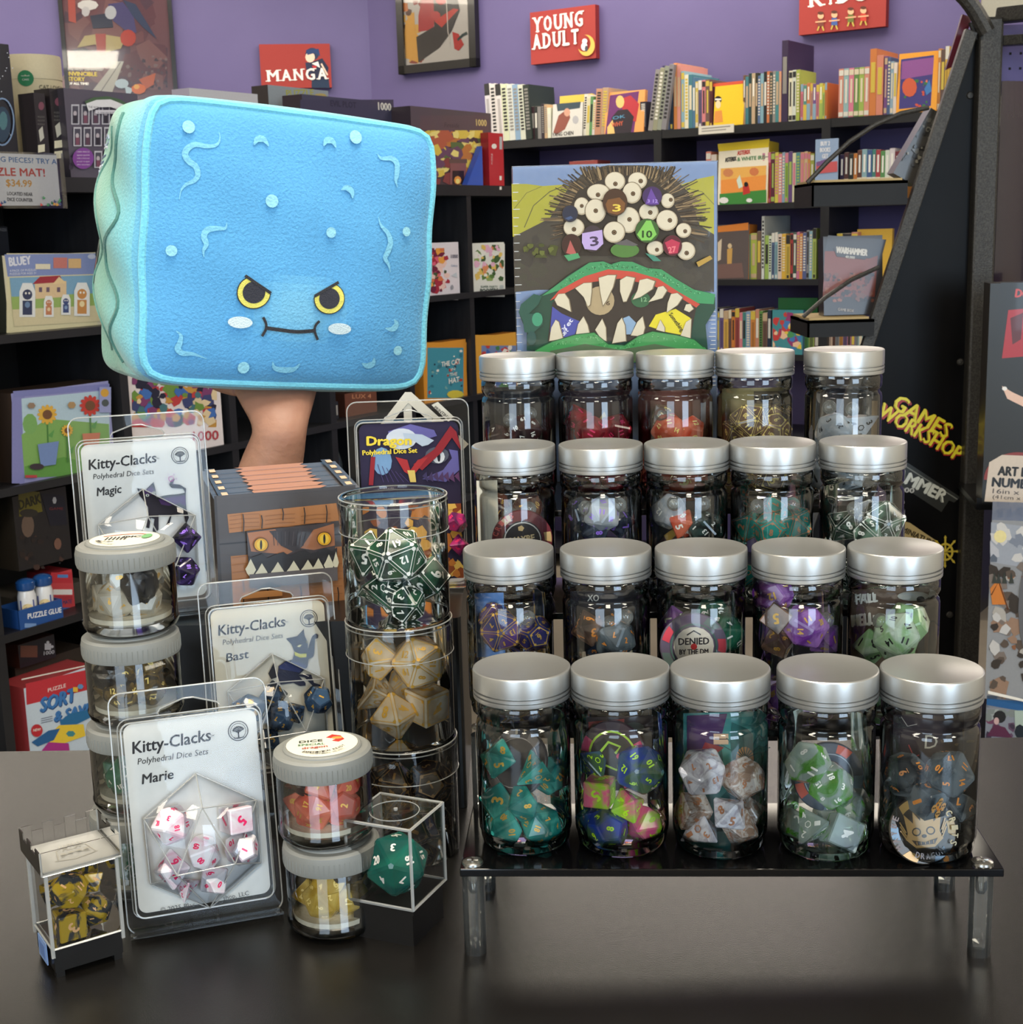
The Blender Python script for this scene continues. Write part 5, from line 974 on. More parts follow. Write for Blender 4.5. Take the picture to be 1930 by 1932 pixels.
def arc_text(c, s_, r, a0, a1, h, col):
    for q, ch in enumerate(s_):
        if ch == ' ': continue
        a = math.radians(a0 + (a1 - a0) * (q + .5) / len(s_)); x, y = r * math.cos(a), r * math.sin(a); tx, ty = math.sin(a), -math.cos(a); w = h * .36
        if a1 > a0: tx, ty = -tx, -ty
        c.text(ch, (x - tx * w, y - ty * w), (x + tx * w, y + ty * w), h, col, .05)
chip(0, 0, 975, 1440, .003, 30, 0, -35, 'dark poker chip leaning among the teal dice, seen nearly edge-on', (48, 44, 46), None, lambda c, r: (c.ring(0, 0, r * .72, r * .72, .0005, (160, 150, 140)), arc_text(c, 'CRITS', r * .82, 150, 60, .003, (170, 150, 120)), edge_spots(c, r, [(96, 88, 84)] * 6)))
def d_ch1(c, r):
    edge_spots(c, r, [(196, 50, 90), (60, 50, 60), (196, 50, 90), (60, 50, 60), (206, 60, 110)]); c.ring(0, 0, r * .7, r * .7, .0012, (170, 210, 40)); c.ell(0, 0, r * .6, r * .6, (26, 28, 26)); c.line([(-.006, .004), (0, .008), (.006, .004), (.002, .001)], .0014, (160, 206, 50)); c.line([(-.007, -.003), (0, -.008), (.007, -.003)], .0012, (160, 206, 50)); c.ell(.004, -.001, .002, .0016, (196, 50, 90), 8)
chip(0, 1, 1158, 1425, .004, 8, 20, -25, 'dark poker chip with lime ring and pink spots in the blue lime jar', (52, 30, 44), None, d_ch1)
def d_ch3(c, r): edge_spots(c, r, [(206, 80, 60), (100, 130, 150), (206, 80, 60), (100, 130, 150), (100, 130, 150)]); c.ring(0, 0, r * .68, r * .68, .0006, (160, 170, 180)); c.ell(0, 0, r * .5, r * .5, (70, 56, 60)); c.poly([(-.006, .002), (0, .009), (.006, .002), (0, -.006)], (170, 70, 60))
chip(0, 3, 1562, 1465, .008, 5, 60, 0, 'blue grey poker chip with red spots behind the clear green dice', (62, 74, 92), None, d_ch3)
def d_ch4(c, r):
    edge_spots(c, r, [(208, 164, 90), (92, 126, 156), (208, 164, 90), (92, 126, 156), (208, 164, 90), (92, 126, 156)], 17, .74); c.ell(0, 0, r * .70, r * .70, (66, 58, 48)); T_ = (206, 160, 92)
    c.poly([(-.0085, -.001), (-.0095, .009), (-.005, .004), (-.0045, .010), (-.001, .005), (0, .0125), (.002, .005), (.006, .010), (.006, .004), (.0105, .008), (.0085, -.001), (.010, -.005), (.005, -.009), (-.005, -.009), (-.010, -.004)], T_)
    for s_ in (-1, 1): c.ring(s_ * .0038, -.0005, .0021, .0019, .0007, (60, 50, 40), 12)
    c.ell(0, -.003, .0014, .001, (60, 50, 40), 8); c.poly([(-.007, -.0045), (0, -.0062), (.007, -.0045), (.005, -.0075), (-.005, -.0075)], (70, 56, 46))
    for q in range(-2, 3): c.line([(q * .0022, -.0055), (q * .0022, -.0072)], .0004, T_)
    for s_ in (-1, 1):
        for q in range(3): c.line([(s_ * .0095, -.004 + q * .0018), (s_ * .0122, .001 + q * .0022)], .0007, T_)
    arc_text(c, 'CRITS', r * .83, 35, -35, .0034, (226, 190, 110)); arc_text(c, 'MAYBE', r * .83, 215, 145, .0032, (90, 60, 40)); arc_text(c, 'DRAGON', r * .83, 240, 310, .003, (70, 50, 40))
chip(0, 4, 1740, 1566, -.0150, 20, 4, 0, 'gold and grey poker chip with a crowned monster, rightmost front jar', (74, 66, 56), None, d_ch4, r=.0178)
# skull cube
sk = die('d6', at_y(1750, 1508, JW[0, 4].y - .013), (12, 4, 30), D_smoke, orangei, 'dark cube shaped die with four gold skulls above the monster chip', 'dice in the rightmost jar, front row', .98)
c = MB(eps=.0001); c.M = frame((0, -.00795, 0), (1, 0, 0), (0, 0, 1)); 
for x, y in ((-.0035, 0), (.0035, 0), (0, .0038), (0, -.0038)): c.ell(x, y, .0019, .0021, (226, 160, 80), 12); c.rect(x - .0009, y - .0029, .0018, .0012, (226, 160, 80)); c.ell(x - .0007, y, .0005, .0006, BK, 6); c.ell(x + .0007, y, .0005, .0006, BK, 6)
c.build('skull_print', PRINT, sk)
def d_ch22(c, r):
    edge_spots(c, r, [(214, 56, 70), (90, 110, 104), (84, 60, 100), (214, 56, 70), (90, 110, 104), (84, 60, 100), (90, 110, 104)], 16, .74); c.ring(0, 0, r * .68, r * .68, .0010, (70, 100, 90)); c.ell(0, 0, r * .60, r * .60, (222, 208, 186)); c.text('DENIED', (-.0090, .0012), (.0090, .0012), .0040, (40, 30, 34), .05); c.text('BY THE DM', (-.0085, -.0045), (.0085, -.0045), .0030, (40, 30, 34), .05); c.ell(0, 0, .0019, .0019, (200, 40, 40), 12); c.line([(-.004, .007), (0, .0095), (.004, .007)], .0008, (40, 30, 34))
chip(1, 2, 1308, 1218, -.0165, 2, 0, 0, 'poker chip reading denied behind clear plastic, middle jar of second row', (98, 84, 104), None, d_ch22)
def d_ch20(c, r):
    edge_spots(c, r, [(206, 170, 110), (120, 30, 40), (222, 190, 150), (120, 30, 40), (206, 170, 110), (120, 30, 40)], 12, .74); c.ell(0, 0, r * .66, r * .66, (40, 34, 34)); arc_text(c, 'CRITS', r * .82, 165, 100, .0034, (226, 90, 80)); c.text('MAYBE', (-.008, -.001), (.008, -.001), .004, (206, 180, 130), .06); c.ring(0, 0, r * .6, r * .6, .0007, (206, 200, 190)); c.ell(.0, .008, .0022, .002, (206, 170, 110), 5)
chip(2, 0, 985, 1018, -.0165, 0, 6, 5, 'red and black crits poker chip in the third row leftmost jar', (112, 30, 40), None, d_ch20)
def card(i, j, px0, px1, py0, py1, dy, label, base, draw, name='card', yaw=0, m=MATTE):
    Mo = frame((0, JW[i, j].y + dy, 0), (1, 0, 0)); x0, y0 = at_pl(px0, py1, Mo); x1, y1 = at_pl(px1, py0, Mo)
    y0 = max(y0, TZ[i] + .005) if i else max(y0, TZ[i] + .006)
    M = Mo @ T(x0, y0, 0); b = MB(); b.box(0, x1 - x0, 0, y1 - y0, -.0005, 0, base); o = b.build(name, m, matrix=M); tag(o, label, 'card')
    if draw: c = MB(eps=.0001); c.PL = M; draw(c); c.build('printed_front', m, o)
    return o
def d_c02(c):
    c.blobs(1300, 1345, 1420, 1560, [(30, 96, 92), (60, 150, 140), (40, 120, 116)], 12, 3, .2, .4); c.poly([(1296, 1350), (1372, 1346), (1352, 1424), (1296, 1440)], (70, 36, 84)); c.poly([(1330, 1400), (1366, 1410), (1340, 1430), (1318, 1426)], (150, 40, 44)); c.rect(1346, 1384, 28, 20, (214, 170, 130)); c.line([(1348, 1394), (1372, 1394)], 2, (60, 40, 40)); c.ell(1405, 1430, 17, 22, (196, 140, 84), 14)
    for a in range(-60, 70, 18): c.line([(1405, 1430), (1405 + 52 * math.sin(math.radians(a)), 1430 - 52 * math.cos(math.radians(a)))], 1.6, (30, 90, 90))
card(0, 2, 1290, 1432, 1342, 1600, .012, 'teal and purple cartoon card standing behind the marbled dice', (50, 130, 124), d_c02)
def d_c01(c): c.poly([(1110, 1362), (1178, 1356), (1176, 1400), (1112, 1410)], (150, 54, 48)); c.ell(1134, 1380, 18, 14, (176, 60, 70), 12); c.ell(1196, 1374, 20, 12, (70, 70, 60), 12)
card(0, 1, 1108, 1232, 1350, 1470, .013, 'red and black picture card in the top of the blue lime jar', (52, 38, 36), d_c01)
def d_c04(c): c.text('D', (1744, 1412), (1768, 1412), 26, (170, 160, 140), .0); c.line([(1700, 1352), (1712, 1370), (1730, 1366)], 1.6, (150, 140, 130)); c.line([(1714, 1405), (1724, 1428), (1734, 1424)], 2, (170, 60, 56)); c.blobs(1770, 1360, 1830, 1440, [(90, 70, 50), (60, 44, 36), (110, 90, 60)], 14, 3)
card(0, 4, 1680, 1836, 1345, 1560, .013, 'dark card with sketchy lines behind the smoky dice', (46, 34, 38), d_c04)
card(1, 0, 899, 950, 1118, 1240, .004, 'sky blue card corner beside the gold laced dice', (84, 128, 190), lambda c: c.blobs(904, 1132, 946, 1230, [(110, 150, 206), (70, 110, 170)], 8, 2))
def d_c11(c): c.text('XO', (1108, 1134), (1130, 1134), 12, (190, 182, 166), .03); c.text('DBD', (1096, 1178), (1128, 1176), 22, (170, 166, 156)); c.line([(1150, 1140), (1160, 1172), (1176, 1180)], 2, (180, 176, 166))
card(1, 1, 1078, 1206, 1112, 1230, .012, 'black card with pale scratched letters, second jar of second row', (34, 30, 34), d_c11)
def d_c14(c):
    for k in range(5): c.rect(1612 + k * 9, 1120, 4, 16, (210, 200, 180)); c.rect(1610 + k * 9, 1160, 5, 20, (214, 204, 186))
    c.text('FALL', (1614, 1140), (1656, 1134), 18, (218, 208, 190), .06); c.text('HELL', (1606, 1182), (1650, 1176), 22, (218, 208, 190), .07); c.ell(1722, 1124, 30, 9, (150, 150, 140), 14); c.ell(1736, 1130, 8, 6, (30, 28, 26), 9); c.poly([(1742, 1180), (1768, 1184), (1766, 1250), (1744, 1250)], (176, 112, 66)); c.line([(1735, 1170), (1750, 1182), (1766, 1176)], 3, (34, 30, 30))
card(1, 4, 1604, 1770, 1108, 1260, .012, 'weathered wood card with white tally letters behind the green dice', (88, 66, 50), d_c14)
card(2, 0, 903, 938, 906, 1040, -.013, 'blank cream paper strip standing at the left of the crits jar', (216, 204, 178), None, 'paper_strip')
def d_c22(c):
    c.poly([(1236, 1030), (1300, 962), (1322, 970), (1266, 1030)], (90, 60, 60)); c.poly([(1252, 1010), (1306, 972), (1296, 990), (1260, 1024)], (190, 150, 60)); c.poly([(1280, 1010), (1318, 968), (1316, 985)], (120, 140, 170))
card(2, 2, 1232, 1330, 945, 1040, .008, 'dark card with a yellow and red streak, middle jar of third row', (36, 36, 38), d_c22)
def d_c33(c): c.rect(1422, 738, 60, 24, (96, 80, 56)); c.text('NEW', (1424, 760), (1476, 756), 14, (30, 28, 24), .05); c.blobs(1364, 780, 1486, 830, [(120, 90, 50), (150, 120, 60), (90, 70, 46)], 18, 6); c.ell(1462, 778, 18, 20, (70, 60, 56), 10)
card(3, 3, 1362, 1488, 730, 850, .012, 'olive and tan map card curled behind the gold numbered dice', (146, 126, 74), d_c33)
card(3, 4, 1643, 1656, 756, 850, -.004, 'narrow tan card edge at the right of the back row end jar', (176, 146, 104), None, 'paper_strip')
card(3, 1, 1066, 1180, 735, 800, .014, 'dark maroon card in the second jar of the back row', (52, 34, 40), lambda c: c.poly([(1124, 800), (1140, 776), (1150, 800)], (190, 160, 90)))
card(3, 2, 1205, 1330, 735, 850, .014, 'rust coloured card in the middle jar of the back row', (120, 66, 50), lambda c: c.rect(1322, 760, 6, 80, (210, 210, 210)))
card(3, 0, 914, 1036, 728, 850, .014, 'black striped card in the back row leftmost jar', (36, 34, 38), lambda c: [c.rect(932 + q * 16, 740, 4, 90, (70, 66, 64)) for q in range(5)] and None)
# clear plastic beads resting on the dice: they show as round glints
BEAD = clear('bead_plastic', (.86, .88, .86), (.4, .42, .41), .04, 1.55, haze=.10)
def bead(i, j, px, py, dy, r, lab):
    p = at_y(px, py, JW[i, j].y + dy); b = MB(); b.M = Matrix.Translation(p)
    b = MB(); n = 8; b.lathe([(r * math.sin(PI * q / n), -r * math.cos(PI * q / n)) for q in range(n + 1)], 20); o = b.build('clear_bead', BEAD, matrix=Matrix.Translation(p)); tag(o, lab, 'bead', 'clear plastic domes inside the jars')
for i, j, l_ in ((3, 0, ((962, 792), (1000, 780))), (3, 2, ((1248, 782),)), (3, 4, ((1565, 768), (1608, 772))), (2, 0, ((962, 970), (998, 960))), (2, 1, ((1105, 958), (1168, 952))), (2, 2, ((1272, 950), (1326, 950))), (2, 3, ((1430, 955), (1495, 952))), (2, 4, ((1612, 960),)), (1, 0, ((995, 1166),)), (1, 1, ((1150, 1176), (1180, 1164))), (1, 2, ((1298, 1168),)), (1, 3, ((1558, 1170),)), (1, 4, ((1662, 1172),))):
    for q, (px, py) in enumerate(l_): bead(i, j, px, py, -.012, .0048, '%s clear plastic dome against the %s jar wall, %s' % (('left', 'right')[q] if len(l_) > 1 else 'single', ROWN[i] + ' ' + POS[j], 'catching a glint'))
# ================================================================== MONSTER ART BOX BEHIND THE BACK ROW
g = lambda x, y: (min(950 + x / 4.595, 1347), 290 + y / 4.595)
G = lambda *q: [g(a, b) for a, b in q]
MMB = frame((0, 1.045, 0), (1, 0, 0)); x0, y1 = at_pl(967, 316, MMB); x1, _ = at_pl(1352.5, 308, MMB)
MM = MMB @ T(x0, TZ[3] + .0003, 0); wM, hM = x1 - x0, y1 - TZ[3]
b = MB(); b.box(0, wM, 0, hM, -.05, 0, (150, 172, 214)); mbx = tag(b.build('art_box', GLOSS, matrix=MM), 'shrink-wrapped box with a many-eyed monster, standing behind the back row of jars', 'box')
c = MB(eps=.00008); c.rect(0, 0, wM, hM, (140, 168, 214)); c.PL = MM
c.poly(G((70, 262), (200, 262), (340, 280), (520, 268), (700, 320), (700, 720), (80, 720)), (212, 200, 40)); c.poly(G((1300, 420), (1500, 280), (1700, 215), (1850, 190), (1850, 720), (1300, 720)), (218, 204, 46))
c.line(G((180, 640), (260, 450), (400, 330), (520, 280)), 1.6, (110, 104, 40)); c.line(G((90, 480), (200, 340), (330, 284)), 1.2, (150, 140, 40)); c.line(G((1580, 300), (1720, 330), (1830, 440)), 1.4, (150, 140, 50))
c.poly(G((85, 720), (400, 560), (560, 300), (700, 160), (900, 100), (1250, 100), (1450, 180), (1600, 330), (1700, 620), (1850, 700), (1850, 1200), (1600, 1180), (300, 1180), (95, 1200)), (64, 56, 46))
r = random.Random(12); c.eps = .000002
c.eps = .00008; c.blobs(*g(120, 700), *g(1800, 1150), [(58, 50, 42), (70, 62, 50), (50, 44, 38), (64, 60, 44)], 60, 5, .1, .3); c.eps = .000002
for q in range(430):
    a = math.radians(r.uniform(158, 382)); rx, ry = 560, 420; cx_, cy_ = 1060, 560; s_ = r.uniform(.62, .95); e_ = s_ + r.uniform(.16, .34)
    p0 = (cx_ + rx * s_ * math.cos(a), cy_ + ry * s_ * math.sin(a)); a2 = a + r.uniform(-.05, .05); p1 = (cx_ + rx * e_ * math.cos(a2) * 1.06, max(104, cy_ + ry * e_ * 1.06 * math.sin(a2)))
    if p1[1] <= 104: continue
    c.line(G(p0, ((p0[0] + p1[0]) / 2 + r.uniform(-8, 8), (p0[1] + p1[1]) / 2), p1), r.uniform(1.3, 2.4), r.choice([(56, 46, 38), (74, 60, 46), (150, 124, 88), (100, 80, 58), (48, 40, 34)]))
for q in range(130):
    x = r.uniform(650, 1500); c.line(G((x, r.uniform(105, 120)), (x + (x - 1050) * -.12, r.uniform(170, 260))), 1.6, r.choice([(160, 134, 96), (58, 48, 40), (90, 74, 54), (44, 38, 34)]))
c.eps = .00008; c.z += .0001
c.poly(G((640, 330), (900, 200), (1200, 180), (1420, 330), (1560, 600), (1640, 900), (500, 880), (520, 560)), (52, 46, 42))
CRM = (206, 194, 168); 
def eye(x, y, rx, ry, px, py, s_=20):
    X, Y = g(x, y); c.ell(X, Y, rx / 4.595 + .8, ry / 4.595 + .8, (70, 58, 48), 24); c.ell(X, Y, rx / 4.595, ry / 4.595, (176, 160, 132), 24); c.ell(X - .6, Y - .8, rx / 4.595 - 1.6, ry / 4.595 - 1.8, CRM, 24)
    X, Y = g(px, py); k = s_ / 4.595; c.ell(X, Y, k, k, (66, 48, 36), 14); c.ell(X, Y, k * .72, k * .72, (112, 88, 62), 12); c.ell(X, Y, k * .3, k * .3, (40, 30, 24), 8)
for e in ((965, 240, 88, 82, 968, 262), (1160, 235, 82, 74, 1187, 238), (820, 335, 98, 72, 817, 357), (1112, 340, 82, 92, 1120, 347), (676, 455, 66, 76, 676, 453, 17), (1420, 408, 58, 64, 1446, 400, 18), (795, 497, 90, 104, 797, 495), (1255, 505, 84, 76, 1268, 510), (1080, 575, 98, 112, 1088, 570), (1412, 578, 92, 90, 1437, 578), (608, 640, 90, 80, 608, 655), (955, 680, 94, 92, 955, 682, 22), (1555, 665, 66, 64, 1568, 672, 18), (1310, 820, 74, 64, 1324, 832, 18), (1575, 842, 80, 78, 1580, 860)): eye(*e)
def ball(x, y, rx, ry, dark, col, inner, txt=None, tcol=WH, th=16):
    X, Y = g(x, y); c.ell(X, Y, rx / 4.595 + .8, ry / 4.595 + .8, (60, 50, 44), 24); c.ell(X, Y, rx / 4.595, ry / 4.595, dark, 24); c.poly(G(*inner), col)
    if txt: w_ = th * .45 * len(txt); c.text(txt[0], g(*txt[1]), g(*txt[2]), th, tcol, .06)
ball(962, 422, 104, 116, (70, 46, 34), (120, 76, 40), ((880, 440), (900, 400), (1000, 380), (1050, 430), (1040, 500), (980, 530), (900, 510)), ('3', (938, 500), (1012, 500)), (226, 196, 70), 13)
ball(1282, 370, 84, 84, (62, 40, 92), (96, 62, 150), ((1272, 300), (1222, 440), (1342, 440)), ('3 12', (1240, 425), (1330, 425)), (160, 130, 210), 6)
ball(573, 520, 66, 70, (38, 44, 66), (60, 80, 120), ((530, 560), (560, 575), (600, 560), (580, 540)))
ball(768, 735, 92, 112, (60, 50, 60), (176, 152, 206), ((678, 690), (850, 660), (860, 780), (800, 836), (700, 826), (676, 770)), ('3', (748, 800), (824, 790)), (70, 56, 84), 17)
ball(1238, 668, 100, 102, (54, 92, 44), (120, 190, 80), ((1230, 580), (1270, 580), (1320, 700), (1270, 750), (1190, 752), (1150, 700)), ('10', (1192, 726), (1282, 726)), (40, 70, 36), 13)
ball(585, 790, 82, 92, (60, 36, 34), (176, 84, 80), ((575, 750), (540, 860), (600, 876), (626, 860)))
ball(1455, 795, 80, 88, (90, 28, 44), (186, 46, 76), ((1390, 770), (1450, 740), (1520, 770), (1500, 860), (1430, 870)), ('27', (1420, 860), (1490, 850)), (226, 110, 120), 11)
c.ell(*g(1045, 835), 27, 14, (76, 122, 56), 18); c.poly(G((520, 880), (640, 860), (660, 900), (560, 930)), (70, 150, 100)); c.poly(G((950, 780), (1060, 740), (1160, 790), (1120, 800), (1000, 790)), (90, 86, 88)); c.poly(G((1220, 860), (1300, 880), (1360, 930), (1290, 930)), (60, 130, 110))
c.blobs(*g(170, 780), *g(480, 900), [(86, 92, 40), (70, 76, 36), (96, 104, 46)], 14, 4, .2, .5); c.poly(G((1660, 940), (1780, 880), (1800, 910), (1680, 980)), (176, 140, 60))
# mouth
def speck(pts, n, pal, seed, sp=9):
    rr = random.Random(seed); e_ = c.eps; c.eps = .000004
    for _ in range(n):
        k = rr.random() * (len(pts) - 1.001); i = int(k); t_ = k - i; X = pts[i][0] * (1 - t_) + pts[i + 1][0] * t_ + rr.uniform(-sp, sp) * 3; Y = pts[i][1] * (1 - t_) + pts[i + 1][1] * t_ + rr.uniform(-sp, sp) * 2; c.ell(*g(X, Y), rr.uniform(.8, 2.2), rr.uniform(.6, 1.4), rr.choice(pal), 6, rot=rr.uniform(0, 90))
    c.eps = e_; c.z += .0001
c.poly(G((130, 1370), (220, 1280), (420, 1160), (560, 1050), (740, 940), (860, 930), (920, 955), (1010, 930), (1110, 935), (1240, 990), (1360, 1000), (1480, 1080), (1620, 1170), (1780, 1200), (1840, 1240), (1830, 1340), (1740, 1480), (1760, 1700), (200, 1700), (200, 1540), (160, 1450)), (38, 74, 60))
c.poly(G((330, 1230), (560, 1060), (740, 942), (860, 932), (922, 958), (1010, 932), (1110, 936), (1240, 990), (1360, 1000), (1480, 1080), (1640, 1175), (1830, 1215), (1810, 1300), (1650, 1290), (1500, 1190), (1330, 1080), (1120, 1020), (900, 1000), (700, 1060), (480, 1180)), (60, 146, 92))
speck([(480, 1150), (740, 1000), (860, 970), (1010, 975), (1200, 1000), (1360, 1050), (1500, 1130), (1700, 1230)], 130, [(84, 166, 108), (44, 116, 72), (100, 176, 120), (50, 100, 64)], 3, 8)
c.poly(G((400, 1270), (480, 1180), (700, 1060), (900, 1000), (1120, 1020), (1330, 1080), (1500, 1190), (1690, 1300), (1660, 1330), (1400, 1200), (1000, 1090), (620, 1160)), (196, 70, 56))
c.poly(G((420, 1290), (520, 1210), (760, 1110), (1000, 1080), (1260, 1130), (1480, 1220), (1660, 1330), (1600, 1620), (380, 1620)), (58, 50, 46))
c.poly(G((420, 1320), (500, 1380), (660, 1450), (610, 1570), (500, 1590), (400, 1540)), (70, 76, 160)); c.text('Yet', g(530, 1540), g(600, 1440), 9, (216, 216, 230), .05); c.text("Don't", g(500, 1600), g(560, 1530), 9, (216, 216, 230), .05)
c.ell(*g(830, 1270), 27, 27, (170, 148, 110), 20); c.text('6', g(880, 1305), g(915, 1310), 8, (90, 70, 56), .05); c.ell(*g(1180, 1260), 18, 15, (52, 100, 66), 16); c.text('12', g(1185, 1280), g(1235, 1275), 8, (120, 170, 120), .04)
c.poly(G((1250, 1490), (1310, 1390), (1480, 1340), (1610, 1420), (1560, 1570), (1400, 1540)), (222, 204, 40)); c.text('Something', g(1420, 1390), g(1530, 1540), 8, (50, 46, 30), .05); c.poly(G((1030, 1420), (1080, 1400), (1140, 1460), (1100, 1560), (1040, 1560)), (130, 160, 190))
def tooth(*q, col=(206, 194, 166)):
    c.poly(G(*q), (120, 104, 80)); m = (sum(a for a, _ in q) / len(q), sum(b_ for _, b_ in q) / len(q)); c.poly(G(*[(m[0] + (a - m[0]) * .9 - 3, m[1] + (b_ - m[1]) * .95) for a, b_ in q]), col)
tooth((435, 1260), (470, 1210), (530, 1205), (570, 1260), (590, 1370), (530, 1340), (460, 1310)); tooth((610, 1160), (690, 1115), (765, 1110), (765, 1190), (750, 1310), (730, 1325), (690, 1240)); tooth((815, 1070), (900, 1045), (978, 1045), (950, 1150), (890, 1270), (855, 1320), (830, 1200)); tooth((1000, 1090), (1060, 1055), (1140, 1070), (1110, 1170), (1060, 1280), (1030, 1285), (1000, 1190)); tooth((1170, 1090), (1240, 1075), (1315, 1100), (1290, 1170), (1180, 1240), (1105, 1265), (1150, 1180)); tooth((1330, 1150), (1380, 1140), (1415, 1180), (1370, 1250), (1240, 1285), (1300, 1220)); tooth((1440, 1210), (1500, 1200), (1550, 1240), (1500, 1310), (1400, 1375), (1410, 1290)); tooth((1570, 1300), (1610, 1295), (1640, 1340), (1600, 1370), (1550, 1350))
tooth((390, 1620), (410, 1500), (450, 1430), (480, 1450), (520, 1600)); tooth((615, 1580), (640, 1470), (690, 1400), (730, 1480), (748, 1560)); tooth((785, 1520), (850, 1420), (885, 1500), (890, 1620), (840, 1600)); tooth((930, 1640), (980, 1460), (1020, 1410), (1050, 1480), (1060, 1620)); tooth((1090, 1570), (1150, 1450), (1200, 1400), (1222, 1500), (1200, 1580)); tooth((1310, 1520), (1350, 1430), (1390, 1500), (1390, 1540)); tooth((1520, 1570), (1570, 1450), (1620, 1420), (1610, 1600))
c.poly(G((130, 1370), (150, 1300), (260, 1210), (330, 1230), (300, 1300), (220, 1380), (330, 1380), (340, 1470), (250, 1550), (180, 1540), (165, 1440)), (40, 84, 72)); c.ell(*g(290, 1430), 10, 13, (60, 146, 110), 14); c.ell(*g(240, 1590), 9, 13, (38, 78, 74), 14)
c.poly(G((270, 1700), (420, 1620), (620, 1560), (780, 1540), (900, 1640), (1040, 1650), (1160, 1570), (1280, 1530), (1480, 1560), (1640, 1600), (1740, 1680), (1760, 1800), (260, 1800)), (64, 150, 80)); c.line(G((270, 1690), (420, 1620), (620, 1560), (780, 1542), (900, 1642), (1040, 1652), (1160, 1572), (1280, 1532), (1480, 1562), (1640, 1602), (1720, 1670)), 1.6, (34, 84, 50)); speck([(420, 1660), (620, 1600), (780, 1580), (900, 1680), (1040, 1690), (1160, 1610), (1290, 1570), (1640, 1640)], 110, [(90, 172, 104), (46, 116, 60), (104, 180, 110)], 4, 7)
c.poly(G((400, 1700), (700, 1640), (1000, 1690), (1300, 1640), (1600, 1700), (1600, 1790), (400, 1790)), (84, 106, 76))
c.PL = None; c.build('printed_front', GLOSS, mbx)
b = MB(); b.box(-.0006, wM + .0006, 0, hM + .0006, -.051, .0009)
WRAP = clear('shrink_wrap', (.97, .97, .97), (.7, .7, .7), .12, 1.45, haze=.02, bump=.9); b.build('shrink_wrap', WRAP, mbx)
b = MB(); 
for y in range(24): b.box(-.0004, .0028 + (y % 3) * .0008, hM * (.35 + y * .026), hM * (.35 + y * .026) + .0004, .0009, .0011, (214, 216, 216))
for y in range(20): b.box(wM - .006 + (y % 4) * .0006, wM - .001, hM * (.30 + y * .013), hM * (.30 + y * .013) + .0005, .0009, .0011, (220, 220, 216))
tag(b.build('wrap_wrinkle', PRINT, mbx), kind='stuff')

# ================================================================== BLUE PLUSH CUBE
pA, pB = at_y(290, 725, 1.17), at_y(795, 735, 1.29)
yawp = math.radians(28); xdp = Vector((math.cos(yawp), math.sin(yawp), 0)); 
pA = at_y(262, 727, 1.18); MPL = frame(pA, xdp) @ RZ(-6)
wP, hP = .268, .242
DP = .158
MPC = MPL @ T(wP / 2, hP / 2, -DP / 2)                               # centre of the cube
HX, HY, HZ = wP / 2, hP / 2, DP / 2
plush = thing('plush_cube', 'large angry-faced blue plush cube held up by a hand', 'plush toy', MPL)
FUR = paint('plush_fabric', .9, sheen=.35, bump=.45, bscale=420, grain=.14, spec=.15)
def pl_sh(p):
    n, m = 13, 10; x, y, z = p.x / HX, p.y / HY, p.z / HZ; k = ((abs(x) ** n + abs(y) ** n) ** (m / n) + abs(z) ** m) ** (1 / m); q = Vector((p.x / k, p.y / k, p.z / k)); return q
b = MB(); b.smooth = True; N = 44
def lump(q):
    u = q.x / HX; v = q.y / HY; w = q.z / HZ
    d = .010 * (1 - min(1, u * u)) * (1 - min(1, v * v)) * (1 if w > 0 else 1.5)
    s = Vector((0, 0, d if w > .8 else (-d if w < -.8 else 0)))
    if abs(u) > .85: s.x += math.copysign((.016 if u < 0 else .008) * (1 - min(1, v * v)) * (1 - min(1, w * w)) + (.004 * math.sin(v * 9 + w * 3) * (1 - min(1, w * w))), u)
    if abs(v) > .85: s.y += math.copysign(.006 * (1 - min(1, u * u)) * (1 - min(1, w * w)), v)
    s += Vector((0, 0, .0012 * math.sin(u * 7 + v * 4) * math.sin(v * 6 - u * 3))) if w > .8 else Vector()
    return q + s
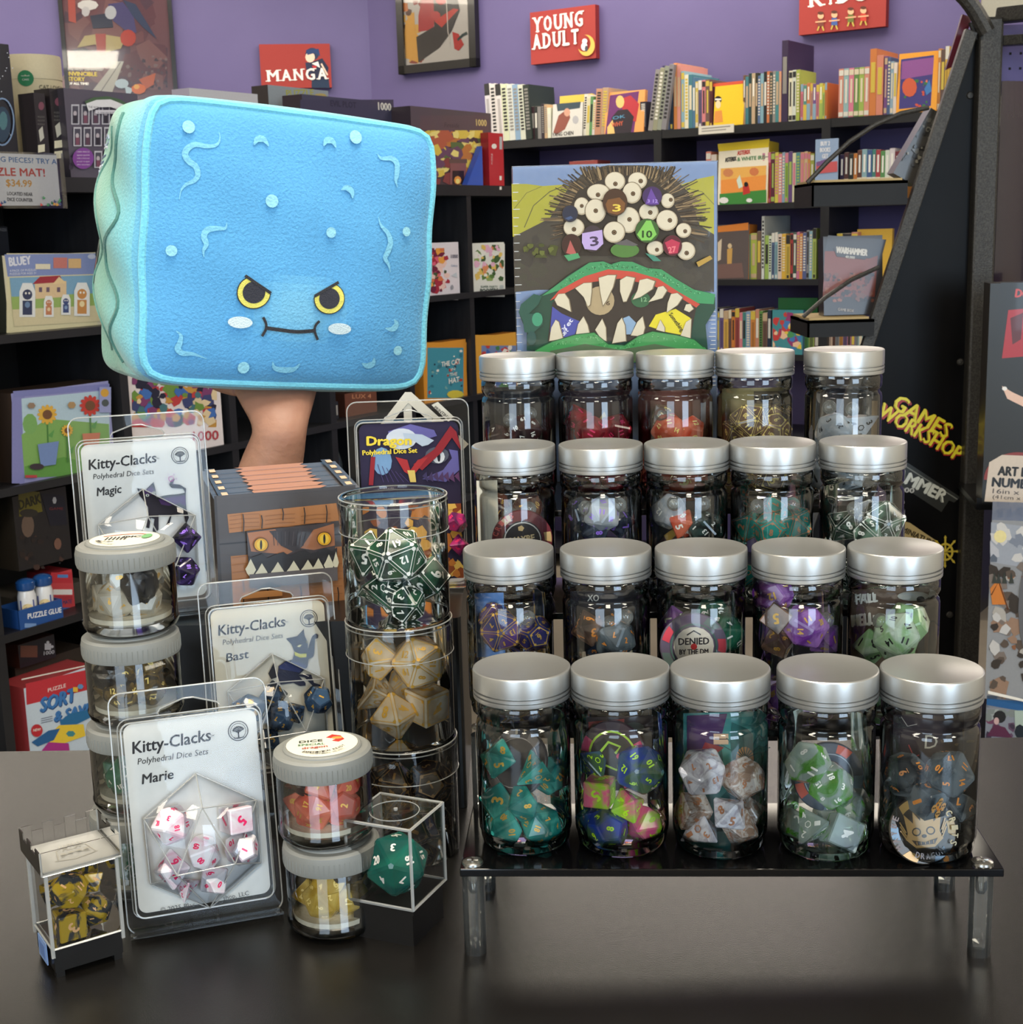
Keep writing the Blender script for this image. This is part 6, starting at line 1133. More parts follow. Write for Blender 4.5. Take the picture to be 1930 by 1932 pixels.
for ax in range(3):
    for sg in (-1, 1):
        vs = []; fs = []
        for i in range(N + 1):
            for j in range(N + 1):
                a = math.sin((i / N - .5) * PI) * .5 * 2; c2 = math.sin((j / N - .5) * PI) * .5 * 2
                a = .5 * a + .5 * (2 * i / N - 1); c2 = .5 * c2 + .5 * (2 * j / N - 1)
                p = [0, 0, 0]; p[ax] = sg; p[(ax + 1) % 3] = a; p[(ax + 2) % 3] = c2
                q = lump(pl_sh(Vector((p[0] * HX, p[1] * HY, p[2] * HZ)))); vs.append(q)
        for i in range(N):
            for j in range(N):
                f = (i * (N + 1) + j, (i + 1) * (N + 1) + j, (i + 1) * (N + 1) + j + 1, i * (N + 1) + j + 1); fs.append(f if sg > 0 else f[::-1])
        n0 = len(b.v); b.add(vs, fs, (90, 180, 232))
        for k in range(len(fs)):
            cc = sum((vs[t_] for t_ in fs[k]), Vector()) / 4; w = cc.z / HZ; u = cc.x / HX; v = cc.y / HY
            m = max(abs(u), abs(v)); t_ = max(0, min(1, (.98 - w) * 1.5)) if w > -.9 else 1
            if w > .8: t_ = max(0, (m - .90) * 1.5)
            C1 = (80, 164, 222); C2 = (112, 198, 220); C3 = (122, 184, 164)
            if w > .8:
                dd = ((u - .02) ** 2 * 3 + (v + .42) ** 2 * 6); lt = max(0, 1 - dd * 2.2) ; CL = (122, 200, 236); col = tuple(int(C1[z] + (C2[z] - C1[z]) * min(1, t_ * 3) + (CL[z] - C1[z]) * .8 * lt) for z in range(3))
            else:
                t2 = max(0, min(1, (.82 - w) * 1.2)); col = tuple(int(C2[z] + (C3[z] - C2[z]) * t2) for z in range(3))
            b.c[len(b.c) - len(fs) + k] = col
b.build('body', FUR, plush, T(wP / 2, hP / 2, -DP / 2), angle=80)
SEAM = [(110, 200, 232)]
rim = [pl_sh(Vector((x, y, HZ * .90))) for x, y in [(HX * .995 * sx, HY * .995 * sy) for sx, sy in ()]]
def rimpath(z, k=1.0, n=80):
    P_ = []
    for i in range(n):
        a = 2 * PI * i / n; x, y = math.cos(a), math.sin(a); s_ = (abs(x) ** 13 + abs(y) ** 13) ** (-1 / 13) * (1 - abs(z / HZ) ** 10) ** .1; q = lump(Vector((x * s_ * HX * k, y * s_ * HY * k, z))); P_.append(q)
    return P_
b = MB(); b.tube(rimpath(HZ * .90, 1.0, 120), .0036, 8, (108, 204, 232), closed=True); b.build('front_piping', FUR, plush, T(wP / 2, hP / 2, -DP / 2))
b = MB(); b.tube(rimpath(-HZ * .90, 1.0, 120), .0036, 8, (136, 192, 172), closed=True); b.build('back_piping', FUR, plush, T(wP / 2, hP / 2, -DP / 2))
# wavy quilted drips and zip pocket on the left side
b = MB(); b.M = RY(-90); sd = []
for i in range(41):
    v = -1 + 2 * i / 40; sd.append(lump(pl_sh(Vector((-HX, v * HY * .88, HZ * (.28 + .26 * math.sin(v * 8.5) * (1 - v * v)))))))
b = MB(); b.tube(sd, .0022, 6, (76, 132, 122)); b.build('side_seam', FUR, plush, T(wP / 2, hP / 2, -DP / 2))
sd2 = [lump(pl_sh(Vector((-HX, v * HY * .8, HZ * (-.25 + .2 * math.sin(v * 7 + 1)))))) for v in [-1 + i / 20 for i in range(41)]]; b = MB(); b.tube(sd2, .0016, 6, (96, 150, 138)); b.build('side_seam', FUR, plush, T(wP / 2, hP / 2, -DP / 2))
b = MB(); L_ = []
for i in range(21):
    v = -.62 + .66 * i / 20; z_ = -.010 - .012 * 0; L_.append((v * HY, .006 * math.sin(PI * i / 20) + .0005))
vs = [lump(pl_sh(Vector((-HX, y, -HZ * .50 + w_)))) + Vector((-.0008, 0, 0)) for y, w_ in L_] + [lump(pl_sh(Vector((-HX, y, -HZ * .50 - w_)))) + Vector((-.0008, 0, 0)) for y, w_ in L_[::-1]]
b.add(vs, [tuple(range(len(vs)))[::-1]], (70, 76, 70)); vm = sum(vs, Vector()) / len(vs); b.add([vm + Vector(((p.x - vm.x) * .4 - .0012, (p.y - vm.y) * .55, (p.z - vm.z) * .35)) for p in vs], [tuple(range(len(vs)))[::-1]], (170, 70, 84)); b.build('zip_pocket', FUR, plush, T(wP / 2, hP / 2, -DP / 2))
b = MB(); rz = random.Random(3)
for q in range(12): v = .25 + .045 * q; b.tube([lump(pl_sh(Vector((-HX, (v + rz.uniform(-.03, .03)) * HY, HZ * w_)))) for w_ in (-.5, -.62, -.75, -.88, -.97)], .0011, 5, rz.choice([(206, 214, 230), (70, 88, 130), (150, 170, 200)]))
tag(b.build('side_fringe', FUR, plush, T(wP / 2, hP / 2, -DP / 2)), kind='stuff')
# printed shapes and stitched face, lying on the bulging front
def pwarp(p):
    q = Vector((p.x - wP / 2, p.y - hP / 2, HZ)); q2 = lump(pl_sh(q)); return Vector((p.x, p.y, q2.z - HZ + p.z + .0002))
LT = (116, 194, 228)
def pp(*q): return [at_pl(a, b_, MPL @ T(0, 0, .006)) for a, b_ in q]
def smooth_line(pts, n=5):
    out = []
    P_ = [pts[0]] + list(pts) + [pts[-1]]
    for i in range(1, len(P_) - 2):
        for k in range(n):
            t_ = k / n; a = [P_[i - 1], P_[i], P_[i + 1], P_[i + 2]]
            out.append(tuple(.5 * ((2 * a[1][d]) + (-a[0][d] + a[2][d]) * t_ + (2 * a[0][d] - 5 * a[1][d] + 4 * a[2][d] - a[3][d]) * t_ ** 2 + (-a[0][d] + 3 * a[1][d] - 3 * a[2][d] + a[3][d]) * t_ ** 3) for d in (0, 1)))
    out.append(pts[-1]); return out
f2 = lambda x, y: (180 + x / 2.838, 140 + y / 2.838)
c = MB(eps=.0003); c.warp = pwarp; c.z = .0004
for ln in (((668, 310), (670, 345), (650, 378), (600, 385), (540, 375), (500, 395), (485, 430), (505, 465), (540, 495), (550, 540), (530, 570), (490, 590), (465, 620), (455, 670)), ((700, 795), (690, 825), (640, 825), (595, 835), (578, 870), (590, 910), (575, 945), (578, 980)), ((1515, 425), (1535, 450), (1590, 450), (1618, 480), (1615, 540), (1610, 570), (1618, 605)), ((1512, 765), (1525, 810), (1560, 850), (1575, 900), (1560, 950), (1545, 985), (1565, 1020), (1575, 1060)), ((435, 1375), (460, 1400), (455, 1440), (445, 1470), (470, 1495), (530, 1500), (600, 1525)), ((950, 1540), (965, 1575), (1020, 1585), (1070, 1580), (1100, 1550))):
    c.line(smooth_line(pp(*[f2(*p) for p in ln])), .0052, LT, taper=True)
for ln in (((850, 378), (870, 348), (905, 348), (930, 385)), ((1222, 385), (1238, 355), (1270, 358), (1288, 392)), ((1310, 620), (1340, 608), (1368, 628), (1372, 665)), ((1600, 1312), (1612, 1340), (1590, 1365), (1550, 1360)), ((1495, 1520), (1490, 1550), (1460, 1562), (1430, 1548))): c.line(smooth_line(pp(*[f2(*p) for p in ln])), .0056, LT, taper=True)
for x, y, rr in ((505, 280, 34), (1398, 335, 38), (935, 680, 36), (1248, 848, 30), (408, 945, 30), (1663, 843, 27), (795, 1572, 33), (1620, 1480, 28)):
    X, Y = pp(f2(x, y))[0]; c.ell(X, Y, rr / 2.838 * .00044, rr / 2.838 * .00044, (140, 210, 232), 14)
tag(c.build('printed_spots', FUR, plush), kind='stuff')
c = MB(eps=.0005); c.warp = pwarp; c.z = .0016; BLKF = (34, 34, 42)
EM = mat('black_felt', (26, 26, 34), .8, sheen=.3, c2=(36, 36, 46), scale=400, bump=.4)
def eyep(cx_, cy_, rx, top_l, top_r, nm):
    def ring_(k): 
        out = []
        for i in range(41):
            a = 2 * PI * i / 40; x, y = cx_ + rx * k * math.cos(a), cy_ + rx * k * math.sin(a)
            yl = top_l[1] + (top_r[1] - top_l[1]) * (x - top_l[0]) / (top_r[0] - top_l[0]); out.append((x, max(y, yl + (1 - k) * 4)))
        return pp(*[f2(*p) for p in out])
    c.poly(ring_(1.06), (38, 38, 44)); c.poly(ring_(1.0), (236, 226, 92)); c.poly(ring_(.70), (38, 40, 54))
    c.line(pp(f2(*top_l), f2(*top_r)), .0026, BLKF)
eyep(840, 1168, 84, (792, 1078), (928, 1172), 'l'); eyep(1240, 1200, 80, (1158, 1188), (1290, 1113), 'r')
c.line(smooth_line(pp(*[f2(*p) for p in ((888, 1300), (903, 1330), (905, 1362), (885, 1402))])), .0024, BLKF); c.line(smooth_line(pp(*[f2(*p) for p in ((1188, 1320), (1168, 1345), (1165, 1375), (1184, 1422))])), .0024, BLKF)
c.line(smooth_line(pp(*[f2(*p) for p in ((903, 1357), (980, 1368), (1070, 1378), (1166, 1372))])), .0032, BLKF)
for x, y in ((768, 1328), (1296, 1362)): X, Y = pp(f2(x, y))[0]; c.ell(X, Y, .0108, .0050, (206, 228, 234), 20)
c.build('stitched_face', paint('stitched_thread', .8, sheen=.3, bump=.5, bscale=900), plush)

# ================================================================== RAISED FOREARM AND HAND
SKIN = mat('skin', (156, 112, 92), .5, c2=(168, 124, 102), scale=30, bump=.35, bscale=140, sub=.12)
bm = bmesh.new(); sl = None
def skinned(name, chains, m, label=None, cat=None, sub=2):
    """chains: lists of (point, rx, ry); a chain may start at the end of an earlier point (same coordinates)"""
    me = bpy.data.meshes.new(name); bm = bmesh.new(); lay = bm.verts.layers.skin.verify(); known = {}
    for ch in chains:
        prev = None
        for p, rx, ry in ch:
            key = tuple(round(v, 5) for v in p)
            if key in known: v = known[key]
            else:
                v = bm.verts.new(p); v[lay].radius = (rx, ry); known[key] = v
                if len(known) == 1: v[lay].use_root = True
            if prev is not None: bm.edges.new((prev, v))
            prev = v
    bm.to_mesh(me); bm.free(); me.materials.append(m); o = bpy.data.objects.new(name, me); COL.objects.link(o)
    s = o.modifiers.new('skin', 'SKIN'); s.use_smooth_shade = True; d = o.modifiers.new('sub', 'SUBSURF'); d.levels = sub; d.render_levels = sub
    return o
def A(px, py, y): return tuple(at_y(px, py, y))
w0 = Vector(A(528, 800, 1.245)); pz = w0.z
elbow = (w0.x - .060, w0.y + .05, -.03)
palm0 = Vector((w0.x - .002, 1.262, pz + .026)); palm1 = Vector((w0.x - .004, 1.300, pz + .040)); palm2 = Vector((w0.x - .006, 1.338, pz + .041))
arm = [(( w0.x - .02, 1.55, -.16), .050, .050), (elbow, .046, .044), ((w0.x - .050, 1.285, .04), .046, .042), ((w0.x - .030, 1.262, .11), .040, .037), (A(510, 884, 1.25), .031, .028), (A(527, 830, 1.246), .0262, .022), (tuple(w0), .0262, .021), (tuple(palm0), .036, .019), (tuple(palm1), .038, .013), (tuple(palm2), .036, .011)]
fing = []
for q, (dx, L_) in enumerate(((-.030, .062), (-.010, .074), (.010, .070), (.029, .056))):
    b0 = palm2 + Vector((dx * .8, .004, .001)); pts = [(tuple(palm2), .036, .011), (tuple(b0 + Vector((dx * .2, .012, 0))), .0095, .009), (tuple(b0 + Vector((dx * .5, L_ * .45, .001))), .0088, .0085), (tuple(b0 + Vector((dx * .7, L_ * .8, .008))), .008, .0078), (tuple(b0 + Vector((dx * .75, L_ * .98, .022))), .0068, .0068)]
    fing.append(pts)
th = [(tuple(palm0), .034, .019), (tuple(palm0 + Vector((-.036, .014, .006))), .0125, .012), (tuple(palm0 + Vector((-.060, .034, .008))), .0105, .010), (tuple(palm0 + Vector((-.074, .056, .012))), .0085, .0082)]
hand = skinned('raised_arm', [arm] + fing + [th], SKIN)
tag(hand, 'bare forearm and open hand of a person holding the blue plush up', 'person')
# wrist creases as fine raised skin folds
for z_, w_, dy in ((.0105, .020, 0), (.004, .024, 0)): pass
# ================================================================== LEFT SIDE OF THE COUNTER
# low black plinth hidden behind the front things: it carries the chest and the two tall packs
ZR_ = .1355
b = MB(); b.prism([(x * 1, y) for x, y in rrect(.232, .155, .004, 3, .116, .0775)], .0002, ZR_); tag(b.build('plinth', BLACKP, matrix=T(-.268, .906, 0)), 'plain black plinth behind the left jars carrying the chest and tall packs', 'plinth')
# ---- chest box
cA_ = at_y(404, 944, .935); hC = cA_.z - ZR_; _yc = math.radians(18)
MC = frame((cA_.x, cA_.y, ZR_), (math.cos(_yc), math.sin(_yc), 0)); wC = at_pl(680, 930, MC)[0]; DC = .088
b = MB(); vs = [(0, 0, 0), (wC, 0, 0), (wC, hC, 0), (0, hC, 0), (0, 0, -DC), (wC, 0, -DC), (wC, hC + .006, -DC), (0, hC + .006, -DC)]
b.add(vs, [(0, 1, 2, 3), (5, 4, 7, 6), (4, 0, 3, 7), (1, 5, 6, 2), (3, 2, 6, 7), (4, 5, 1, 0)], (74, 68, 66)); chest = tag(b.build('chest_box', PRINT, matrix=MC), 'printed cardboard chest box with fangs and yellow eyes, below the forearm', 'box')
c = MB(eps=.0002); c.PL = MC; h2 = lambda x, y: (360 + x / 3.574, 730 + y / 3.574); H = lambda *q: [h2(*p) for p in q]
WD = (172, 112, 64); WD2 = (144, 90, 50); DK = (66, 60, 58)
c.poly(H((165, 735), (1110, 660), (1115, 1490), (215, 1500)), (72, 67, 68)); c.line(H((175, 1062), (1100, 985)), 3, (34, 30, 32)); c.poly(H((155, 735), (172, 735), (220, 1500), (195, 1500)), (50, 46, 48))
for q in (((245, 858), (980, 782), (1000, 900), (258, 984)), ((268, 1140), (1060, 1070), (1110, 1450), (285, 1480))):
    c.poly(H(*q), WD)
for k in range(12): y = 870 + (k % 4) * 28; x = 260 + (k // 4) * 240; c.line(H((x, y), (x + 90, y - 12), (x + 200, y - 16)), 1.0, WD2)
for k in range(18): y = 1150 + (k % 6) * 50; x = 275 + (k // 6) * 260; c.line(H((x, y), (x + 100, y - 14), (x + 220, y - 16)), 1.0, WD2)
for x, y, l in ((350, 850, 130), (474, 858, 90), (615, 812, 80), (760, 806, 110), (908, 790, 115), (350, 1290, 180), (515, 1350, 120), (735, 1330, 120), (960, 1200, 90), (985, 1340, 120)): c.line(H((x - 4, y), (x + 3, y + l * .4), (x - 1, y + l)), 2.2, (44, 32, 28))
c.poly(H((370, 965), (955, 905), (975, 1290), (390, 1345)), (62, 54, 56)); c.poly(H((375, 975), (560, 950), (620, 1000), (700, 1090), (640, 1120), (400, 1100)), (170, 108, 70)); c.poly(H((720, 1075), (800, 960), (955, 912), (962, 1060), (820, 1090)), (160, 100, 64))
c.poly(H((520, 962), (760, 940), (820, 950), (740, 1070), (680, 1100), (600, 1060)), (54, 48, 52))
for k in range(9): c.line(H((545 + k * 28, 965), (555 + k * 24, 1060)), 1.2, (84, 76, 80) if k % 2 else (36, 32, 36))
up_ = [(380, 1130)]; 
for k in range(8): up_ += [(400 + k * 72, 1118 - k * 6 + (0 if k % 2 else 20)), (436 + k * 72, 1150 - k * 8 - (0 if k % 2 else 24))]
c.poly(H(*(up_ + [(975, 1070), (975, 1215), (385, 1260)])), (34, 30, 32))
for x, y, w_ in ((395, 1210, 36), (470, 1240, 44), (577, 1230, 46), (683, 1222, 46), (778, 1215, 46), (848, 1205, 40), (918, 1180, 34), (965, 1160, 20)): c.poly(H((x, y - 64), (x + w_ * .7, y - 14), (x + w_, y + 10), (x + w_ * .5, y + 42), (x, y + 62), (x - w_ * .6, y + 38), (x - w_, y + 6), (x - w_ * .6, y - 18)), (206, 202, 176))
c.poly(H((385, 1250), (975, 1200), (978, 1290), (392, 1345)), (92, 86, 88)); c.poly(H((420, 1350), (520, 1300), (600, 1330), (480, 1345)), (40, 34, 34))
for x, y in ((463, 1050), (886, 1010)): X, Y = h2(x, y); c.ell(X, Y, 14, 13.5, (70, 44, 24), 22); c.ell(X, Y, 12.5, 12, (226, 164, 30), 22); c.ell(X, Y, 8.5, 9, (236, 196, 60), 18); c.ell(X, Y, 2.2, 9, (26, 18, 14), 12)
c.poly(H((330, 1370), (600, 1350), (606, 1390), (340, 1412)), (186, 120, 60))
c.PL = None; c.build('printed_front', PRINT, chest)
Mt = MC @ Matrix(((1, 0, 0, 0), (0, 0, 1, hC), (0, -1, 0, 0), (0, 0, 0, 1))) @ RX(math.degrees(math.atan2(.006, DC))) ; c = MB(eps=.0002); c.rect(0, 0, wC, DC, (86, 80, 80))
for k in range(6): c.line([(0, DC * k / 6), (wC, DC * k / 6)], .0007, (44, 40, 40))
jag = [(wC * (.24 + (.04 if k % 2 else 0) + random.Random(k).uniform(0, .03)), DC * k / 16) for k in range(17)]; jag2 = [(wC * (.76 - (.05 if k % 2 else 0) + random.Random(k + 50).uniform(0, .03)), DC * k / 16) for k in range(17)]
c.poly(jag + jag2[::-1], (186, 118, 66))
for k in range(1, 6): c.line([(wC * .25, DC * k / 6), (wC * .76, DC * k / 6)], .0007, (96, 64, 44))
for xx in (.045, .9):
    c.rect(wC * xx - .001, 0, wC * .07, DC, (66, 58, 54))
    for k in range(5): c.rect(wC * xx + .0015, DC * (k + .25) / 5, wC * .042, DC * .5 / 5, (226, 186, 136))
c.build('printed_lid', PRINT, chest, MC.inverted() @ Mt)
# ---- blister packs
def plate_hole(outer, holes, z):
    bm = bmesh.new()
    for loop in [outer] + holes:
        vs = [bm.verts.new((x, y, z)) for x, y in loop]; [bm.edges.new((vs[i], vs[(i + 1) % len(vs)])) for i in range(len(vs))]
    bmesh.ops.triangle_fill(bm, edges=bm.edges, use_beauty=True); v = [tuple(p.co) for p in bm.verts]; bm.verts.index_update(); f = [tuple(q.index for q in p.verts) for p in bm.faces]; bm.free(); return v, f
PW, PHt = .0875, .1475
PA, PB = at_z(243, 1768, 0), at_z(535, 1718, 0)
M_mar = frame((PA.x, PA.y, .0008), PB - PA) @ RX(-9); PW = (PB - PA).length; PHt = at_pl(200, 1312, M_mar)[1]
def mloc(px, py, z=.004): return at_pl(px, py, M_mar @ T(0, 0, z))
CARDQ = [mloc(262, 1742), mloc(510, 1672), mloc(483, 1333), mloc(234, 1376)]
cx0, cx1 = (CARDQ[0][0] + CARDQ[3][0]) / 2, (CARDQ[1][0] + CARDQ[2][0]) / 2; cy0, cy1 = (CARDQ[0][1] + CARDQ[1][1]) / 2, (CARDQ[2][1] + CARDQ[3][1]) / 2
OUT = [mloc(x, y, .006) for x, y in ((369, 1459), (484, 1510), (492, 1628), (396, 1713), (284, 1668), (271, 1545))]; INN = [mloc(x, y, .018) for x, y in ((381, 1523), (443, 1628), (334, 1650))]
def pack(M, label, accent, card_draw, handle=True, base=(214, 214, 210), bubble=True):
    t = thing('dice_pack', label, 'dice pack', M)
    hy = PHt - .0125; hole = [(PW / 2 - .0165, hy - .003), (PW / 2 + .0165, hy - .003), (PW / 2 + .0175, hy - .001), (PW / 2 + .016, hy + .0012), (PW / 2 + .003, hy + .0055), (PW / 2 - .003, hy + .0055), (PW / 2 - .016, hy + .0012), (PW / 2 - .0175, hy - .001)]
    outer = [(x + PW / 2, y + PHt / 2) for x, y in rrect(PW, PHt, .007, 5)]
    b = MB(); v, f = plate_hole(outer, [hole], 0); b.add(v, f, WH); b.mi = 1; b.tube([(x, y, 0) for x, y in outer], .0005, 5, closed=True); b.tube([(x, y, 0) for x, y in hole], .0005, 5, closed=True); b.build('clear_backing', [BLIST, EDGE], t)
    b = MB(); w, h = cx1 - cx0, cy1 - cy0; rr = rrect(w + .006, h + .006, .006, 4, (cx0 + cx1) / 2, (cy0 + cy1) / 2); ri = rrect(w + .003, h + .003, .005, 4, (cx0 + cx1) / 2, (cy0 + cy1) / 2)
    n = len(rr); vs = [(x, y, .0004) for x, y in rr] + [(x, y, .0062) for x, y in ri]; b.add(vs, [(i, (i + 1) % n, n + (i + 1) % n, n + i) for i in range(n)], WH)
    if bubble: v, f = plate_hole(ri, [OUT], .0062); b.add(v, f, WH)
    b.mi = 1; b.tube([(x, y, .0062) for x, y in ri], .00055, 5, closed=True); b.tube([(x, y, .0005) for x, y in rr], .00045, 5, closed=True)
    b.build('clear_tray', [BLIST, EDGE], t)
    if bubble:
        O = [(x, y, .0062) for x, y in OUT]; I = [(x, y, .0205) for x, y in INN]; b = MB(); V = O + I   # faceted dome like a big die
        b.add(V, [(6, 8, 7), (0, 6, 1), (1, 6, 7), (1, 7, 2), (2, 7, 3), (3, 7, 8), (3, 8, 4), (4, 8, 5), (5, 8, 6), (5, 6, 0)], WH)
        b.mi = 1
        for q in ((6, 7), (7, 8), (8, 6), (0, 6), (1, 6), (1, 7), (2, 7), (3, 7), (3, 8), (4, 8), (5, 8), (5, 6), (0, 1), (1, 2), (2, 3), (3, 4), (4, 5), (5, 0)): b.tube([V[q[0]], V[q[1]]], .00042, 5)
        b.build('faceted_dome', [CLEAR, EDGE], t)
    b = MB(); b.box(.001, PW - .001, .0, .0015, -.002, .009); b.box(.003, PW - .003, .0014, .0035, -.001, .007); b.build('folded_foot', BLIST, t)
    b = MB(); b.prism(rrect(w, h, .005, 5, (cx0 + cx1) / 2, (cy0 + cy1) / 2), .0008, .0016, base); o = b.build('card', MATTE, t)
    c = MB(eps=.00012); c.z = .0017; c.M0 = M; card_draw(c, M); c.build('card_print', MATTE, o); return t
def std_card(c, name, M, nx=None):
    K_ = (34, 32, 36); c.text('Kitty-Clacks', mloc(250, 1424), mloc(399, 1398), .0068, K_, .035, .12); c.text('TM', mloc(398, 1392), mloc(405, 1391), .0012, K_, .03); c.text('Polyhedral Dice Sets', mloc(260, 1444), mloc(393, 1424), .0035, K_, .012, .18); c.text(name, mloc(268, 1481), mloc(nx or 328, 1470), .0056, K_, .03, .18)
    X, Y = mloc(450, 1380); c.ring(X, Y, .0056, .0056, .0005, K_); c.ring(X, Y, .0044, .0044, .0003, K_); c.line([(X, Y - .0038), (X, Y + .001)], .0008, K_)
    for a in range(20, 170, 20): c.line([(X, Y - .001), (X + .0036 * math.cos(math.radians(a)), Y + .0030 * math.sin(math.radians(a)))], .00045, K_); c.ell(X + .003 * math.cos(math.radians(a)), Y + .0024 * math.sin(math.radians(a)), .0006, .0006, K_, 6)
    c.line([(X - .003, Y - .0038), (X + .003, Y - .0038)], .0005, K_)
def c_mar(c, M):
    std_card(c, 'Marie', M); K_ = (60, 58, 60); c.text('\u00a9 2025 Blac', mloc(303, 1722), mloc(368, 1711), .0026, K_, .02); c.text('shop, LLC', mloc(422, 1699), mloc(470, 1689), .0026, K_, .02)
pM = pack(M_mar, 'clear dice pack with white card reading Marie, holding pink numbered dice', (224, 60, 110), c_mar)
D_pk = dice_mat('white_pink_resin', (226, 222, 224), (216, 176, 190), .96, 70, (.45, .7)); D_bast = dice_mat('black_blue_resin', (26, 34, 48), (60, 84, 110), .97, 60); D_mag = dice_mat('black_purple_resin', (22, 20, 34), (58, 44, 90), 1)
def pack_dice(M, lst, body, inkm, look, g, zoff=.0098):
    for n_, (k, px, py, rx, ry, rz, s_) in enumerate(lst):
        x, y = at_pl(px, py, M @ T(0, 0, zoff)); p = M @ Vector((x, y, zoff)); die(k, p, (rx, ry, rz), body, inkm, '%s %s die %s' % (look[0], SH[k], look[1]), g, s_)
pack_dice(M_mar, [('d20', 325, 1556, 80, 20, 30, 0.99), ('d6', 445, 1545, 80, 30, 10, 0.92), ('d8', 325, 1640, 70, 60, 15, 1.06), ('d00', 385, 1608, 60, 10, 40, 0.94), ('d12', 456, 1600, 75, 33, 22, 0.90), ('d10', 404, 1660, 50, 20, 70, 0.90), ('d4', 352, 1672, 20, 60, 10, 0.80)], D_pk, pink, ('pearly white pink numbered', 'under the dome of the Marie card'), 'pink numbered dice in the front pack', .0092)
QA, QB = at_z(404, 1498, .03), at_z(687, 1460, .03)
M_bas = frame((QA.x, QA.y, .0305), QB - QA) @ RX(-9)
def scat(c, M, f):
    f(lambda *q: [at_pl(a, b_, M @ T(0, 0, .0016)) for a, b_ in q])
t4 = lambda x, y: (370 + x / 5.683, 1080 + y / 5.683)
def c_bas(c, M):
    std_card(c, 'Bast', M, 318); NV = (40, 44, 66); DN = (30, 32, 40)
    def f(L_):
        P4 = lambda *q: L_(*[t4(*p) for p in q])
        c.poly(P4((880, 1000), (950, 950), (1030, 930), (1050, 850), (1020, 770), (960, 705), (1080, 680), (1150, 605), (1160, 680), (1195, 740), (1195, 820), (1210, 760), (1240, 680), (1280, 650), (1305, 665), (1300, 700), (1270, 710), (1262, 860), (1250, 900), (1200, 930), (1190, 1010), (1100, 1090), (1230, 1090), (1260, 1180), (1330, 1200), (1320, 1225), (1250, 1215), (1160, 1120), (1100, 1110), (1170, 1180), (1170, 1210), (1110, 1215), (1040, 1180), (900, 1200), (870, 1100)), NV)
        c.poly(P4((885, 1005), (960, 950), (1100, 960), (1180, 1000), (1100, 1070), (900, 1030)), (50, 60, 110)); c.poly(P4((1050, 845), (1110, 870), (1180, 865), (1178, 905), (1110, 910), (1055, 885)), (206, 200, 60)); c.poly(P4((1075, 790), (1105, 770), (1130, 772), (1105, 800)), (214, 206, 150)); c.poly(P4((1172, 740), (1186, 728), (1188, 756)), (214, 206, 150)); c.poly(P4((770, 1080), (830, 960), (850, 1000), (860, 1120), (800, 1140)), DN)
    scat(c, M, f)
pack(M_bas, 'clear dice pack with a raised-paw black cat, in the middle behind the grey lids', (30, 40, 60), c_bas, base=(216, 208, 186))
b = MB(); b.box(0, .095, -.002, .028, -.028, .012); tag(b.build('riser_block', BLACKP, matrix=frame((QA.x - .004, QA.y, .0015), QB - QA)), 'small black block under the raised-paw cat dice pack', 'block')
pack_dice(M_bas, [('d8', 516, 1312, 75, 20, 12, .92), ('d12', 600, 1320, 60, 30, 30, .88), ('d20', 528, 1352, 40, 20, 15, .95), ('d00', 480, 1335, 60, 20, 50, .9), ('d10', 556, 1345, 35, 50, 30, .7), ('d4', 452, 1330, 20, 10, 10, .8), ('d6', 500, 1398, 60, 35, 20, .85)], D_bast, gold, ('dark blue gold numbered', 'in the raised-paw cat pack'), 'dark blue dice in the middle pack')
RA = at_y(163, 1197, .914); RB = RA
RB = RA + (PB - PA).normalized() * PW
M_mag = frame((RA.x, RA.y, ZR_ + .0008), RB - RA) @ RX(-4)
t1 = lambda x, y: (100 + x / 4.025, 760 + y / 4.025)
def c_mag(c, M):
    std_card(c, 'Magic', M, 322)
    def f(L_):
        P1 = lambda *q: L_(*[t1(*p) for p in q]); DKP = (26, 20, 34); PU = (74, 40, 100)
        c.poly(P1((636, 645), (700, 660), (762, 600), (778, 660), (785, 715), (860, 700), (960, 690), (1000, 680), (985, 650), (900, 645), (880, 620), (900, 580), (925, 575), (905, 615), (960, 618), (1010, 650), (1005, 700), (1010, 790), (1030, 870), (1010, 920), (990, 840), (900, 850), (880, 925), (860, 925), (890, 850), (800, 850), (800, 960), (770, 990), (755, 970), (770, 880), (740, 870), (730, 950), (705, 945), (725, 850), (720, 790), (680, 730), (655, 700)), DKP)
        c.poly(P1((800, 730), (900, 712), (1000, 700), (1005, 780), (960, 760), (880, 780), (820, 770)), PU); c.poly(P1((690, 670), (750, 630), (775, 680), (740, 700), (700, 690)), PU)
        for a, b_ in ((716, 700), (765, 680)): X, Y = L_(t1(a, b_))[0]; c.ell(X, Y, .0012, .0010, (200, 206, 190), 9); c.ell(X, Y, .0004, .0008, DKP, 6)
        X, Y = L_(t1(895, 575))[0]; c.ring(X, Y, .0017, .0017, .0005, (196, 100, 180), 10)
        for a in range(0, 360, 45): c.ell(X + .0034 * math.cos(a), Y + .0034 * math.sin(a), .0004, .0004, (150, 90, 160), 5)
    scat(c, M, f)
pack(M_mag, 'clear dice pack with a walking purple cat, tallest at the left edge', (80, 50, 120), c_mag)
pack_dice(M_mag, [('d8', 352, 1015, 75, 20, 12, .95), ('d20', 346, 1078, 60, 30, 30, .95), ('d12', 268, 1050, 60, 30, 30, .88), ('d00', 262, 1100, 60, 20, 50, .9), ('d10', 300, 1120, 35, 50, 30, .7)], D_mag, purpi, ('black purple numbered', 'in the walking cat pack'), 'purple numbered dice in the left pack')
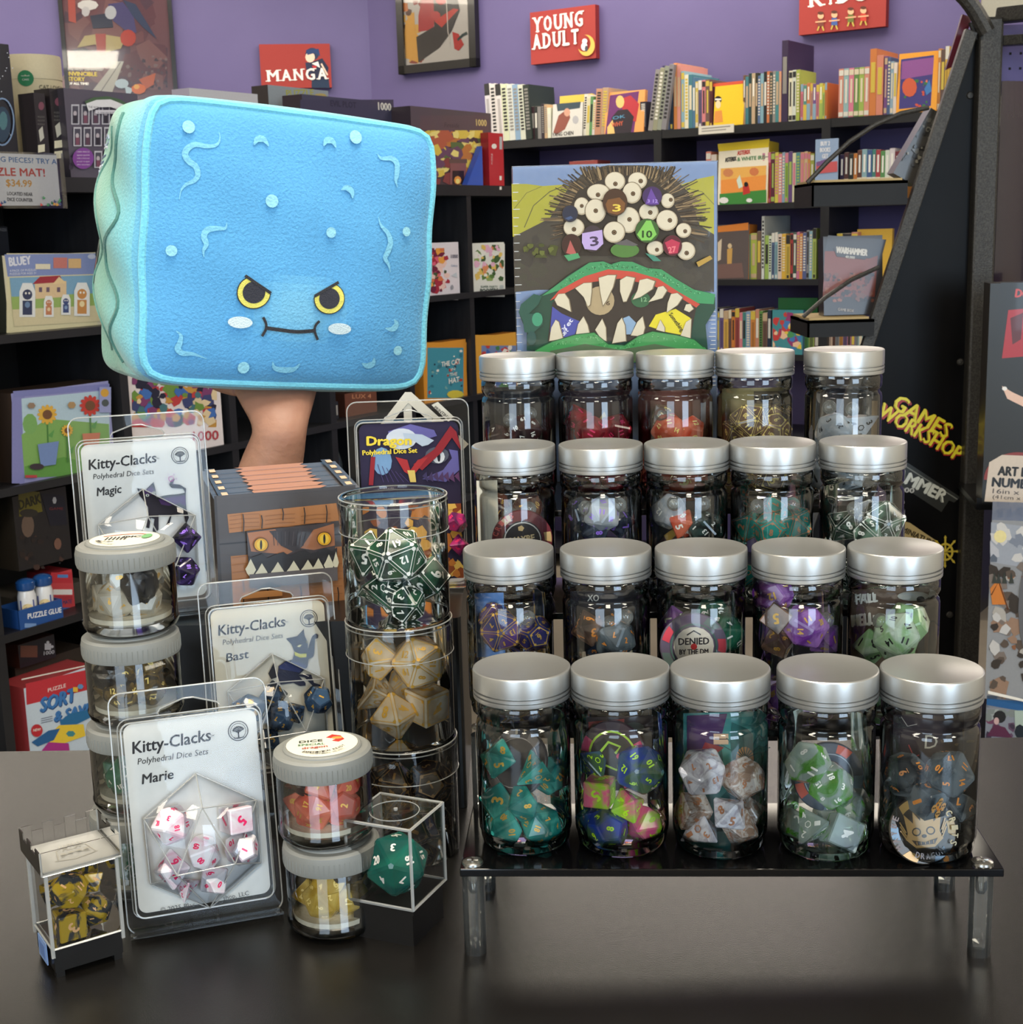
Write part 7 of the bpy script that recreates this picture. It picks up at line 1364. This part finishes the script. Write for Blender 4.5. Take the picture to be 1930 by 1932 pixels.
# dragon pack
SAd, SBd = at_z(668, 1152, ZR_), at_z(893, 1135, ZR_)
M_dr = frame((at_y(672, 1150, .985).x, .985, ZR_ + .0008), (1, .06, 0)) @ RX(-3)
sv = (PW, PHt, cx0, cx1, cy0, cy1)
PHt = at_pl(650, 760, M_dr)[1]; ky = PHt / sv[1]; cx0, cy0 = .008, .006; cx1 = at_pl(868, 900, M_dr)[0]; cy1 = at_pl(760, 798, M_dr)[1]; PW = at_pl(888, 900, M_dr)[0]
def c_dr(c, M):
    def f(L_):
        P2 = lambda *q: L_(*[h2(*p) for p in q])
        c.blobs(cx0, cy0, cx1, cy0 + (cy1 - cy0) * .48, [(206, 120, 40), (226, 164, 60), (150, 70, 30), (236, 190, 80)], 46, 8, .08, .2)
        for q in (((1330, 300), (1480, 250), (1640, 290), (1660, 330), (1560, 360), (1440, 310), (1340, 340)), ((1560, 620), (1700, 560), (1760, 480), (1740, 420), (1800, 430), (1810, 560), (1720, 640))): c.poly(P2(*q), (96, 90, 160))
        c.ell(*P2((1420, 350))[0], .011, .0075, (200, 206, 214), 18); c.poly(P2((1430, 310), (1560, 320), (1640, 360), (1600, 390), (1560, 400), (1500, 360), (1440, 350)), (176, 190, 206)); c.ell(*P2((1660, 460))[0], .0085, .006, (80, 84, 100), 14); c.ell(*P2((1290, 500))[0], .007, .010, (110, 150, 190), 12)
        RD = (150, 30, 40); c.ell(*P2((1670, 470))[0], .0045, .0048, (206, 210, 214), 12); c.ell(*P2((1672, 470))[0], .0012, .0038, (30, 26, 40), 8)
        for q_ in range(7): c.poly(P2((1560 + q_ * 36, 600 + (q_ % 2) * 16), (1590 + q_ * 36, 570), (1600 + q_ * 36, 640)), (60 + q_ * 6, 52, 96))
        for q_ in range(6): c.line(P2((1260 + q_ * 30, 520 + q_ * 12), (1300 + q_ * 34, 640)), 1.0 * .0004, (70, 56, 110))
        c.poly(P2((1215, 470), (1245, 470), (1230, 660), (1200, 660)), RD); c.poly(P2((1500, 520), (1640, 420), (1750, 260), (1790, 300), (1830, 440), (1760, 340), (1690, 440), (1560, 560)), RD); c.poly(P2((1380, 470), (1460, 490), (1480, 560), (1530, 490), (1600, 470), (1520, 570), (1490, 600), (1440, 570)), (176, 40, 44)); c.poly(P2((1460, 560), (1510, 560), (1520, 640), (1480, 640)), (216, 186, 90))
        c.text('Dragon', P2((1185, 392))[0], P2((1490, 388))[0], .0063, (236, 206, 50), .08); c.text('Polyhedral Dice Set', P2((1158, 458))[0], P2((1528, 440))[0], .0034, (236, 206, 50), .06)
    scat(c, M, f)
pack(M_dr, 'clear dice pack with a red dragon card, behind the tall clear tubes', (150, 30, 40), c_dr, base=(40, 32, 62), bubble=False)
PW, PHt, cx0, cx1, cy0, cy1 = sv
D_dr = dice_mat('purple_pink_resin', (90, 34, 80), (176, 50, 110), .95)
pack_dice(M_dr, [('d12', 862, 985, 60, 30, 30, .7), ('d8', 866, 1028, 75, 20, 12, .72)], D_dr, pink, ('violet pink numbered', 'at the right edge of the dragon pack'), 'violet dice in the dragon pack')
b = MB()
p = [at_y(x, y, 1.02) for x, y in ((728, 795), (770, 742), (880, 830))]
b = MB(); M_h = frame((0, 1.022, 0), (1, 0, 0)); q = [at_pl(x, y, M_h) for x, y in ((718, 800), (764, 740), (776, 740), (884, 838), (872, 850), (770, 760), (732, 806))]
b.prism(q, -.0006, 0, (206, 200, 184)); o = tag(b.build('hang_tab', MATTE, matrix=M_h), 'cream folded hanging tab with print behind the dragon pack', 'tab')
b = MB(); q2 = at_pl(768, 752, M_h); b.box(q2[0] - .003, q2[0] + .003, ZR_ - TZ[0] * 0 + .0005, q2[1], -.003, -.0008, (206, 200, 184)); b.build('tab_stem', MATTE, o)
c = MB(); c.PL = M_h; c.poly([(814, 764), (826, 758), (856, 786), (846, 796)], (216, 210, 194)); c.text('PRINTING', (818, 770), (846, 792), 6, (90, 84, 76), .05); c.PL = None; c.build('printed_mark', MATTE, o)
# ---- grey lidded small jars
GH = .0545
gj = thing('small_jar', 'small jar', 'jar', Matrix()); b = MB(); r = .0270
b.lathe([(0, .0006), (.019, .0004), (.0245, .0012), (.0262, .0032), (.0268, .0050), (.0272, .0064), (.0272, .0072), (.0266, .0082), (.0266, .0400), (.0258, .0412), (.0258, .0500)], 56); b.lathe([(0, .0058), (.022, .0060), (.0248, .0078), (.0251, .0400)], 48); b.build('jar_body', SJAR, gj, angle=55)
b = MB(); n = 96; prof = [(.0262, .0402), (.0274, .0400), (.0277, .0412), (.0277, .0485), (.0272, .0512), (.0255, .0524), (.0222, .0527), (.0220, .0534), (.0212, .0541), (0, .0541)]
b.lathe(prof, n)
for i in range(60): a = 2 * PI * i / 60; b.tube([((.0277) * math.cos(a), .0277 * math.sin(a), .0418), (.0277 * math.cos(a), .0277 * math.sin(a), .0482)], .00028, 4)
b.build('lid', GREYLID, gj, angle=30)
FOAM = mat('white_foam', (214, 208, 190), .9, scale=80, bump=.4); POUCH = mat('black_foil', (14, 14, 18), .18, c2=(24, 26, 34), scale=60, bump=.5, bscale=120)
def sjar(x, y, z, label, first=False, rz=0):
    M = T(x, y, z) @ RZ(rz) @ Matrix.Diagonal((1.03 if y > .78 else 1, 1.03 if y > .78 else 1, 1, 1))
    o = gj if first else dup(gj, matrix=M); o.matrix_world = M; tag(o, label, 'jar', 'small grey-lidded dice jars'); return o
def foam(x, y, z, lab): b = MB(); b.lathe([(0, 0), (.0235, 0), (.0238, .003), (0, .003)], 32); tag(b.build('foam_pad', FOAM, matrix=T(x, y, z + .0080)), lab, 'foam pad')
def pouch(x, y, z, dx, dy, sx, sz, lab):
    bm = bmesh.new(); bmesh.ops.create_icosphere(bm, subdivisions=3, radius=1); rr = random.Random(lab)
    for v in bm.verts:
        v.co *= 1 + .10 * math.sin(v.co.x * 9 + v.co.z * 7) * math.sin(v.co.y * 8 + 1); v.co = Vector((v.co.x * sx, v.co.y * .010, v.co.z * sz - max(0, -v.co.z) * .003))
    me = bpy.data.meshes.new('pouch'); bm.to_mesh(me); bm.free(); me.materials.append(POUCH); o = bpy.data.objects.new('foil_pouch', me); COL.objects.link(o); o.matrix_world = T(x + dx, y + dy, z); tag(o, lab, 'pouch')
def sdice(x, y, z, lst, body, inkm, look, where, g):
    rr = random.Random(where)
    for k, a, r_, dz, s_ in lst: die(k, (x + r_ * math.cos(math.radians(a)), y + r_ * math.sin(math.radians(a)), z + .0115 + dz), (rr.uniform(0, 360), rr.uniform(0, 360), rr.uniform(0, 360)), body, inkm, '%s %s die %s' % (look, SH[k], where), g, s_)
SET = [(k_, a_, r_, z_, s_ * 1.12) for k_, a_, r_, z_, s_ in [('d20', 250, .0125, .0095, .95), ('d12', 320, .0130, .0085, .9), ('d8', 190, .0135, .0080, .9), ('d6', 60, .0120, .0080, .8), ('d10', 270, .0130, .0230, .85), ('d00', 345, .0120, .0215, .8), ('d4', 130, .012, .0085, .8)]]
xs, ys = at_z(265, 1672, 0).x, .803
XL = [at_y(px, py, ys).x for px, py in ((268, 1620), (262, 1450), (254, 1290), (244, 1120))]
LS = (('lowest in the left stack, green dice behind the Marie card', 'clear green', dice_mat('clear_green_white_resin', (30, 120, 76), (190, 206, 196), .85, 60), white, 'in the lowest left jar'),
      ('third down in the left stack, deep green die inside', 'deep green', D_grn, white, 'in the third left jar'),
      ('second down in the left stack, smoky gold flecked dice inside', 'smoky gold flecked', dice_mat('gold_fleck_resin', (120, 96, 50), (60, 52, 44), .75, 160), yel, 'in the second left jar'),
      ('with round paper sticker on top of the tall left stack', 'milky clear gold numbered', dice_mat('milky_resin', (198, 190, 172), (216, 208, 190), .72, 50), gold, 'in the top left jar'))
for q in range(4):
    z = q * GH; sjar(XL[q], ys, z, 'small grey-lidded jar ' + LS[q][0], q == 0, 20 * q); foam(XL[q], ys, z, 'white foam disc ' + LS[q][4].replace('jar', 'grey-lidded jar')); sdice(XL[q], ys, z, SET, LS[q][2], LS[q][3], LS[q][1], LS[q][4], 'dice ' + LS[q][4])
pouch(XL[3], ys, 3 * GH + .0315, .0085, -.013, .0125, .012, 'black foil pouch pressed against the top left jar wall')
pouch(XL[2], ys, 2 * GH + .0305, -.006, -.012, .0145, .009, 'black foil pouch in the second left jar')
xr, yr = at_z(618, 1700, 0).x, .748
RS = (('at the bottom of the right stack, yellow dice inside', 'yellow resin', dice_mat('yellow_resin', (186, 150, 40), (206, 176, 80), .85, 60), yel, 'in the lower right grey-lidded jar'),
      ('with dragon sticker, holding coral red dice', 'coral red', dice_mat('coral_resin', (206, 84, 68), (226, 120, 96), .85, 60), gold, 'in the upper right grey-lidded jar'))
XRr = [at_y(px, 1500, yr).x for px in (620, 613)]
for q in range(2):
    z = q * GH; sjar(XRr[q], yr, z, 'small grey-lidded jar ' + RS[q][0], False, 50 * q + 10); foam(XRr[q], yr, z, 'white foam disc ' + RS[q][4]); sdice(XRr[q], yr, z, SET, RS[q][2], RS[q][3], RS[q][1], RS[q][4], 'dice ' + RS[q][4])
pouch(XRr[1], yr, GH + .0360, -.004, -.010, .013, .0065, 'black foil pouch under the lid of the coral dice jar')
pouch(XRr[0], yr, .0365, .004, -.010, .016, .005, 'black foil pouch under the lid of the yellow dice jar')
def sticker_top(x, y, z, lab, draw):
    M = T(x, y, z + .0542); b = MB(); b.lathe([(0, 0), (.0200, 0), (.0200, .0002), (0, .0002)], 40, (222, 216, 194)); o = tag(b.build('round_sticker', MATTE, matrix=M), lab, 'sticker'); c = MB(eps=.00008); c.z = .00025; draw(c); c.build('printed_face', MATTE, o)
def d_st(c):
    c.poly([(.001, .009), (.004, .014), (.009, .012), (.012, .006), (.009, .002), (.005, .004), (.008, .008), (.004, .008)], (196, 44, 34)); c.ell(.0075, .0085, .0032, .002, (226, 150, 60), 8); c.text('DICE', (-.013, .001), (.000, .003), .0035, (50, 60, 50), .05); c.text('SPECIAL', (-.013, -.004), (.002, -.002), .0028, (80, 130, 90), .03); c.text('dragon', (-.010, -.009), (.004, -.006), .0028, (190, 60, 50), .04)
    arc_text(c, 'EXPEDITION READY', .0165, 235, 330, .0022, (60, 56, 50))
sticker_top(XRr[1], yr, GH, 'round cream sticker with a small red dragon on the coral jar lid', d_st)
sticker_top(XL[3], ys, 3 * GH, 'round cream sticker with dice print on the top left jar lid', lambda c: (c.text('DICE', (-.002, .002), (.012, .003), .0045, (50, 50, 50), .08), c.line([(-.014, .006), (-.004, .011), (.006, .012), (.014, .008)], .0014, (190, 90, 70)), [c.rect(-.011 + q * .0022, -.004, .0009, .008, (60, 60, 60)) for q in range(6)] and None, c.ell(.012, .004, .003, .006, (110, 170, 110), 10), arc_text(c, 'SPECIALTY DICE', .0165, 200, 260, .0022, (60, 56, 50))))
# ---- tall clear tubes with oversized dice
YT = .845; TH = .0775
XT = [at_y(px, py, YT).x for px, py in ((768, 1500), (757, 1280), (746, 1050))]
tb = thing('tube_container', 'tube', 'container', Matrix()); b = MB(); r = .0325
b.lathe([(0, .0008), (.028, .0005), (.0312, .0002), (.0322, .0012), (r, .003), (r, .068)], 56); b.lathe([(0, .0016), (.030, .0018)], 40); b.build('tube_body', TUBE, tb, angle=50)
b = MB(); r2 = .0335; b.lathe([(r2, .0555), (r2, .0744), (.0330, .0764), (.0318, .0772), (.0308, .0770), (.0304, .0754), (.0298, .0750), (0, .0750)], 56); b.mi = 1; b.tube([(r2 * math.cos(2 * PI * i / 60), r2 * math.sin(2 * PI * i / 60), .0555) for i in range(60)], .00035, 5, closed=True)
for z in (.0737, .0764): b.tube([((r2 - .0004) * math.cos(2 * PI * i / 60), (r2 - .0004) * math.sin(2 * PI * i / 60), z) for i in range(60)], .00045, 5, closed=True)
b.build('cap', [TUBE, EDGE], tb, angle=40)
TL_ = ('lowest of three clear tubes, holding black dice with gold edges', 'middle of three clear tubes, holding ivory dice with gold lace', 'topmost of three clear tubes, holding dark green dice')
BIG = ((dice_mat('black_gold_edge_resin', (24, 20, 20), (46, 34, 34), 1), ink('dark_gold', (120, 92, 50), .3), 'black gold edged', [('d20', 255, .0130, .015, 1.35), ('d12', 350, .0160, .0135, 1.2), ('d8', 180, .017, .013, 1.15), ('d10', 80, .014, .0135, 1.15), ('d6', 240, .0135, .0400, 1.05), ('d00', 330, .015, .0380, 1.1)]),
       (dice_mat('ivory_resin', (206, 190, 162), (190, 166, 130), 1, 50), gold, 'ivory gold laced', None), (dice_mat('dark_green_resin', (20, 44, 34), (46, 92, 66), 1, 50), white, 'dark green silver laced', None))
for q in range(3):
    M = T(XT[q], YT, q * TH) @ RZ(33 * q); o = tb if q == 0 else dup(tb, matrix=M); o.matrix_world = M; tag(o, TL_[q], 'container', 'stacked clear dice tubes')
def bigdice(q, lst):
    bd, ik, look = BIG[q][:3]; rr = random.Random(q + 5)
    for it in lst:
        k, px, py, dy, s_ = it[:5]; rot_ = it[5] if len(it) > 5 else (rr.uniform(0, 360), rr.uniform(0, 360), rr.uniform(0, 360)); p = at_y(px, py, YT + dy); off = Vector((p.x - XT[q], dy)); lim = .0318 - .0105 * s_
        if off.length > lim: off *= lim / off.length
        die(k, (XT[q] + off.x, YT + off.y, max(p.z, q * TH + .012)), rot_, bd, ik, '%s %s die in the %s tube' % (look, SH[k], ('lowest', 'middle', 'topmost')[q]), 'oversized dice in the %s tube' % ('lowest', 'middle', 'topmost')[q], s_, True)
bigdice(2, [('d20', 748, 1048, -.012, 1.55), ('d8', 685, 1045, -.006, 1.35), ('d4', 700, 1115, -.014, 1.45), ('d12', 750, 1122, -.004, 1.25), ('d6', 822, 1092, -.004, 1.15), ('d10', 770, 1140, -.018, 1.05), ('d00', 735, 1090, .014, 1.2)])
bigdice(1, [('d20', 790, 1250, -.008, 1.5), ('d10', 718, 1240, -.002, 1.3), ('d4', 690, 1310, -.010, 1.5), ('d8', 745, 1350, -.014, 1.45), ('d6', 815, 1330, -.010, 1.3), ('d00', 760, 1300, .012, 1.2)])
bigdice(0, [('d20', 738, 1490, -.012, 1.55), ('d12', 818, 1480, -.010, 1.35), ('d8', 700, 1560, -.008, 1.35), ('d6', 790, 1580, .0, 1.15)])
# ---- clear display cube with a teal twenty-sided die
g0 = at_z(783, 1790, 0); gl_ = at_z(697, 1723, 0); gr_ = at_z(869, 1702, 0); xv = (gr_ - g0).normalized(); a45 = .0405
yv = Vector((-xv.y, xv.x, 0)); MQ = Matrix(((xv.x, yv.x, 0, g0.x), (xv.y, yv.y, 0, g0.y), (0, 0, 1, 0), (0, 0, 0, 1)))
dc = thing('display_cube', 'clear display cube on a black base holding one large teal die', 'display case', MQ); a = a45
b = MB(); b.box(.0015, a - .0015, .0015, a - .0015, 0, .020); b.box(0, a, 0, a, .0195, .0225); b.build('base', BLACKP, dc)
b = MB(); b.box(.0004, a - .0004, .0004, a - .0004, .0225, .0700)
b.mi = 1
for z in (.0228, .0697):
    for q in (((0, 0), (a, 0)), ((a, 0), (a, a)), ((a, a), (0, a)), ((0, a), (0, 0))): b.tube([(q[0][0], q[0][1], z), (q[1][0], q[1][1], z)], .0009, 5)
for x, y in ((0, 0), (a, 0), (a, a), (0, a)): b.tube([(x, y, .0225), (x, y, .070)], .0010, 5)
b.tube([(a / 2 + .014 * math.cos(2 * PI * i / 40), a / 2 + .014 * math.sin(2 * PI * i / 40), .0702) for i in range(40)], .0003, 4, closed=True); b.lathe([(0, 0)], 3) if False else None
b.tube([(a / 2 + .0015, a / 2, .0700), (a / 2 + .0015, a / 2, .0712)], .0012, 8); b.build('clear_cover', [CLEAR, EDGE], dc)
pc = MQ @ Vector((a / 2, a / 2, .0225 + .0158)); D_big = dice_mat('deep_teal_resin', (6, 84, 76), (20, 120, 100), .8, 50)
die('d20', pc, (62, 18, 38), D_big, white, 'large deep teal twenty-sided die alone in the display cube', None, 1.58)
# ---- clear dice tower box with battlements
e0 = at_z(105, 1848, 0); e1 = at_z(236, 1808, 0); xv = (e1 - e0).normalized(); yv = Vector((-xv.y, xv.x, 0)); MT = Matrix(((xv.x, yv.x, 0, e0.x), (xv.y, yv.y, 0, e0.y), (0, 0, 1, 0), (0, 0, 0, 1))); W_, D_ = (e1 - e0).length, .036
cb = thing('dice_box', 'clear dice box with castle battlements on a black footed base, far left', 'dice box', MT)
b = MB(); b.box(.0005, W_ - .0005, .0005, D_ - .0005, .0035, .0165)
for x in (.001, W_ - .0055):
    for y in (.001, D_ - .0055): b.box(x, x + .0045, y, y + .0045, 0, .006)
b.build('base', BLACKP, cb)
HB = .0615; b = MB(); b.box(.0008, W_ - .0008, .0008, D_ - .0008, .0166, HB); b.mi = 1
for x, y in ((0, 0), (W_, 0), (W_, D_), (0, D_)): b.box(x - .0009, x + .0009, y - .0009, y + .0009, .0125, HB)
for q in (((0, 0), (W_, 0)), ((W_, 0), (W_, D_)), ((W_, D_), (0, D_)), ((0, D_), (0, 0))): b.tube([(q[0][0], q[0][1], .017), (q[1][0], q[1][1], .017)], .0007, 5)
b.build('clear_body', [CLEAR, EDGE], cb)
b = MB(); fl = .0022; zt = HB + .0125; zz0 = HB - .0005
b.mi = 1; b.box(-fl * .5, W_ + fl * .5, -fl * .5, D_ + fl * .5, zz0, zz0 + .0012); b.mi = 0  # lid floor hazed white, standing in for the ceiling light's reflection
def wall(p0, p1, n):
    p0, p1 = Vector(p0), Vector(p1); nn = 2 * n + 1
    for k in range(nn):
        a_, c_ = p0.lerp(p1, k / nn), p0.lerp(p1, (k + 1) / nn); top = zt if k % 2 == 0 else zt - .0036; t_ = (p1 - p0).normalized(); o_ = Vector((t_.y, -t_.x)) * .0007
        b.add([(a_.x, a_.y, zz0), (c_.x, c_.y, zz0), (c_.x, c_.y, top), (a_.x, a_.y, top), (a_.x + o_.x, a_.y + o_.y, zz0), (c_.x + o_.x, c_.y + o_.y, zz0), (c_.x + o_.x, c_.y + o_.y, top), (a_.x + o_.x, a_.y + o_.y, top)], [(0, 1, 2, 3), (7, 6, 5, 4), (3, 2, 6, 7), (0, 3, 7, 4), (1, 5, 6, 2)], WH)
b.mi = 1
for k_ in range(4):
    qq = [(-fl, -fl), (W_ + fl, -fl), (W_ + fl, D_ + fl), (-fl, D_ + fl)]; b.tube([qq[k_] + (zz0,), qq[(k_ + 1) % 4] + (zz0,)], .0007, 5); b.tube([qq[k_] + (zz0,), qq[k_] + (zt,)], .0005, 5)
b.mi = 0
q = [(-fl, -fl), (W_ + fl, -fl), (W_ + fl, D_ + fl), (-fl, D_ + fl)]
wall(q[0], q[1], 0); wall(q[1], q[2], 2); wall(q[2], q[3], 3); wall(q[3], q[0], 2)
b.build('castle_lid', [CLEAR, EDGE], cb)
c = MB(eps=.0001); c.z = HB + .0009; GRY = (150, 146, 134)
for pts in ([(.010, .010), (.012, .022), (.016, .024), (.018, .020), (.022, .020), (.024, .024), (.028, .022), (.030, .010)], [(.008, .009), (.018, .006), (.031, .009)], [(.012, .012), (.019, .016), (.028, .012)], [(.015, .020), (.020, .027), (.025, .020)]): c.line(pts, .0006, GRY)
for k in range(7): c.line([(.014 + k * .002, .0225), (.015 + k * .0018, .0265)], .0005, GRY)
for k in range(4): c.rect(.0125 + k * .0042, .0135, .0026, .0022, GRY)
c.build('engraved_castle', MATTE, cb)
b = MB(); b.box(-.0012, -.0006, .010, .026, .004, .0165, (120, 150, 200)); b.box(-.0014, -.0012, .013, .023, .006, .014, (90, 120, 176)); b.build('blue_sticker', PRINT, cb)
D_yb = dice_mat('yellow_black_resin', (40, 46, 52), (176, 146, 30), .97, 75, (.47, .53)); cx_ = lambda x, y, z: MT @ Vector((x, y, z))
for k, (x, y, z), ro, s_ in (('d6', (.0125, .0095, .0252), (0, 0, math.degrees(math.atan2(xv.y, xv.x))), .95), ('d12', (.0145, .0115, .0430), (50, 20, 10), .92), ('d20', (.0275, .0125, .0275), (30, 50, 60), .80), ('d8', (.0265, .0120, .0440), (20, 60, 40), .72), ('d10', (.0270, .0250, .0490), (70, 20, 30), .8), ('d00', (.0100, .0265, .0370), (20, 20, 80), .8), ('d4', (.0235, .0265, .0260), (10, 20, 30), .7)):
    die(k, cx_(x, y, z), ro, D_yb, ink('peach', (226, 176, 120)), 'yellow black %s die in the castle box' % SH[k], 'yellow black dice in the castle box', s_)
